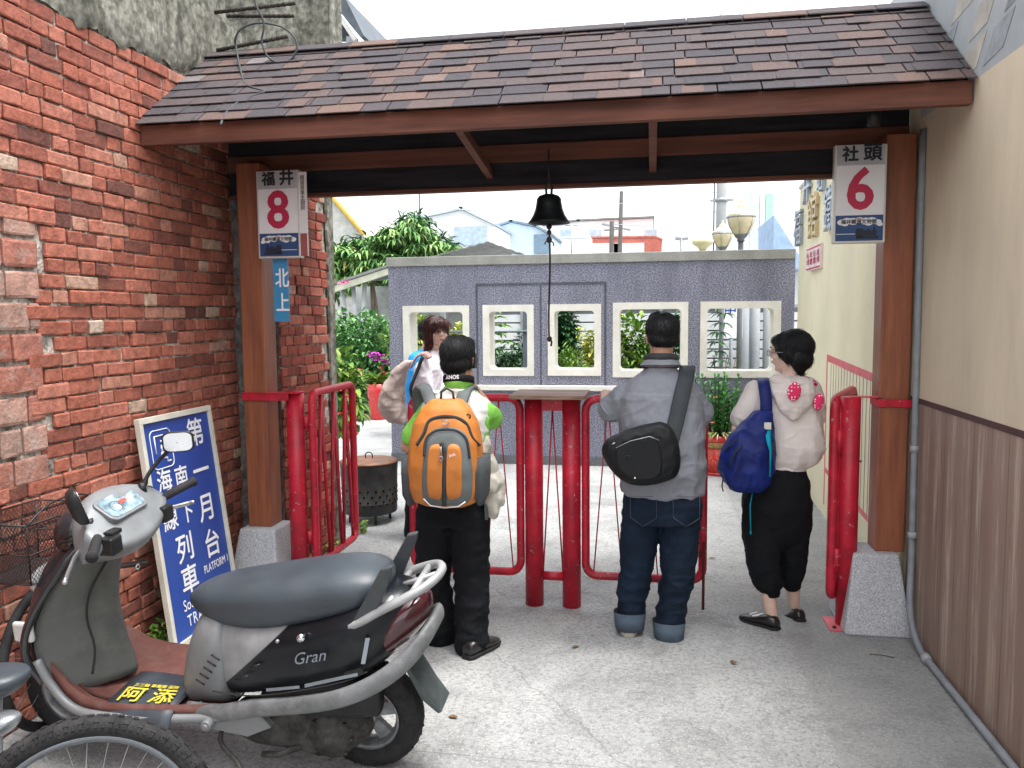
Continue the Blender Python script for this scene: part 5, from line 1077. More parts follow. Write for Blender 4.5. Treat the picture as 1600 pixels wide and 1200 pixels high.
for s_, e in ((Ls, Le), (Rs, Re)): limb(sh, [s_+V((0, 0, -.0)), s_.lerp(e, .5), s_.lerp(e, .72)], [.062, .066, .071], 18)
cloth(sh, .008, .007, (10, 10, 6), 9, mask=lambda p: .5 if p.z > 1.3 else 1.3).build('polo_shirt', M_POLO, t, fix=False)
for s_, e in ((Ls, Le), (Rs, Re)): q = MB(); d = (e-s_); q.tube([s_+d*.7, s_+d*.8], [.073, .074], 18, cap=True); q.build('sleeve_hem', M_POLO, t)
cl = MB(); rg_ = []
for z, r in ((-.012, .1), (.012, .082), (.028, .075), (.024, .085), (-.004, .108)): rg_.append(ering(nk+V((0, .004, z+.008)), r, r*.92, 0, ty=-.12))
cl.loft(rg_, cap=False); cl.build('collar', M_POLO, t)
cl = MB(); cl.tube([nk+V((.076*math.cos(a), .07*math.sin(a)+.004, .045-.12*.07*math.sin(a))) for a in [k*math.pi/10 for k in range(20)]], .013, 8, closed=True, flat=1.5); cl.build('inner_collar', M_DG, t)
M_JEAN = mat('dark_indigo_denim', (.009, .019, .038), .8, var=.25, scale=5, bump=.3, bscale=400, mottle=.2, msc=350)
tr = MB(); tr.loft([ering(P3(1034, 755, Y2), .19, .15, 0), ering(P3(1034, 785, Y2), .2, .155, 0), ering(P3(1034, 812, Y2), .195, .145, 0)])
limb(tr, [Lh, Lk.lerp(Lh, .5), Lk, La.lerp(Lk, .4), La], [.106, .097, .082, .071, .067], 18); limb(tr, [Rh, Rk.lerp(Rh, .5), Rk, Ra.lerp(Rk, .4), Ra], [.106, .099, .084, .073, .068], 18)
for sx_ in (1002, 1070): tr.ell(P3(sx_, 792, Y2-.06), (.09, .075, .09))
cloth(tr, .0075, .0075, (8, 8, 15), 21, mask=lambda p: 1.5 if p.z < .35 else .7).build('jeans', M_JEAN, t, fix=False)
q = MB()      # stitched back pockets
for a, b in ((P3(985, 775, Y2-.165), 1), (P3(1052, 775, Y2-.165), 1)):
    w_ = .13; O = [V((0, 0, 0)), V((w_, 0, 0)), V((w_, 0, -.11)), V((w_/2, 0, -.155)), V((0, 0, -.11))]
    for i in range(5): q.cyl(a+O[i], a+O[(i+1) % 5], .0012, n=4)
M_STI = mat('faded_stitching', (.10, .12, .15), .8)
for i, p in enumerate(q.v): q.v[i] = p
q.build('pocket_stitching', M_STI, t)
M_CUFF = mat('pale_denim_cuff', (.10, .135, .18), .85, var=.15, scale=14, bump=.3, bscale=300)
for a in (La, Ra):
    q = MB(); q.loft([ering(a+V((0, 0, .02)), .088, .09, 0, ty=-.1), ering(a+V((0, -.004, -.01)), .086, .09, 0), ering(a+V((0, -.004, -.066)), .08, .086, 0), ering(a+V((0, 0, -.068)), .06, .066, 0), ering(a+V((0, 0, .0)), .062, .066, 0)], cap=False); wrinkle(q, .003, (20, 20, 10), 3); q.build('turned_cuff', M_CUFF, t)
for c_, d in ((La, V((-.12, 1, 0))), (Ra, V((.2, 1, 0)))):
    a, b = shoe(V((c_.x, c_.y-.07, 0)), d, L_=.27, w_=.052, h=.06); so_ = a.build('shoe', mat('grey_trainer', (.3, .31, .32), .6), t); b.build('sole', mat('pale_sole', (.5, .48, .42), .6), so_)
# sling bag
t = thing('sling_bag', 'black sling bag slung across the back of the man in the grey polo', 'bag', P3(1000, 760, Y2-.25))
M_BAG = mat('black_ballistic_nylon', (.006, .0075, .0095), .55, spec=.3, var=.15, scale=9, bump=.25, bscale=380)
ybg = Y2-.25
def bagring(pts, y): return [P3(a, b, y) for a, b in pts]
out = pix_round([(942, 712), (944, 692), (960, 680), (985, 670), (1015, 662), (1035, 660), (1052, 672), (1060, 695), (1063, 722), (1058, 742), (1040, 752), (1012, 758), (985, 756), (962, 742)], 3)
cx_, cy_ = 1003, 712; rings = []
for sc_, y in ((.6, Y2-.165), (.97, Y2-.18), (1., Y2-.22), (.99, Y2-.26), (.9, Y2-.3), (.7, Y2-.315), (.3, Y2-.318)): rings.append(bagring([(cx_+(a-cx_)*sc_, cy_+(b-cy_)*sc_) for a, b in out], y))
m = MB(); m.loft(rings); bb = blob(m, .007, 4); wrinkle(bb, .003, (20, 20, 20), 6); bb.build('bag_body', M_BAG, t, fix=False)
po = pix_round([(962, 712), (964, 700), (985, 691), (1015, 685), (1028, 690), (1034, 715), (1032, 740), (1015, 750), (985, 747), (966, 732)], 3); m = MB(); cx_, cy_ = 999, 718
m.loft([bagring(po, Y2-.30), bagring(po, Y2-.325), bagring([(cx_+(a-cx_)*.95, cy_+(b-cy_)*.95) for a, b in po], Y2-.331)], smooth=False); m.build('front_pocket', M_BAG, t, bevel=.004)
m = MB(); m.tube([P3(a, b, Y2-.331+.0) for a, b in ((962, 700), (985, 689), (1015, 682), (1030, 688))], .0022, 6); m.build('pocket_zip', M_STEEL, t)
m = MB(); m.ell(P3(992, 747, Y2-.333), .004); m.build('stud', M_TXTW, t); m = MB(); m.tube([P3(948, 700, Y2-.28), P3(955, 695, Y2-.3), P3(961, 692, Y2-.31)], .0045, 6); m.build('zip_pull', M_STEEL, t)
k = MB(); c_ = P3(980, 714, Y2-.333); k.tube([c_+V((-.012, 0, -.01)), c_+V((-.012, 0, .005)), c_+V((.012, 0, .005)), c_+V((.012, 0, -.01))], .0018, 4); k.build('logo_mark', M_DG, t)
m = MB(); pa = [P3(1048, 688, Y2-.25), P3(1057, 655, Y2-.205), P3(1066, 615, Y2-.165), P3(1072, 590, Y2-.12), P3(1074, 577, Y2-.05), P3(1074, 574, Y2+.03), P3(1068, 590, Y2+.12), P3(1050, 630, Y2+.175), P3(1010, 690, Y2+.19)]
m.strap(smooth_path(pa, 4), .078, .008, [V((0, -1, .15))]*12+[V((0, -.6, .8))]*5+[V((0, 0, 1))]*4+[V((0, .8, .4))]*12); m.build('sling_strap', mat('charcoal_strap', (.045, .052, .058), .65, bump=.3, bscale=300), t)
# ---- woman in the hooded top
Y3 = 4.45
hc = P3(1232, 550, Y3+.01); nk = P3(1232, 590, Y3-.0); Ls, Rs = P3(1184, 612, Y3), P3(1264, 608, Y3+.03)
tor = [(P3(1215, 790, Y3), .14, .11), (P3(1215, 755, Y3), .155, .12), (P3(1220, 725, Y3), .125, .1), (P3(1226, 690, Y3), .14, .11), (P3(1226, 650, Y3), .15, .11), (P3(1225, 622, Y3), .145, .095), (P3(1228, 604, Y3), .09, .075)]
Le, Re = P3(1151, 671, Y3-.03), P3(1272, 668, Y3+.08); Lw, Rw = P3(1172, 640, Y3+.24), P3(1235, 650, Y3+.28)
Lh, Rh = P3(1190, 785, Y3), P3(1238, 785, Y3); Lk, Rk = P3(1193, 880, Y3-.02), P3(1238, 872, Y3+.05); La, Ra = P3(1206, 961, Y3-.03), P3(1240, 944, Y3+.13)
t, bo, M = person('person in beige hooded top with pink dotted ears and black cropped trousers', (hc.x, Y3, 0), hc, 0, 64, -2, .95, M_SKINL, True, nk, tor, [(Ls, Le, Lw, (.3, .6, .6), (1, 0, 0)), (Rs, Re, Rw, (-.3, .6, .6), (-1, 0, 0))], [(Lh, Lk, La), (Rh, Rk, Ra)])
wom = t; face_parts(hc, M, t, .95, (.5, .2, .17))
make_hair('hair', [((0, -.03, .032), (.096, .108, .094)), ((0, -.065, -.03), (.09, .062, .07)), ((.035, -.045, -.045), (.055, .06, .05)), ((-.055, -.02, .0), (.042, .045, .055)), ((.055, -.02, -.0), (.042, .045, .06)), ((0, .05, .065), (.072, .046, .036)), ((0, -.06, -.075), (.05, .035, .05))], hc, M, .95, M_HAIR, t, 2200, .05, 8, lim=lambda p: ((Matrix.Translation(hc) @ M).inverted() @ p).y < .045)
q = MB(); T = Matrix.Translation(hc) @ M @ Matrix.Scale(.95, 4)
for x in (-1, 1): q.tube([T @ V((x*.032+.022*math.cos(a), .103, .0+.017*math.sin(a))) for a in [k*.628 for k in range(10)]], .0022, 6, closed=True); q.tube([T @ V((x*.055, .1, .004)), T @ V((x*.088, .06, .004)), T @ V((x*.09, -.0, .0))], .0026, 6)
q.tube([T @ V((-.01, .104, .004)), T @ V((.01, .104, .004))], .002, 5); q.build('glasses', mat('pale_spectacle_frame', (.2, .2, .21), .3), t)
M_HOOD = mat('beige_sweat_cloth', (.74, .67, .63), .9, var=.05, scale=6, bump=.25, bscale=350)
sh = MB(); sh.loft([ering(P3(1225, 728, Y3), .112, .1, 0), ering(P3(1232, 718, Y3), .15, .125, 0), ering(P3(1236, 700, Y3), .168, .135, 0), ering(P3(1232, 665, Y3), .17, .132, 0), ering(P3(1227, 630, Y3), .168, .12, 0), ering(P3(1226, 608, Y3), .13, .1, 0), ering(nk+V((0, 0, .0)), .07, .07, 0)])
for s_, e in ((Ls, Le), (Rs, Re)): limb(sh, [s_+V((0, 0, -.0)), s_.lerp(e, .5), s_.lerp(e, .7)], [.062, .066, .064], 18)
cloth(sh, .0075, .008, (11, 11, 6), 31).build('hooded_top', M_HOOD, t, fix=False)
q = MB(); d = Le-Ls; q.tube([Ls+d*.68, Ls+d*.8], [.067, .065], 18); q.build('sleeve_hem', M_HOOD, t)
q = MB(); q.loft([ering(P3(1226, 721, Y3), .128, .112, 0), ering(P3(1222, 733, Y3), .122, .108, 0), ering(P3(1222, 738, Y3), .115, .1, 0)]); q.build('hem_band', M_HOOD, t)
hd = MB()      # hood lying on the back
hd.loft([ering(P3(1240, 656, Y3-.14), .02, .012, 0, e=2), ering(P3(1240, 645, Y3-.13), .06, .03, 0, e=2), ering(P3(1239, 628, Y3-.115), .095, .055, 0, e=2), ering(P3(1238, 610, Y3-.09), .11, .08, 0, ty=.1, e=2), ering(P3(1236, 597, Y3-.06), .105, .085, 0, ty=.1, e=2), ering(P3(1234, 588, Y3-.04), .085, .075, 0, ty=.15, e=2)])
cloth(hd, .007, .006, (16, 16, 10), 5).build('hood', M_HOOD, t, fix=False)
q = MB(); q.tube([P3(1236, 594, Y3-.05)+V((.1*math.cos(a), .085*math.sin(a), .016*math.sin(a))) for a in [k*.314 for k in range(20)]], .011, 8, closed=True); q.build('hood_rim', M_HOOD, t)
def dotted():
    m = bpy.data.materials.new('pink_dotted_cloth'); m.use_nodes = True; nt = m.node_tree; b = nt.nodes['Principled BSDF']; L = nt.links.new
    tc = _n(nt, 'ShaderNodeTexCoord'); vo = _n(nt, 'ShaderNodeTexVoronoi'); vo.inputs['Scale'].default_value = 62; vo.inputs['Randomness'].default_value = .35; L(tc.outputs['Object'], vo.inputs['Vector'])
    r = _n(nt, 'ShaderNodeValToRGB'); r.color_ramp.interpolation = 'CONSTANT'; r.color_ramp.elements[0].color = (.8, .75, .75, 1); r.color_ramp.elements[1].position = .3; r.color_ramp.elements[1].color = (.72, .03, .13, 1)
    L(vo.outputs['Distance'], r.inputs[0]); L(r.outputs[0], b.inputs['Base Color']); b.inputs['Roughness'].default_value = .85; return m
M_DOT = dotted()
for c_, rr_ in ((P3(1241, 612, Y3-.185), (.034, .012, .05)), (P3(1279, 628, Y3-.12), (.026, .014, .045))): q = MB(); q.ell(c_, rr_, Matrix.Rotation(R_(8), 4, 'Y'), n=18, m=12); q.build('hood_ear', M_DOT, t)
q = MB(); q.ell(P3(1262, 595, Y3-.02), (.055, .05, .02), Matrix.Rotation(R_(22), 4, 'Y')); q.build('hood_lining', M_DOT, t)
tr = MB(); tr.loft([ering(P3(1216, 730, Y3), .13, .11, 0), ering(P3(1214, 755, Y3), .165, .135, 0), ering(P3(1213, 790, Y3), .17, .14, 0), ering(P3(1213, 815, Y3), .16, .125, 0), ering(P3(1213, 840, Y3), .12, .1, 0), ering(P3(1213, 855, Y3), .06, .06, 0)])
limb(tr, [Lh, Lk.lerp(Lh, .5), Lk, P3(1200, 905, Y3-.02), P3(1203, 922, Y3-.02)], [.105, .105, .09, .08, .05], 18); limb(tr, [Rh, Rk.lerp(Rh, .5), Rk, P3(1236, 898, Y3+.07), P3(1237, 911, Y3+.08)], [.1, .097, .076, .066, .046], 18)
cloth(tr, .0075, .0065, (9, 9, 7), 41).build('cropped_trousers', M_TROU, t, fix=False)
for c_, r in ((P3(1204, 926, Y3-.02), .048), (P3(1237, 914, Y3+.08), .046)): q = MB(); q.tube([c_+V((0, 0, -.014)), c_+V((0, 0, .01))], [r, r+.004], 18); q.build('ankle_cuff', M_TROU, t)
c1 = onZ(1216, 985); a, b = shoe(c1, V((-.75, .62, 0)), L_=.235, w_=.042, h=.055, sole=.016); so_ = a.build('shoe', M_SHOE, t); b.build('sole', M_SOLE, so_)
q = MB(); d = V((-.75, .62, 0)).normalized(); e = c1+d*.13+V((0, 0, .062)); q.tube([e+V((-.03, -.03, -.008)), e+V((-.0, -.035, .0)), e+V((.03, -.02, .004))], .004, 6); q.tube([e+V((-.04, .0, -.012)), e+V((.0, .0, .003))], .004, 6); q.build('shoe_flash', M_TXTW, so_)
dt = V((-.5, .75, -.42)).normalized(); hb_ = P3(1254, 969, Y3+.05); upv = V((0, .4, 1)); a, b = shoe(P3(1255, 971, Y3+.06), dt, up=upv, L_=.2, w_=.04, h=.055, sole=.016); so_ = a.build('shoe', M_SHOE, t); b.build('sole', M_SOLE, so_)
# blue drawstring bag at her side
t = thing('shoulder_bag', 'royal blue shoulder bag hanging at the left side of the woman in the hooded top', 'bag', P3(1165, 765, Y3-.15))
M_BB = mat('royal_blue_nylon', (.006, .024, .21), .5, var=.2, scale=7, bump=.25, bscale=320, col2=(.003, .008, .07), spec=.3); M_TEAL = mat('teal_webbing', (.0, .3, .42), .6)
yy = Y3-.16; m = MB(); m.loft([ering(P3(1168, 766, yy), .06, .05, 0), ering(P3(1166, 755, yy), .11, .09, 0), ering(P3(1166, 735, yy), .135, .105, 0), ering(P3(1168, 710, yy), .135, .11, 0), ering(P3(1174, 685, yy), .11, .095, 0), ering(P3(1184, 662, yy), .07, .07, 0), ering(P3(1192, 645, yy), .04, .045, 0)])
cloth(m, .0075, .011, (12, 12, 9), 51).build('bag_body', M_BB, t, fix=False)
m = MB(); m.strap(smooth_path([P3(1197, 662, Y3-.15), P3(1197, 625, Y3-.135), P3(1194, 603, Y3-.10), P3(1192, 594, Y3-.03), P3(1190, 596, Y3+.05), P3(1190, 625, Y3+.115), P3(1185, 665, Y3+.1)], 4), .062, .01, [V((0, -1, .2))]*8+[V((0, -.6, .8))]*4+[V((0, 0, 1))]*4+[V((0, .7, .7))]*9); m.build('shoulder_strap', M_BB, t)
m = MB(); c_ = P3(1198, 651, Y3-.172); m.lathe([(0, .006), (.022, .004), (.023, 0)], Matrix.Translation(c_) @ Matrix.Rotation(R_(90), 4, 'X'), 18); m.build('round_badge', M_TEAL, t)
m = MB(); m.strap([P3(1199, 662, Y3-.2), P3(1201, 690, Y3-.262), P3(1204, 705, Y3-.262), P3(1203, 745, Y3-.255)], [.03, .024, .012, .008], .004, V((0, -1, 0))); m.build('teal_strap', M_TEAL, t)
m = MB(); m.box(P3(1194, 671, Y3-.235), P3(1205, 660, Y3-.225)); m.build('buckle', mat('pale_buckle', (.6, .63, .5), .4), t, bevel=.002)
m = MB(); m.tube([P3(1176, 768, Y3-.15), P3(1172, 790, Y3-.17), P3(1173, 830, Y3-.17)], .0035, 6); m.ell(P3(1173, 832, Y3-.17), (.005, .005, .012)); m.build('draw_cord', M_TEAL, t)
m = MB(); m.tube([P3(1131, 740, yy-.02), P3(1128, 760, yy), P3(1130, 768, yy)], .0035, 6); m.tube([P3(1133, 705, yy-.06), P3(1145, 692, yy-.1), P3(1152, 685, yy-.105)], .004, 6); m.tube([P3(1140, 730, yy-.1), P3(1148, 708, yy-.118), P3(1160, 695, yy-.115)], .004, 6); m.build('dark_cord', M_DG, t)
# ---- woman with long brown hair, turned to the right
Y4 = 5.85; YW = -68
hc = P3(683, 519, Y4); nk = P3(676, 548, Y4); Ls, Rs = P3(676, 567, Y4+.16), P3(664, 568, Y4-.13)
tor = [(P3(660, 700, Y4), .13, .1), (P3(659, 675, Y4), .145, .11), (P3(661, 640, Y4), .115, .09), (P3(666, 600, Y4), .135, .1), (P3(669, 575, Y4), .15, .09), (P3(673, 560, Y4), .1, .065)]
Le, Re = P3(690, 615, Y4+.2), P3(668, 617, Y4-.17); Lw, Rw = P3(712, 600, Y4+.1), P3(704, 620, Y4-.12)
Lh, Rh = P3(662, 690, Y4+.08), P3(655, 690, Y4-.07); Lk, Rk = P3(662, 765, Y4+.09), P3(648, 768, Y4-.06); La, Ra = P3(668, 833, Y4+.1), P3(643, 833, Y4-.05)
t, bo, M = person('person with long brown hair in a pale lavender top looking round over the barrier', (hc.x, Y4, 0), hc, YW, -142+0, 0, .97, M_SKINL, True, nk, tor, [(Ls, Le, Lw, (.8, -.1, .3), (0, -1, 0)), (Rs, Re, Rw, (.8, .2, .3), (0, 1, 0))], [(Lh, Lk, La), (Rh, Rk, Ra)])
face_parts(hc, M, t, .97, (.55, .13, .13))
make_hair('hair', [((0, -.025, .036), (.09, .104, .09)), ((0, -.06, -.02), (.086, .062, .075)), ((-.065, -.01, -.04), (.028, .055, .09)), ((.065, -.01, -.04), (.028, .055, .09)), ((0, .062, .07), (.07, .035, .035)), ((0, .078, .05), (.055, .02, .022)), ((-.05, -.05, -.14), (.045, .045, .1)), ((.06, -.03, -.15), (.035, .04, .11)), ((.062, .0, -.25), (.03, .03, .08)), ((0, -.07, -.15), (.07, .03, .1))], hc, M, .97, M_HAIRB, t, 1800, .08, 12)
M_LAV = mat('pale_lavender_knit', (.80, .77, .83), .85, var=.05, scale=8, bump=.2, bscale=300)
sh = MB(); sh.loft([ering(p, rx*1.03+.006, ry*1.03+.006, YW) for p, rx, ry in tor[1:]]+[ering(nk, .06, .06, 0)])
for s_, e, w_ in ((Ls, Le, Lw), (Rs, Re, Rw)): limb(sh, [s_, s_.lerp(e, .5), e, e.lerp(w_, .9)], [.05, .05, .045, .035], 16)
cloth(sh, .008, .006, (13, 13, 9), 61).build('top', M_LAV, t, fix=False)
tr = MB(); tr.loft([ering(P3(660, 655, Y4), .14, .11, YW), ering(P3(659, 680, Y4), .155, .12, YW), ering(P3(659, 705, Y4), .15, .115, YW)]); limb(tr, [Lh, Lk, La], [.09, .068, .055], 16); limb(tr, [Rh, Rk, Ra], [.09, .068, .055], 16)
cloth(tr, .009, .005, (9, 9, 9), 71).build('trousers', M_TROU, t, fix=False)
for c_ in (La, Ra): a, b = shoe(V((c_.x-.04, c_.y+.02, 0)), V((.75, -.6, 0)), L_=.25, w_=.046, h=.06); so_ = a.build('shoe', mat('white_trainer', (.62, .62, .62), .6), t); b.build('sole', M_TXTW, so_)
t = thing('backpack', 'taupe backpack worn by the woman with the long brown hair', 'backpack', P3(625, 660, Y4))
M_TAU = mat('taupe_canvas', (.5, .42, .38), .75, var=.12, scale=7, bump=.3, bscale=300)
m = MB(); m.loft([ering(P3(626, 660, Y4+.0), .065, .08, 0), ering(P3(616, 648, Y4+.0), .092, .12, 0), ering(P3(612, 630, Y4+.0), .095, .13, 0), ering(P3(615, 605, Y4+.0), .072, .12, 0), ering(P3(624, 580, Y4+.0), .045, .1, 0), ering(P3(638, 565, Y4+.0), .03, .06, 0)])
cloth(m, .008, .011, (10, 10, 10), 81).build('pack_body', M_TAU, t, fix=False)
m = MB(); m.strap(smooth_path([P3(643, 575, Y4-.13), P3(652, 558, Y4-.15), P3(664, 553, Y4-.16), P3(672, 560, Y4-.19)], 4), .045, .01, V((-.3, -.5, 1))); m.build('shoulder_strap', mat('pinkish_strap', (.42, .28, .25), .7), t)
m = MB(); m.strap(smooth_path([P3(661, 556, Y4-.2), P3(650, 585, Y4-.2), P3(642, 607, Y4-.2), P3(646, 625, Y4-.18)], 4), .028, .005, V((-.3, -1, 0))); m.strap([P3(664, 597, Y4-.18), P3(650, 617, Y4-.18)], .03, .005, V((0, -1, 0))); m.build('black_strap', M_DG, t)
# ---- person in a bright blue top, mostly hidden behind her
Y5 = 6.45; YW = -60
hc = P3(676, 520, Y5); nk = P3(668, 545, Y5); Ls, Rs = P3(672, 560, Y5+.15), P3(650, 562, Y5-.1)
tor = [(P3(655, 680, Y5), .13, .1), (P3(655, 660, Y5), .15, .12), (P3(656, 630, Y5), .14, .11), (P3(657, 595, Y5), .16, .12), (P3(659, 568, Y5), .16, .11), (P3(664, 552, Y5), .1, .08)]
Le, Re = P3(680, 605, Y5+.2), P3(655, 608, Y5-.14); Lw, Rw = P3(690, 560, Y5+.1), P3(690, 560, Y5-.1)
Lh, Rh = P3(660, 675, Y5+.08), P3(655, 675, Y5-.07); Lk, Rk = P3(662, 740, Y5+.09), P3(656, 742, Y5-.05); La, Ra = P3(664, 800, Y5+.1), P3(658, 802, Y5-.04)
t, bo, M = person('person in a bright blue top almost hidden behind the long-haired woman', (hc.x, Y5, 0), hc, YW, -80, 0, 1, M_SKIN, False, nk, tor, [(Ls, Le, Lw, (.5, .2, .7), (0, -1, 0)), (Rs, Re, Rw, (.5, .2, .7), (0, 1, 0))], [(Lh, Lk, La), (Rh, Rk, Ra)])
make_hair('hair', [((0, -.02, .04), (.083, .1, .083)), ((0, -.055, -.01), (.074, .058, .06))], hc, M, 1, M_HAIR, t, 500, .04, 15, vox=.009)
sh = MB(); sh.loft([ering(p, rx*1.06+.008, ry*1.06+.008, YW) for p, rx, ry in tor[1:]]+[ering(nk, .062, .062, 0)])
for s_, e in ((Ls, Le), (Rs, Re)): limb(sh, [s_, s_.lerp(e, .5), s_.lerp(e, .9)], [.062, .065, .065], 14)
cloth(sh, .01, .006, (12, 12, 8), 91).build('top', mat('bright_blue_cotton', (.03, .30, .72), .8, var=.08), t, fix=False)
tr = MB(); tr.loft([ering(P3(655, 655, Y5), .15, .12, YW), ering(P3(655, 685, Y5), .155, .12, YW)]); limb(tr, [Lh, Lk, La], [.09, .07, .06], 14); limb(tr, [Rh, Rk, Ra], [.09, .07, .06], 14); blob(tr, .01, 4).build('trousers', M_TROU, t, fix=False)
for c_ in (La, Ra): a, b = shoe(V((c_.x-.04, c_.y, 0)), V((.8, .3, 0)), L_=.26); so_ = a.build('shoe', M_SHOE, t); b.build('sole', M_SOLE, so_)
# ------------------------------------------------------------------ bicycles
def spokes(mb, c, ax, R, n=32):
    c = V(c); ax = V(ax).normalized(); a = ax.cross(V((0, 0, 1))).normalized(); b = ax.cross(a)
    for k in range(n):
        th = 2*math.pi*k/n; s_ = 1 if k % 2 else -1; th2 = th+(.5 if (k//2) % 2 else -.5)
        mb.cyl(c+ax*s_*.03+(a*math.cos(th2)+b*math.sin(th2))*.022, c+(a*math.cos(th)+b*math.sin(th))*R, .0011, n=4, cap=False)
M_DKF = mat('dark_bicycle_frame', (.02, .022, .026), .3, metal=.3, coat=.3)
t = thing('bicycle', 'bicycle with a knobbly tyre in the bottom left corner before the scooter', 'bicycle', (-1.45, 1.75, 0))
C_ = V((-1.45, 1.77, .33)); AX = V((-.42, .9, -.12)).normalized(); Rw_ = .302
m = MB(); tyre(m, C_, AX, Rw_, .027); wh = m.build('wheel', M_RUB, t)
a_ = AX.cross(V((0, 0, 1))).normalized(); b2_ = AX.cross(a_)
m = MB(); ring_ = [];
for k in range(64):
    th = 2*math.pi*k/64; e = a_*math.cos(th)+b2_*math.sin(th); ring_.append([C_+e*r+AX*x for r, x in ((Rw_-.018, .014), (Rw_-.03, .013), (Rw_-.04, .006), (Rw_-.04, -.006), (Rw_-.03, -.013), (Rw_-.018, -.014))])
m.loft(ring_, False, True, True); m.build('rim', mat('grey_alloy_rim', (.2, .22, .24), .35, metal=.7, var=.15), wh)
m = MB(); spokes(m, C_, AX, Rw_-.035); m.cyl(C_-AX*.04, C_+AX*.04, .022); m.build('spokes', M_STEEL, wh)
m = MB(); hb_ = C_-a_*.0; q0 = C_+AX*.07; q1 = C_-AX*.07; left = -a_ if (-a_).x < 0 else a_
for q in (q0, q1): m.tube([q, q+left*.45+V((0, 0, -.02))], .009, 8); m.tube([q, q+left*.36+V((0, 0, .4))], .007, 8)
m.tube([C_+left*.45+V((0, 0, -.03)), C_+left*.62+V((0, 0, .48))], .016, 10); m.tube([C_+left*.45, C_+left*1.0+V((0, 0, .35))], .018, 10); m.tube([C_+left*.6+V((0, 0, .42)), C_+left*1.05+V((0, 0, .45))], .016, 10); m.build('frame', M_DKF, t)
m = MB(); s0 = P3(-6, 1062, 1.85); 
m.loft([ering(s0+V((-.02, .0, -.05)), .05, .05, 10), ering(s0+V((-.01, 0, -.02)), .085, .075, 10), ering(s0+V((0, 0, .012)), .09, .08, 10), ering(s0+V((0, 0, .03)), .07, .06, 10)]); m.build('saddle', M_SEAT, t, sub=1)
m = MB(); m.tube([s0-V((0, 0, .05)), s0-V((.02, 0, .35))], .013, 8); m.build('seat_post', M_STEEL, t)
m = MB(); s1 = P3(8, 1130, 1.8); m.loft([ering(s1+V((-.05, 0, -.04)), .05, .04, 0), ering(s1+V((-.02, 0, 0)), .06, .045, 0), ering(s1+V((-.0, 0, .03)), .045, .035, 0)]); m.build('lamp_housing', mat('dull_chrome', (.3, .32, .34), .3, metal=.7), t, sub=1)
# bicycle with a wire basket between the scooter and the wall
t = thing('bicycle', 'bicycle with a black wire basket squeezed between the scooter nose and brick wall', 'bicycle', (-2.42, 2.75, 0))
def bk(u, v_, w_, taper=.78):      # basket corner frame: u along x, v along y, w height 0..1
    s_ = taper+(1-taper)*w_; return V((-2.43+u*.15*s_, 2.75+v_*.2*s_, .70+w_*.24))
m = MB()
for w_ in (0, .5, 1): 
    P = [bk(a, b, w_) for a, b in ((-1, -1), (1, -1), (1, 1), (-1, 1))]; m.tube([P[0], P[1], P[2], P[3]], .004 if w_ == 1 else .003, 6, closed=True)
for a, b in ((-1, -1), (1, -1), (1, 1), (-1, 1)): m.tube([bk(a, b, 0), bk(a, b, 1)], .003, 6)
m.tube(smooth_path([bk(1, -1, 1), bk(1, -.4, 1.25), bk(1, .4, 1.25), bk(1, 1, 1)], 4), .004, 6); m.build('basket_frame', M_BLACK, t)
m = MB()
def net(p0, p1, p2, p3, n, mm):      # p0-p1 bottom, p3-p2 top; diamond mesh
    for s_ in (1, -1):
        for k in range(-mm, n+mm):
            a0, a1 = k, k+mm*s_; lo, hi = (0, 1)
            if a1 == a0: continue
            t0 = max(0, min(1, (0-a0)/(a1-a0))) if True else 0; ts = sorted(((0-a0)/(a1-a0), (n-a0)/(a1-a0))); tA, tB = max(0, ts[0]), min(1, ts[1])
            if tB-tA < .02: continue
            f = lambda q: (p0.lerp(p1, (a0+(a1-a0)*q)/n)).lerp(p3.lerp(p2, (a0+(a1-a0)*q)/n), q)
            m.cyl(f(tA), f(tB), .0011, n=3, cap=False)
for (a, b), (c, d) in (((-1, -1), (1, -1)), ((1, -1), (1, 1)), ((1, 1), (-1, 1)), ((-1, 1), (-1, -1))): net(bk(a, b, 0), bk(c, d, 0), bk(c, d, 1), bk(a, b, 1), 20, 11)
net(bk(-1, -1, 0), bk(1, -1, 0), bk(1, 1, 0), bk(-1, 1, 0), 16, 16); m.build('basket_mesh', M_BLACK, t)
m = MB(); m.tube([(-2.43, 3.0, .78), (-2.44, 2.98, .6), (-2.45, 2.9, .33)], .014, 8); m.tube([(-2.44, 2.98, .62), (-2.47, 3.5, .5)], .014, 8); m.build('frame', M_DKF, t)
m = MB(); tyre(m, (-2.45, 2.86, .33), (1, .05, 0), .3, .02, knobs=False); w_ = m.build('wheel', M_RUB, t); m = MB(); spokes(m, (-2.45, 2.86, .33), (1, .05, 0), .28, 24); m.build('spokes', M_STEEL, w_)
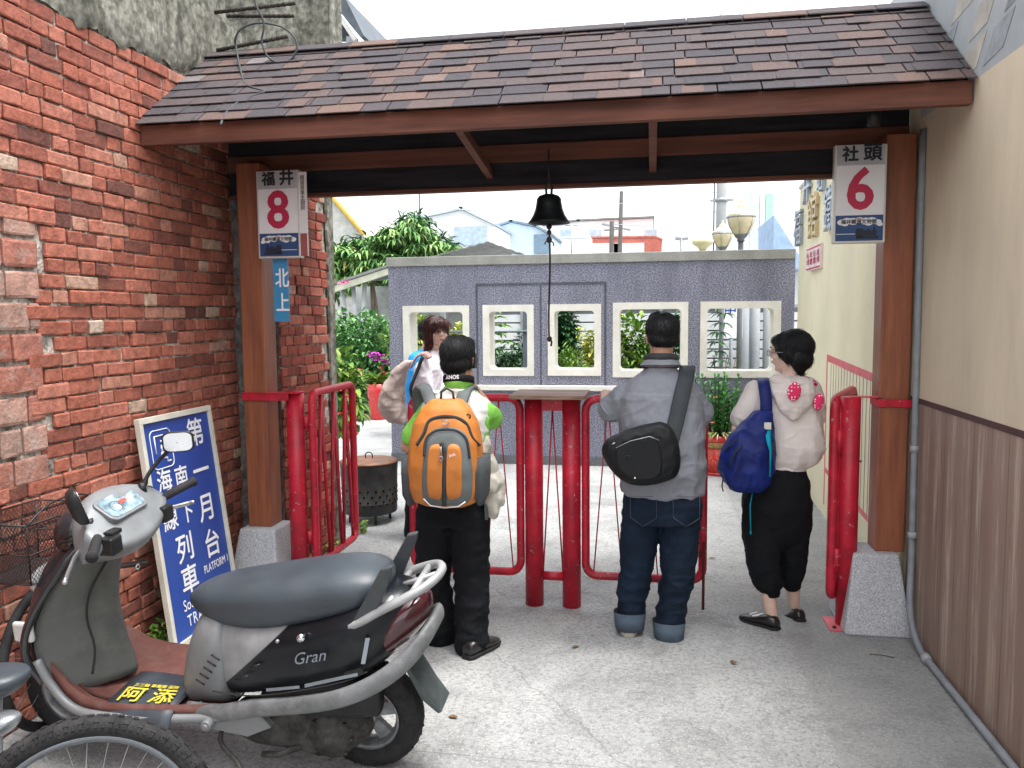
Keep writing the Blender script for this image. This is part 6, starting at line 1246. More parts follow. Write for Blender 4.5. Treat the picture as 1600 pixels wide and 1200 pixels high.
# ------------------------------------------------------------------ burner drum
dc = V((-2.33, 6.3, 0)); t = thing('burner_drum', 'round black steel burner with a rusty lid standing beside the open red gate leaf', 'burner', dc)
M_DRUM = mat('sooty_steel', (.035, .036, .038), .5, metal=.4, var=.3, scale=7, dirt=.45, dcol=(.10, .055, .03)); M_RUST = mat('rusty_lid', (.24, .10, .045), .55, metal=.3, col2=(.08, .05, .04), scale=9, dirt=.3)
Md = Matrix.Translation(dc)
m = MB(); m.lathe([(.2, .09), (.222, .085), (.228, .1), (.228, .17), (.235, .175), (.228, .18), (.235, .44), (.24, .5), (.236, .51), (.22, .5)], Md, 48); m.build('drum', M_DRUM, t)
m = MB(); m.lathe([(.243, .5), (.243, .512), (.2, .522), (.08, .53), (0, .532)], Md, 48); ld = m.build('lid', M_RUST, t)
m = MB(); m.tube(smooth_path([dc+V((-.03, 0, .53)), dc+V((-.028, 0, .565)), dc+V((0, 0, .58)), dc+V((.028, 0, .565)), dc+V((.03, 0, .53))], 4), .005, 6); m.build('handle', M_BLACK, ld)
M_HOLE = mat('black_hole', (.002, .002, .002), .9)
m = MB()
for r_, z in enumerate((.17, .2, .245, .29)):
    for k in range(22):
        a = 2*math.pi*(k+.5*(r_ % 2))/22; rr = .229+.007*(z-.18)/.26+.001; c = dc+V((rr*math.cos(a), rr*math.sin(a), z)); m.cyl(c-V((math.cos(a), math.sin(a), 0))*.004, c+V((math.cos(a), math.sin(a), 0))*.001, .009, n=8)
hl = m.build('vent_holes', M_HOLE, t); hl['kind'] = 'stuff'
for k in range(4): a = k*math.pi/2+.6; m = MB(); c = dc+V((.17*math.cos(a), .17*math.sin(a), 0)); m.cyl(c, c+V((0, 0, .1)), .012); m.build('leg', M_DRUM, t)
# ------------------------------------------------------------------ plants
def leaf(mb, p, d, up, L_, w_, bend=.3, fold=.25, mi=0):
    d = V(d).normalized(); s_ = d.cross(V(up)); 
    if s_.length < 1e-3: s_ = d.cross(V((1, 0, .1)))
    s_.normalize(); n_ = s_.cross(d).normalized(); p = V(p); m1 = p+d*L_*.35+n_*L_*.04; m2 = p+d*L_*.72-n_*L_*bend*.35; e = p+d*L_-n_*L_*bend
    mb.add([p, m1+s_*w_*.5+n_*w_*fold, m2+s_*w_*.4+n_*w_*fold, e, m2-s_*w_*.4+n_*w_*fold, m1-s_*w_*.5+n_*w_*fold, m1, m2], [(0, 1, 6), (6, 1, 2, 7), (7, 2, 3), (0, 6, 5), (6, 7, 4, 5), (7, 3, 4)], False, mi)
def rnd(a=1.): return V((random.gauss(0, a), random.gauss(0, a), random.gauss(0, a)))
def bush(mb, c, r, n, L_, w_, droop=.3, clumps=9, up=.35, shell=.55, mi=0):
    c = V(c); r = V(r); cl_ = []
    for k in range(clumps): q = rnd().normalized(); cl_.append((V((q.x*r.x, q.y*r.y, q.z*r.z))*random.uniform(.35, .75), random.uniform(.35, .6)))
    for i in range(n):
        o, s_ = random.choice(cl_); q = rnd().normalized(); rr = s_*random.uniform(shell, 1)
        p = c+o+V((q.x*r.x, q.y*r.y, q.z*r.z))*rr; d = (q+V((0, 0, up))+rnd(.35)).normalized(); d.z -= droop*random.random()
        leaf(mb, p, d, (0, 0, 1), L_*random.uniform(.6, 1.2), w_*random.uniform(.7, 1.2), mi=mi)
def whorl(mb, p, n, L_, w_, spread=1., up=.3, droop=.4, mi=0):
    a0 = random.uniform(0, 6)
    for k in range(n): a = a0+k*2*math.pi/n+random.uniform(-.2, .2); leaf(mb, p, (math.cos(a)*spread, math.sin(a)*spread, up+random.uniform(-.2, .2)), (0, 0, 1), L_*random.uniform(.7, 1.15), w_, droop, mi=mi)
G = lambda *a: a
M_LM = mat_island('mango_leaf', [(0, (.02, .065, .02)), (.3, (.10, .24, .07)), (.7, (.20, .38, .11)), (.95, (.34, .5, .17)), (1, (.36, .28, .1))], rough=.5, bump=0, var=.2)
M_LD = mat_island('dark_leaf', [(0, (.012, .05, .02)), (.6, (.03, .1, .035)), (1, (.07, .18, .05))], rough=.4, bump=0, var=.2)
M_LL = mat_island('lime_leaf', [(0, (.07, .16, .03)), (.5, (.14, .28, .05)), (.85, (.26, .4, .07)), (1, (.45, .48, .1))], rough=.5, bump=0, var=.2)
M_LY = mat_island('yellow_green_leaf', [(0, (.18, .28, .04)), (.5, (.36, .42, .05)), (1, (.55, .5, .08))], rough=.5, bump=0, var=.2)
M_LV = mat_island('striped_leaf', [(0, (.2, .3, .08)), (.5, (.5, .52, .22)), (1, (.62, .62, .38))], rough=.5, bump=0, var=.2)
M_BARK = mat('bark', (.12, .09, .065), .9, var=.3, scale=12, bump=.5)
M_FR = mat_island('red_flower', [(0, (.5, .03, .05)), (.6, (.7, .08, .08)), (1, (.75, .25, .15))], rough=.6, bump=0); M_FM = mat_island('magenta_orchid', [(0, (.45, .02, .4)), (1, (.7, .12, .6))], rough=.5, bump=0)
M_POTR = mat('glossy_red_pot', (.55, .02, .02), .25, coat=.5, var=.08, bump=.5, bscale=55); M_POTB = mat('black_plastic_pot', (.03, .032, .035), .6); M_POTT = mat('terracotta_pot', (.35, .12, .07), .75)
def plant(name, label, cat, c, potr, poth, m_leaf, fn, potm=None, group=None, stems=4, stemh=.4):
    c = V(c); t = thing(name, label, cat, c, group=group)
    if potm: q = MB(); q.lathe([(potr*.7, 0), (potr*.75, .005), (potr, poth*.92), (potr*1.07, poth*.93), (potr*1.07, poth), (potr*.95, poth), (potr*.9, poth*.9), (0, poth*.9)], Matrix.Translation(c), 24); q.build('pot', potm, t)
    q = MB(); fn(q, c+V((0, 0, poth if potm else 0))); q.build('foliage', m_leaf, t, fix=False)
    if stems:
        q = MB()
        for k in range(stems): a = random.uniform(0, 6); b0 = c+V((potr*.4*math.cos(a), potr*.4*math.sin(a), poth*.8 if potm else 0)); q.tube([b0, b0+V((random.uniform(-.05, .05), random.uniform(-.05, .05), stemh*.5)), b0+V((random.uniform(-.1, .1), random.uniform(-.1, .1), stemh))], [.012, .009, .005], 6)
        q.build('stem', M_BARK, t)
    return t
random.seed(31)
# ornate red pot with flowering euphorbia and striped spider plant
pc = V((.70, 8.72, 0)); t = thing('potted_plant', 'upright green flowering plant in an ornate red and gold pot before the purple wall', 'potted plant', pc)
def ornate():
    m = bpy.data.materials.new('red_gold_glaze'); m.use_nodes = True; nt = m.node_tree; b = nt.nodes['Principled BSDF']; L = nt.links.new
    tc = _n(nt, 'ShaderNodeTexCoord'); vo = _n(nt, 'ShaderNodeTexVoronoi'); vo.inputs['Scale'].default_value = 42; L(tc.outputs['Object'], vo.inputs['Vector'])
    r = _n(nt, 'ShaderNodeValToRGB'); e = r.color_ramp.elements; e[0].color = (.62, .40, .1, 1); e[1].position = .42; e[1].color = (.5, .025, .02, 1); e.new(.28).color = (.55, .1, .05, 1)
    L(vo.outputs['Distance'], r.inputs[0]); L(r.outputs[0], b.inputs['Base Color']); b.inputs['Roughness'].default_value = .35; return m
q = MB(); q.lathe([(.15, .02), (.16, .02), (.19, .3), (0, .3)], Matrix.Translation(pc), 32); q.build('pot', ornate(), t)
q = MB(); q.lathe([(.165, 0), (.17, .03), (.158, .035), (.15, .0)], Matrix.Translation(pc), 32); q.build('pot_foot', M_POTR, t); q = MB(); q.lathe([(.193, .36), (.205, .37), (.205, .43), (.19, .43), (.18, .40), (0, .4)], Matrix.Translation(pc), 32); q.build('pot_rim', M_POTR, t)
q = MB(); q.lathe([(.191, .3), (.196, .302), (.198, .36), (.191, .362)], Matrix.Translation(pc), 32); q.build('gold_band', mat('old_gold_band', (.3, .2, .07), .45, metal=.3, mottle=.5, msc=90), t)
q = MB(); st_ = MB(); fl = MB()
for k in range(26):
    a = random.uniform(0, 6.28); r = random.uniform(.02, .15); b0 = pc+V((r*math.cos(a), r*math.sin(a), .4)); h = random.uniform(.38, .68); tp = b0+V((math.cos(a)*.14*r/.1, math.sin(a)*.1, h)); st_.tube([b0, tp], [.011, .006], 6)
    for z in range(20): f = z/20; p = b0.lerp(tp, .15+.85*f); an = z*2.4; leaf(q, p, (math.cos(an)*.8, math.sin(an)*.8, .75), (0, 0, 1), .075, .032, .1)
    if k % 3 == 0: whorl(fl, tp-V((0, .02, random.uniform(.0, .3))), 5, .035, .022)
q.build('foliage', mat_island('euphorbia_leaf', [(0, (.02, .1, .02)), (.6, (.045, .2, .035)), (1, (.1, .32, .05))], rough=.4, bump=0, var=.15), t, fix=False); st_.build('stem', M_LD, t); fl.build('flowers', mat_island('coral_flower', [(0, (.6, .14, .08)), (1, (.75, .35, .2))], bump=0), t, fix=False)
q = MB()
for k in range(60): a = random.uniform(3.3, 6.1) if k % 3 else random.uniform(0, 6.28); leaf(q, pc+V((.1*math.cos(a), .12*math.sin(a), .42)), (math.cos(a), math.sin(a), random.uniform(.3, 1.1)), (0, 0, 1), random.uniform(.14, .22), .016, .55, .1)
q.build('striped_foliage', M_LV, t, fix=False)
# left of the purple wall: vase with orchids, hedge, red-flowered shrub by the brick wall
vc = onZ(591, 655); t = thing('orchid_vase', 'tall glossy red vase with magenta orchids at the left end of the purple wall', 'vase', vc)
q = MB(); q.lathe([(.12, 0), (.13, .02), (.15, .2), (.175, .45), (.195, .6), (.18, .6), (.15, .5), (0, .5)], Matrix.Translation(vc), 32); q.build('vase', M_POTR, t)
q = MB()
for k in range(60): a = random.uniform(0, 6.28); leaf(q, vc+V((0, 0, .58)), (math.cos(a), math.sin(a)*.8, random.uniform(.3, 1.4)), (0, 0, 1), random.uniform(.2, .45), .06, .4)
q.build('foliage', M_LL, t, fix=False); q = MB()
for x, z in ((-.08, 1.05), (.0, 1.02), (.08, 1.06), (.14, .98), (.2, .92), (-.02, 1.1), (.26, .95), (.05, .98)): whorl(q, vc+V((x, -.05, z)), 6, .1, .07, 1, .2, .1)
q.build('orchid_flowers', M_FM, t, fix=False); q = MB()
for x, z in ((.1, .66), (.14, .74), (.08, .82), (-.28, .72), (-.28, .78), (.25, .62)): whorl(q, vc+V((x, -.05, z)), 7, .08, .05, .6, .8, 0)
q.build('red_bracts', M_FR, t, fix=False)
hb = vc+V((-.9, .7, 0)); t = thing('hedge_shrub', 'rounded light green shrub standing left of the purple wall behind the red vase', 'shrub', hb)
q = MB(); bush(q, hb+V((.35, .1, .9)), (1.25, .7, .8), 5200, .13, .07, .35, 30); q.build('foliage', mat_island('fresh_leaf', [(0, (.04, .13, .04)), (.5, (.09, .24, .07)), (1, (.22, .42, .14))], rough=.45, bump=0, var=.2), t, fix=False)
q = MB(); 
for k in range(6): q.tube([hb+V((k*.15-.2, 0, 0)), hb+V((k*.25-.4, .05, .9))], [.025, .01], 6)
q.build('stem', M_BARK, t)
rb = V((onY(536, 600, 8.2).x, 8.2, 0)); t = thing('flowering_shrub', 'shrub with broad lime leaves and red blooms beyond the end of the brick wall', 'shrub', rb)
q = MB(); bush(q, rb+V((0, 0, .85)), (.2, .3, .5), 420, .17, .07, .8, 14); q.build('foliage', M_LL, t, fix=False); q = MB()
for k in range(26): whorl(q, rb+V((random.uniform(-.1, .2), -.25+random.uniform(-.1, .1), random.uniform(.45, .95))), 7, .06, .05, 1, .2, .1)
q.build('flowers', M_FR, t, fix=False); q = MB(); q.tube([rb, rb+V((.05, 0, .5)), rb+V((0, .05, 1.1))], [.03, .02, .01], 8); q.build('stem', M_BARK, t)
# weeds at the foot of the brick wall
for i, (px, py, n, r) in enumerate(((378, 890, 90, .05), (245, 1000, 70, .06), (218, 995, 60, .05), (560, 790, 40, .05), (518, 838, 40, .05))):
    p = onX(px, py, XL+.06 if px < 400 else XS+.04); p.z = max(p.z, 0); p.z = 0 if i else .06
    if i == 0: p.z = .1
    q = MB(); bush(q, p+V((.02, 0, r*.9)), (r, r*1.3, r), n, .04, .03, .2, 5)
    if i == 0: q.tube([V((p.x, p.y, 0)), p+V((0, 0, .05))], .006, 5)
    solo('weed_tuft', q, M_LL if i else M_LD, ['small dark fern tuft at the foot of the left granite post base', 'bright weed tuft at the lower left corner of the blue board', 'sparse weed clump by the wall seen over the scooter floor', 'tiny weed at the wall foot beside the black burner', 'tiny weed below the open red gate leaf'][i], 'weed', group='weeds along the brick wall foot', fix=False)
# ------------------------------------------------------------------ garden behind the purple wall
YFN = 13.4
t = thing('slat_fence', 'white horizontal slat fence seen through the framed openings of the purple wall', 'fence', (-.6, YFN, 0))
M_SLAT = mat('white_slat', (.6, .62, .62), .55, var=.06, scale=3, dirt=.12, dcol=(.35, .38, .36))
q = MB(); z = .1
while z < 1.72: q.box((-3.2, YFN, z), (3.6, YFN+.03, z+.125)); z += .15
q.build('slat_panel', M_SLAT, t, bevel=.003); q = MB(); q.box((-3.2, YFN+.05, .05), (3.6, YFN+.06, 1.8)); q.build('backing_sheet', mat('grey_backing', (.22, .24, .25), .7), t)
for x in (-2.2, -1.35, .1, 1.5, 2.9): q = MB(); q.box((x, YFN-.05, 0), (x+.06, YFN-.001, 1.84)); q.build('post', M_STEEL, t)
q = MB(); q.box((-3.2, YFN-.01, 1.8), (3.6, YFN+.04, 1.85)); q.build('top_rail', M_STEEL, t)
t = thing('pipe_stand', 'grey steel post with a crossbar seen through the second opening of the purple wall', 'stand', (-1.62, 10.6, 0))
x_ = onY(822, 530, 10.6).x; q = MB(); q.box((x_-.04, 10.58, 0), (x_+.04, 10.64, 2.0)); q.build('post', mat('grey_blue_steel', (.13, .16, .19), .5), t); q = MB(); zr = onY(790, 518, 10.6).z; q.cyl((x_-1.3, 10.57, zr), (x_+.15, 10.57, zr), .016); q.build('crossbar', MATS['grey_blue_steel'], t)
def gp(px, y): return V((onY(px, 500, y).x, y, 0))
specs = [
 ('garden_plant', 'yellow-green shrub in the first opening left of the long-haired woman', gp(655, 11), .15, .3, M_LL, lambda q, c: bush(q, c+V((0, 0, .95)), (.45, .3, .55), 900, .13, .06, .3), M_POTT),
 ('garden_plant', 'yellow flowering shrub behind the long-haired woman seen through the first opening', gp(712, 11.6), .15, .3, M_LY, lambda q, c: bush(q, c+V((0, 0, 1.0)), (.25, .2, .3), 350, .11, .05, .3), M_POTT),
 ('garden_plant', 'dark bushy potted plant low in the second opening', gp(793, 11.0), .22, .35, M_LD, lambda q, c: bush(q, c+V((0, 0, .55)), (.34, .3, .34), 900, .11, .035, .3), M_POTB),
 ('garden_plant', 'thin lime plant rising at the left of the second opening', gp(776, 11.6), .15, .3, M_LL, lambda q, c: [whorl(q, c+V((random.uniform(-.1, .1), 0, .4+.12*k)), 7, .2, .07) for k in range(10)], M_POTB),
 ('garden_plant', 'loose leafy plant behind the grey steel post in the second opening', gp(826, 12.2), .15, .3, M_LD, lambda q, c: bush(q, c+V((-.1, 0, .8)), (.5, .2, .55), 260, .14, .05, .3), M_POTB),
 ('garden_plant', 'tall dense dark green shrub at the left of the third opening', gp(880, 10.6), .2, .35, M_LD, lambda q, c: bush(q, c+V((0, 0, .95)), (.24, .25, .62), 1500, .1, .05, .2, 14), M_POTB),
 ('garden_plant', 'low olive shrub under the dark one in the third opening', gp(892, 10.2), .2, .3, M_LL, lambda q, c: bush(q, c+V((0, 0, .6)), (.34, .25, .35), 1100, .08, .035, .2, 14), M_POTT),
 ('garden_plant', 'pale yellow-green shrub at the right of the third opening', gp(918, 12.0), .2, .3, M_LY, lambda q, c: bush(q, c+V((0, 0, .85)), (.42, .25, .42), 800, .1, .05, .3, 12), M_POTT),
 ('garden_plant', 'bright green shrub left of the grey polo man in the fourth opening', gp(985, 11.2), .2, .3, M_LL, lambda q, c: bush(q, c+V((0, 0, .8)), (.38, .25, .6), 1000, .12, .06, .3, 14), M_POTT),
 ('garden_plant', 'mid green shrub right of the grey polo man in the fourth opening', gp(1062, 11.6), .2, .3, M_LD, lambda q, c: bush(q, c+V((0, 0, .95)), (.25, .25, .45), 500, .13, .06, .3, 10), M_POTT),
 ('garden_plant', 'slender tiered plant rising in the fifth opening', gp(1125, 11.4), .15, .3, M_LD, lambda q, c: [whorl(q, c+V((.05*math.sin(k), 0, .35+.13*k)), 8, .2, .05, 1, .2, .5) for k in range(11)], M_POTB),
 ('garden_plant', 'yellow feathery palm low in the fifth opening', gp(1132, 10.4), .2, .3, M_LY, lambda q, c: [leaf(q, c+V((0, 0, .3)), (math.cos(k), math.sin(k), random.uniform(.4, 1.6)), (0, 0, 1), random.uniform(.45, .75), .05, .6) for k in range(90)], M_POTT),
]
for s_ in specs: plant(s_[0], s_[1], 'potted plant', s_[2], s_[3], s_[4], s_[5], s_[6], s_[7], group='potted plants in the garden behind the purple wall', stems=3, stemh=.9)
t = thing('planter_box', 'dark rectangular planter at the bottom right of the second opening', 'planter', gp(808, 10.2)); c = gp(808, 10.2); q = MB(); q.frustum((c.x, c.y), .3, .25, .36, .3, .55, .92); q.build('box', M_POTB, t, bevel=.01); q = MB(); q.box((c.x-.2, c.y-.15, 0), (c.x+.2, c.y+.15, .549)); q.build('stand', mat('grey_block', (.25, .25, .24), .9), t, bevel=.01)
t = thing('wayfinding_board', 'white board with a blue character behind the fifth opening', 'sign', gp(1145, 12.4)); c = gp(1143, 12.4); q = MB(); q.box((c.x-.16, 12.38, 1.35), (c.x+.16, 12.41, 2.1)); q.build('board', M_WHITE, t); q = MB(); q.cyl((c.x, 12.43, 0), (c.x, 12.43, 2.1), .03); q.build('post', M_STEEL, t)
k = MB(); put_text(k, '中', (c.x-.02, 12.378, 1.76), (1, 0, 0), (0, 0, 1), .19, bold=.003); k.build('character', M_BLUE, t, fix=False)
for i, px in enumerate((1163, 1180, 1200)):
    c = gp(px, 12.9+i*.1); q = MB(); q.cyl(c, c+V((0, 0, 2.2)), .075, n=18); solo('steel_column', q, mat('painted_grey_column', (.26, .28, .29), .6, var=.05), ['leftmost of the three grey columns right of the white board in the fifth opening', 'middle of the three grey columns in the fifth opening', 'rightmost of the three grey columns in the fifth opening'][i], 'column', group='grey columns behind the fifth opening')

q = MB(); a = onZ(1376, 1026); a.z = .005; q.tube([a+V((-.05, .01, 0)), a+V((0, 0, .004)), a+V((.06, -.012, 0))], .0025, 5); solo('twig', q, M_BARK, 'thin dry twig lying on the concrete near the right granite base', 'twig')
random.seed(5)
for i, (px, py) in enumerate(((1107, 873), (1150, 1040), (905, 1010), (700, 1120))):
    c = onZ(px, py); q = MB(); leaf(q, V((0, 0, .003)), (math.cos(i*2.), math.sin(i*2.), .02), (0, 0, 1), .05, .025, -.1, .15); q.v = [p+V((c.x, c.y, 0)) for p in q.v]
    solo('fallen_leaf', q, mat('dry_brown_leaf', (.16, .10, .05), .8), ['small dry leaf on the ground between the grey polo man and the woman', 'small dry leaf below the woman in the hooded top', 'small dry leaf in front of the red centre posts', 'small dry leaf beside the scooter tail'][i], 'leaf', group='dry leaves on the concrete', fix=False)
# ------------------------------------------------------------------ beyond the garden
random.seed(77)
M_PALE = mat('pale_blue_cladding', (.52, .62, .70), .6, var=.05, scale=.6); M_WHT = mat('white_cladding', (.72, .74, .75), .6, var=.04, scale=.5); M_BLD = mat('blue_trim', (.16, .24, .32), .5)
M_ROOFG = mat('grey_corrugated_sheet', (.22, .23, .22), .6, metal=.2, var=.15, scale=2, dirt=.2); M_BRK = mat('salmon_brick', (.42, .13, .10), .8, var=.1, scale=1.5, mottle=.2, msc=14)
def q3(px, py, y): return onY(px, py, y)
def gable(name, label, pts, y, depth, m, roofm, over=.15, parts=None):
    """front outline traced at distance y, given real depth; pts run along the roof line from left to right"""
    P = [q3(a, b, y) for a, b in pts]; c = V(((P[0].x+P[-1].x)/2, y, 0)); t = thing(name, label, 'building', c)
    w_ = MB(); O = [V((P[0].x, y, 0))]+P+[V((P[-1].x, y, 0))]; w_.poly(O, (0, depth, 0)); w_.build('wall', m, t, fix=True)
    for a, b in zip(P, P[1:]):
        r = MB(); d = (b-a).normalized(); n_ = V((-d.z, 0, d.x))
        if n_.z < 0: n_ = -n_
        r.poly([a-d*over+V((0, -over, 0))+n_*.02, b+d*over*.4+V((0, -over, 0))+n_*.02, b+d*over*.4+V((0, -over, 0))+n_*.12, a-d*over+V((0, -over, 0))+n_*.12], (0, depth+2*over, 0)); r.build('roof_slope', roofm, t)
    return t, c
t, c = gable('far_house', 'white house with a sloping blue-edged roof behind the mango tree', [(610, 352), (722, 328), (772, 352)], 34, 9, M_WHT, M_PALE)
p = q3(735, 365, 33.98); q = MB(); q.box((p.x-.7, 33.93, p.z-.5), (p.x+.7, 33.99, p.z+.3)); q.build('window', mat('pale_window', (.4, .5, .58), .3), t)
t, c = gable('far_house', 'pale blue gabled house left of the hanging bell', [(768, 357), (800, 348), (836, 355), (860, 368)], 38, 9, M_PALE, M_BLD)
p = q3(846, 378, 37.98); q = MB(); q.box((p.x-.35, 37.93, p.z-.6), (p.x+.35, 37.99, p.z+.35)); q.build('window', M_BLD, t)
t, c = gable('far_house', 'long white house with a dark roof edge above the red brick parapet', [(850, 352), (905, 346), (1021, 341)], 48, 8, M_WHT, M_ROOFG)
for px in (885, 930, 1017): p = q3(px, 367, 47.98); q = MB(); q.box((p.x-.35, 47.93, p.z-.3), (p.x+.35, 47.99, p.z+.3)); q.build('window', mat('pale_window', (.4, .5, .58), .3), t)
t, c = gable('far_house', 'low salmon brick building with a flat top right of the bell', [(922, 373), (1024, 372), (1034, 376)], 44, 5, M_BRK, M_BRK, over=.02)
for px in (940, 980): p = q3(px, 386, 43.98); q = MB(); q.box((p.x-.9, 43.93, p.z-.5), (p.x+.9, 43.99, p.z+.2)); q.build('window', M_WHT, t)
t, c = gable('far_house', 'low white annexe between the bell rope and the brick building', [(862, 374), (921, 372)], 42, 5, M_WHT, M_WHT, over=.02)
t = thing('yellow_roof_house', 'grey gable wall with a yellow sloping roof edge beyond the brick wall end', 'building', q3(520, 360, 22)); q = MB(); q.poly([V((-14, 22, 0)), V((q3(566, 365, 22).x, 22, 0)), q3(566, 368, 22), q3(523, 318, 22), q3(480, 270, 22), V((-14, 22, 6))], (0, 6, 0)); q.build('wall', mat('pale_grey_render', (.5, .5, .47), .8), t)
q = MB(); q.poly([q3(570, 366, 21.9), q3(523, 311, 21.9), q3(480, 262, 21.9), q3(480, 268, 21.9), q3(523, 317, 21.9), q3(565, 366, 21.9)], (0, .25, 0)); q.build('roof_edge', mat('yellow_roof', (.65, .38, .04), .5), t)
# corrugated canopies
def canopy(name, label, L, A, R, y, dpt, th=.05):
    t = thing(name, label, 'canopy', V((q3(*A, y).x, y, 0))); a, b, c = q3(*L, y), q3(*A, y), q3(*R, y)
    for p, q_ in ((a, b), (b, c)):
        m = MB(); n = max(6, int((q_-p).length/.09)); rings = []
        for k in range(n+1): o = p.lerp(q_, k/n)+V((0, 0, .018*(k % 2))); rings.append([o, o+V((0, dpt, .3*0)), o+V((0, dpt, -.02)), o+V((0, 0, -.02))])
        m.loft(rings, True, False); m.build('roof_sheet', M_ROOFG, t)
    return t, a, b, c
t, a, b, c = canopy('gable_canopy', 'grey corrugated gable roof just above the purple wall left of the bell', (672, 402), (762, 378), (828, 401), 15.5, 3.)
for x in (a.x+.2, c.x-.2): q = MB(); q.box((x-.05, 15.6, 0), (x+.05, 15.7, a.z+.05)); q.build('post', M_STEEL, t)
t = thing('lean_to_shed', 'lean-to shed with grey corrugated roof and pale posts left of the purple wall', 'shed', (-5.4, 15, 0))
a, b = q3(515, 447, 14.6), q3(640, 406, 14.6); q = MB(); q.poly([a, b, b+V((0, 0, .05)), a+V((0, 0, .05))], (0, 3.2, .25)); q.build('roof_sheet', M_ROOFG, t)
q = MB(); q.box((a.x-.6, 17.4, 0), (b.x+.4, 17.6, 2.4)); q.build('back_wall', mat('stained_grey_wall', (.3, .32, .3), .9, var=.2, scale=2, dirt=.4), t)
q = MB(); q.poly([a+V((0, .02, -.02)), b+V((0, .02, -.02)), b+V((0, .02, -.14)), a+V((0, .02, -.14))], (0, .05, 0)); q.build('eaves_board', mat('cream_edge', (.5, .5, .4), .6), t)
for px, lean in ((541, .18), (556, .1), (566, -.12), (583, .02), (592, .22)):
    p = q3(px, 470, 14.9); q = MB(); q.tube([V((p.x+lean, 14.9, 0)), V((p.x-lean*.5, 14.9, a.z+.05))], .045 if px != 592 else .025, 8); q.build('post', mat('pale_post', (.5, .53, .54), .6) if px < 580 else mat('brown_post', (.12, .09, .07), .7), t)
q = MB(); whorl(q, q3(535, 443, 14.4), 7, .1, .08); whorl(q, q3(540, 441, 14.4), 7, .08, .08); solo('pink_blossom', q, mat_island('pink_petal', [(0, (.7, .1, .3)), (1, (.75, .25, .4))], bump=0), 'small pink blossom under the edge of the lean-to roof', 'flower', fix=False)
# mango tree
tc_ = q3(612, 385, 19.5); tc_.z = 0; t = thing('mango_tree', 'broad mango tree with drooping glossy leaves left above the purple wall', 'tree', tc_)
q = MB()
def crown_pt():
    while True:
        px, py = random.uniform(500, 712), random.uniform(330, 455); top = 430-0
        top = 405-32*math.exp(-((px-590)/70)**2)-46*math.exp(-((px-650)/34)**2)-16*math.exp(-((px-700)/18)**2)+9*noise.noise(V((px*.07, 0, 0)))
        if py > top and not (px > 690 and py < 372): return px, py
M2 = MB()
for i in range(1700):
    px, py = crown_pt(); y = 19.5+random.uniform(-1.4, 1.2); p = q3(px, py, y); whorl(q, p, random.randint(7, 11), random.uniform(.18, .3), .07, .9, random.uniform(-.3, .6), .7)
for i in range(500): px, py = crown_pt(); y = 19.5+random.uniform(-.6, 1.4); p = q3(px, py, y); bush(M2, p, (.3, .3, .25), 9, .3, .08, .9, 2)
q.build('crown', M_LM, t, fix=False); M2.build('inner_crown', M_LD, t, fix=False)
q = MB(); q.tube([tc_, tc_+V((.1, 0, 1.3)), tc_+V((-.1, .1, 2.2))], [.2, .15, .12], 12)
for dx, dz in ((-1.5, 3.0), (-.6, 3.3), (.5, 3.6), (1.1, 3.1)): q.tube([tc_+V((0, .05, 1.9)), tc_+V((dx*.5, .1, 2.5)), tc_+V((dx, .1, dz))], [.1, .07, .03], 8)
q.build('trunk', M_BARK, t)
# poles, wires, lamps
t = thing('utility_pole', 'thick concrete pole with a clamp ring left of the globe lamps', 'pole', gp(1125, 15)); c = gp(1125, 15); q = MB(); q.cyl(c, c+V((0, 0, 7)), .1, .085, 20); q.build('shaft', mat('pole_concrete', (.36, .37, .37), .8, var=.06), t); q = MB(); z = q3(1125, 313, 15).z; q.cyl(c+V((0, 0, z-.03)), c+V((0, 0, z+.03)), .115); q.box(c+V((-.2, -.02, z-.02)), c+V((.2, .02, z+.02))); q.build('clamp', M_STEEL, t)
q = MB(); q.cyl(c+V((-.13, 0, 0)), c+V((-.13, 0, 6)), .012, n=6); q.build('cable', M_BLACK, t)
def pole(px0, py0, px1, py1, y, r, label, arms=()):
    b = q3(px1, py1, y); b.z = 0; tp = q3(px0, py0, y); t = thing('utility_pole', label, 'pole', b); q = MB(); q.cyl(b, tp, r, r*.7, 10); q.build('shaft', mat('dark_pole', (.09, .085, .08), .8), t)
    for (a, c_, r_) in arms: q = MB(); q.cyl(q3(*a, y), q3(*c_, y), r_, n=6); q.build('crossarm', M_STEEL, t)
pole(971, 299, 965, 420, 30, .1, 'dark leaning pole rising above the salmon brick building')
pole(956, 346, 954, 420, 31, .12, 'paler pole with crossarms just left of the dark leaning pole', (((941, 350), (985, 359), .05), ((944, 360), (972, 357), .04)))
pole(655, 292, 656, 420, 24, .035, 'thin pole standing above the mango tree top')
for i_, (P_, lb_) in enumerate((([(860, 330), (971, 318), (1125, 300), (1240, 290)], 'overhead wire running from the dark leaning pole to the concrete pole'), ([(956, 350), (1040, 352), (1119, 330)], 'lower overhead wire sagging above the salmon brick building'))): q = MB(); q.tube(smooth_path([q3(a, b, 25) for a, b in P_], 5), .011, 5); solo('overhead_wire', q, M_STEEL, lb_, 'wire')
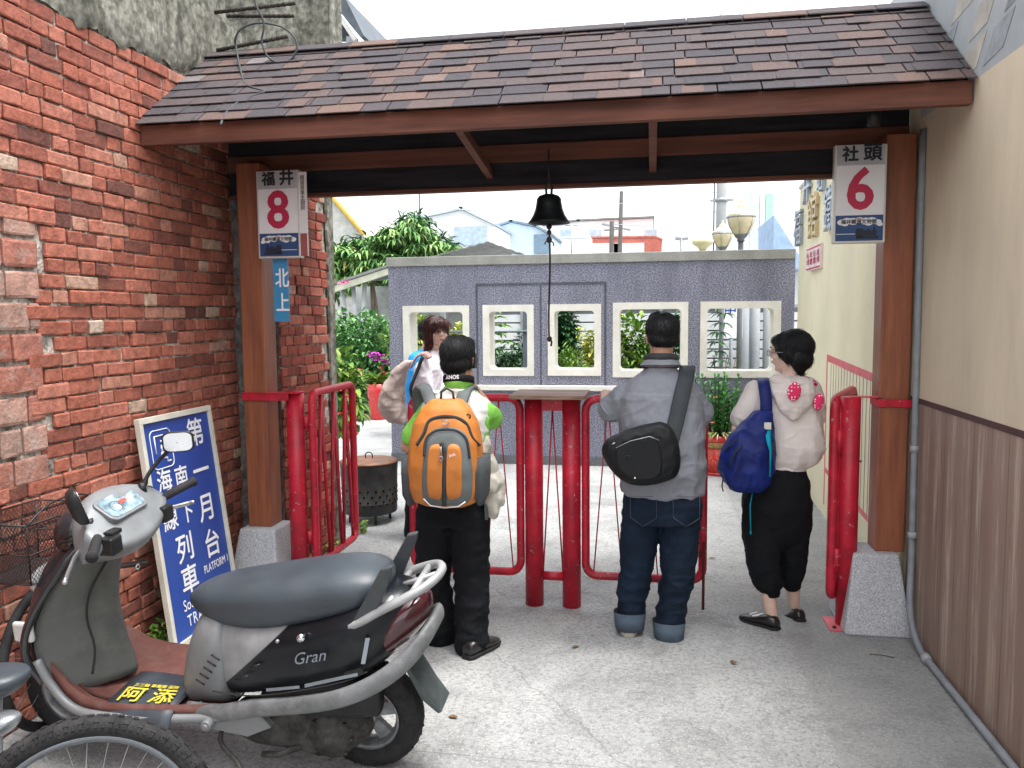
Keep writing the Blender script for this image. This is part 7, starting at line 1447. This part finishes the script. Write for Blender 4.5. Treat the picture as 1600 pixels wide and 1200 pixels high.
for i_, (px_, top_, lb_) in enumerate(((1065, 372, 'short roof vent between the brick building and the lamps'), (893, 352, 'small rooftop aerial on the long white house'))): q = MB(); a_ = q3(px_, 395, 40); q.cyl(a_-V((0, 0, 1)), q3(px_, top_, 40), .09 if i_ == 0 else .04, n=8); q.cyl(q3(px_, top_, 40)-V((.3, 0, 0)), q3(px_, top_, 40)+V((.3, 0, 0)), .1 if i_ == 0 else .03, n=8); solo('roof_vent' if i_ == 0 else 'aerial', q, M_STEEL, lb_, 'vent' if i_ == 0 else 'aerial')
q = MB(); q.tube([q3(530, 326, 23), q3(602, 312, 23), q3(720, 328, 23), q3(860, 330, 23)], .012, 5); solo('overhead_wire', q, M_STEEL, 'faint overhead wire crossing the sky above the mango tree', 'wire')
def lamp(px, py, y, r, label):
    c = q3(px, py, y); t = thing('globe_lamp', label, 'lamp', V((c.x, y, 0)), group='globe lamps above the purple wall'); T = Matrix.Translation(c); s_ = r
    q = MB(); q.lathe([(.45*s_, -.95*s_), (.62*s_, -.75*s_), (.88*s_, -.3*s_), (1.0*s_, .12*s_), (1.02*s_, .32*s_)], T, 28); q.build('shade', mat('cream_glass', (.55, .48, .30), .25, var=.05), t)
    q = MB(); q.lathe([(1.02*s_, .4*s_), (.9*s_, .62*s_), (.5*s_, .9*s_), (.32*s_, 1.05*s_), (.36*s_, 1.15*s_), (.2*s_, 1.3*s_), (.1*s_, 1.45*s_), (.13*s_, 1.55*s_), (0, 1.68*s_)], T, 28); q.build('cap', mat('cream_enamel', (.62, .55, .34), .4), t)
    q = MB(); q.lathe([(1.0*s_, .3*s_), (1.07*s_, .32*s_), (1.07*s_, .42*s_), (1.0*s_, .43*s_)], T, 28, cap=False)
    for k in range(6): a = k*math.pi/3+.3; e = V((math.cos(a), math.sin(a), 0)); q.tube([c+e*1.03*s_+V((0, 0, .3*s_)), c+e*.92*s_+V((0, 0, -.28*s_)), c+e*.66*s_+V((0, 0, -.75*s_)), c+e*.5*s_+V((0, 0, -.95*s_))], .02*s_*1.4, 5)
    q.build('lamp_cage', M_STEEL, t)
    q = MB(); q.lathe([(.5*s_, -.94*s_), (.45*s_, -1.05*s_), (.25*s_, -1.25*s_), (.3*s_, -1.4*s_)], T, 20); q.cyl(V((c.x, y, 0)), c-V((0, 0, 1.3*s_)), .035, n=12); q.build('post', mat('dark_grey_iron', (.12, .13, .14), .5, metal=.3), t)
lamp(1158, 347, 10.6, .172, 'larger cream globe lamp on a post above the right of the purple wall')
lamp(1129, 371, 12.3, .15, 'smaller cream globe lamp behind and left of the larger one')
c = q3(1098, 381, 11.5); q = MB(); q.lathe([(.03, -.12), (.06, -.06), (.14, .0), (.15, .05), (.1, .07), (0, .08)], Matrix.Translation(c), 20); q.cyl(V((c.x, 11.5, 0)), c-V((0, 0, .08)), .03); solo('bowl_lamp', q, mat('cream_enamel', (.62, .55, .34), .4), 'shallow bowl lamp peeping over the purple wall left of the globe lamps', 'lamp')
# coloured panels and white annexe right of the lamps
for i, (x0, x1, top, m_, lb) in enumerate(((1172, 1187, 300, mat('pale_blue_panel', (.55, .64, .72), .6), 'pale blue upright panel behind the larger globe lamp'), (1187.5, 1196, 303, mat('white_panel_sheet', (.6, .68, .7), .6), 'whitish upright panel between the blue and the green one'), (1196.5, 1209, 302, mat('mint_green_panel', (.36, .62, .46), .6, var=.08), 'mint green upright panel right of the globe lamps'))):
    a, b = q3(x0, top, 17), q3(x1, top, 17); q = MB(); q.box((a.x, 17, 0), (b.x, 17.15, a.z)); solo('upright_panel', q, m_, lb, 'panel', group='coloured upright panels right of the lamps', bevel=.01)
t = thing('white_annexe', 'white annexe with a slanting blue roof edge at the end of the yellow wall', 'building', q3(1240, 385, 14)); a, b, c = q3(1209, 336, 14), q3(1262, 420, 14), q3(1209, 420, 14)
q = MB(); q.poly([a, b, c], (0, 2, 0)); q.build('blue_gable', mat('soft_blue_paint', (.34, .47, .66), .6), t); q = MB(); d = (b-a).normalized(); n_ = V((-d.z, 0, d.x)); n_ = n_ if n_.z > 0 else -n_; q.poly([a, b, b+n_*.22, a+n_*.22], (0, 2.2, 0)); q.build('roof_edge', M_WHT, t); q = MB(); q.box((a.x, 15.0, 0), (a.x+3, 18, 2.6)); q.build('wall', M_WHT, t)
# ------------------------------------------------------------------ above the gate on the left: concrete pier, awning, rebars
t = thing('concrete_pier', 'tall mossy concrete pier rising behind the left end of the shingled roof', 'pier', (-2.6, 5.4, 0)); q = MB(); vs = []; n, m_ = 16, 40
xp1 = onY(513, 50, 5.35).x
for i in range(n+1):
    for j in range(m_+1): x = -3.2+(xp1+3.2)*i/n; z = 2.96+2.2*j/m_; vs.append(V((x, 5.35+.02*noise.noise(V((x*9, 0, z*7))), z)))
q.add(vs, [(i*(m_+1)+j, (i+1)*(m_+1)+j, (i+1)*(m_+1)+j+1, i*(m_+1)+j+1) for i in range(n) for j in range(m_)], True); q.box((-3.2, 5.37, 2.96), (xp1, 5.6, 5.1)); q.build('shaft', M_RENDER, t, fix=False)
t = thing('awning_roof', 'dark metal awning with a pale rafter jutting out beyond the concrete pier', 'awning', (-3.4, 7, 3.5)); y = 7.2
q = MB(); q.poly([q3(505, -40, y), q3(537, -8, y), q3(568, 55, y), q3(563, 58, y), q3(548, 40, y), q3(505, -15, y)], (0, 1.6, 0)); q.build('roof_sheet', mat('dark_awning_sheet', (.10, .12, .14), .5, metal=.3, var=.2, scale=4), t)
q = MB(); q.poly([q3(508, -2, y-.02), q3(514, -4, y-.02), q3(556, 60, y-.02), q3(552, 64, y-.02)], (0, .05, 0)); q.build('rafter', M_ALU, t)
q = MB(); a, b = q3(541, 62, y), q3(554, 62, y); q.box((a.x, y, a.z-.5), (b.x, y+.1, a.z+.03)); q.build('post', M_STEEL, t); q = MB(); q.box((-3.8, y, a.z-.6), (b.x, y+.1, a.z-.5)); q.build('bracket_beam', M_STEEL, t); q = MB(); q.box((-4.8, y-.2, 0), (-3.75, y+.5, a.z+.6)); q.build('wall', M_RENDER, t)
q = MB(); q.poly([q3(512, 5, y+.3), q3(545, 56, y+.3), q3(545, 60, y+.3), q3(512, 60, y+.3)], (0, .1, 0)); q.build('gusset', mat('dark_navy_sheet', (.03, .045, .07), .5), t)
for i, (a, b, y_) in enumerate((((365, 16), (461, 5), 4.5), ((384, 25), (459, 25), 4.62), ((368, 73), (449, 57), 4.5), ((390, 83), (462, 73), 4.6))):
    A, B = q3(*a, y_), q3(*b, y_); A = A+(A-B).normalized()*.12; q = MB(); q.cyl(A, B, .011, n=8)
    for k in range(14): f = k/14; p = A.lerp(B, f); q.cyl(p, p+(B-A).normalized()*.008, .013, n=8)
    solo('rebar', q, mat('rusty_rebar', (.05, .042, .038), .8, var=.3, scale=30), ['topmost rebar sticking out of the mossy concrete', 'second rebar from the top sticking out of the concrete', 'third rebar from the top crossing the wire coil', 'lowest rebar just above the shingled roof'][i], 'rebar', group='rebars sticking out of the concrete')
def cable_pt(a, b, i):
    d = ray(a, b); n_ = V((0, -(ZR-ZF), YR-YF)); o = V((0, YF, ZF+.03)); t_ = (o-CC).dot(n_)/d.dot(n_); p = CC+d*t_
    return p if (b > 99 and p.y < YR) else onY(a, b, 4.42-.006*i)
q = MB(); cpt = [(400, 135), (420, 143), (402, 115), (385, 100), (372, 70), (368, 60), (378, 44), (405, 36), (440, 42), (461, 60), (463, 80), (452, 95), (435, 98), (418, 88), (409, 65), (412, 45), (410, 28), (400, 8), (395, -20)]
q.tube(smooth_path([cable_pt(a, b, i) for i, (a, b) in enumerate([(345, 195), (352, 178), (372, 160), (400, 148), (413, 143), (386, 133), (378, 118), (369, 75)]+cpt[5:])], 5), .006, 6); solo('loose_wire', q, mat('old_cable', (.06, .065, .07), .6), 'loose black cable coiled over the rebars and trailing down the roof', 'cable')
# characters and notice on the yellow wall
def glyph(py0, py1, px, w_, label, m_, txt):
    a = onW(px, py0); b = onW(px, py1); h = a.z-b.z; q = MB(); tt = text(txt, h*1.1); M = Matrix(((0, 0, -1, wx(a.y)-.006), (-1, 0, 0, a.y), (0, 1, 0, (a.z+b.z)/2), (0, 0, 0, 1)))
    base = MB(); base.mesh(tt, M); back = MB(); back.mesh(tt, Matrix.Translation((-.035, 0, 0)) @ M)
    n = len(base.v); q.add(base.v+back.v, [f for f in base.f]+[[i+n for i in f] for f in back.f]); ed = {}
    for f in base.f:
        for i in range(len(f)): e = (f[i], f[(i+1) % len(f)]); k_ = tuple(sorted(e)); ed[k_] = None if k_ in ed else e
    for e in ed.values():
        if e: q.add([base.v[e[0]], base.v[e[1]], back.v[e[1]], back.v[e[0]]], [(0, 1, 2, 3)])
    return solo('wall_character', q, m_, label, 'lettering', group='raised characters on the yellow wall', fix=False)
M_LET = mat('silver_blue_letter', (.34, .40, .47), .35, metal=.3); M_LETC = mat('cream_gold_letter', (.55, .44, .24), .4)
glyph(332, 388, 1252, 0, 'lowest grey raised character at the far end of the yellow wall', M_LET, '福'); glyph(262, 320, 1266, 0, 'upper left grey raised character under the gate beam', M_LET, '井'); glyph(308, 376, 1276, 0, 'cream raised character just above the pink notice', M_LETC, '館'); glyph(258, 302, 1288, 0, 'upper right grey raised character under the gate beam', M_LET, '站')
glyph(296, 366, 1303, 0, 'grey raised character half hidden by the number six sign', M_LET, '鐵')
t = thing('wall_notice', 'pink and white notice with red characters on the yellow wall', 'notice', (XR, 7.1, 2.0)); XN = wx(7.1)-.006; ya, yb_ = onW(1268, 400).y, onW(1286, 400).y; za, zb_ = onW(1277, 421).z, onW(1277, 384).z
q = MB(); q.box((XN-.012, yb_, za), (XN+.02, ya, zb_)); q.build('panel', mat('pinkish_board', (.75, .62, .62), .5), t); q = MB(); q.box((XN-.015, yb_, za+.01), (XN-.0125, ya, za+.022)); q.box((XN-.015, yb_, zb_-.022), (XN-.0125, ya, zb_-.01)); q.build('red_border', M_TXTR, t)
k = MB()
for i, s_ in enumerate(('小心\n火燭', '禁止\n吸煙', '進入\n請脫', '由此\n參觀')): put_text(k, s_, (XN-.0125, ya-.07-i*(ya-yb_-.12)/3.2, (za+zb_)/2), (0, -1, 0), (0, 0, 1), .062, bold=.001)
k.build('notice_lettering', M_TXTR, t, fix=False)
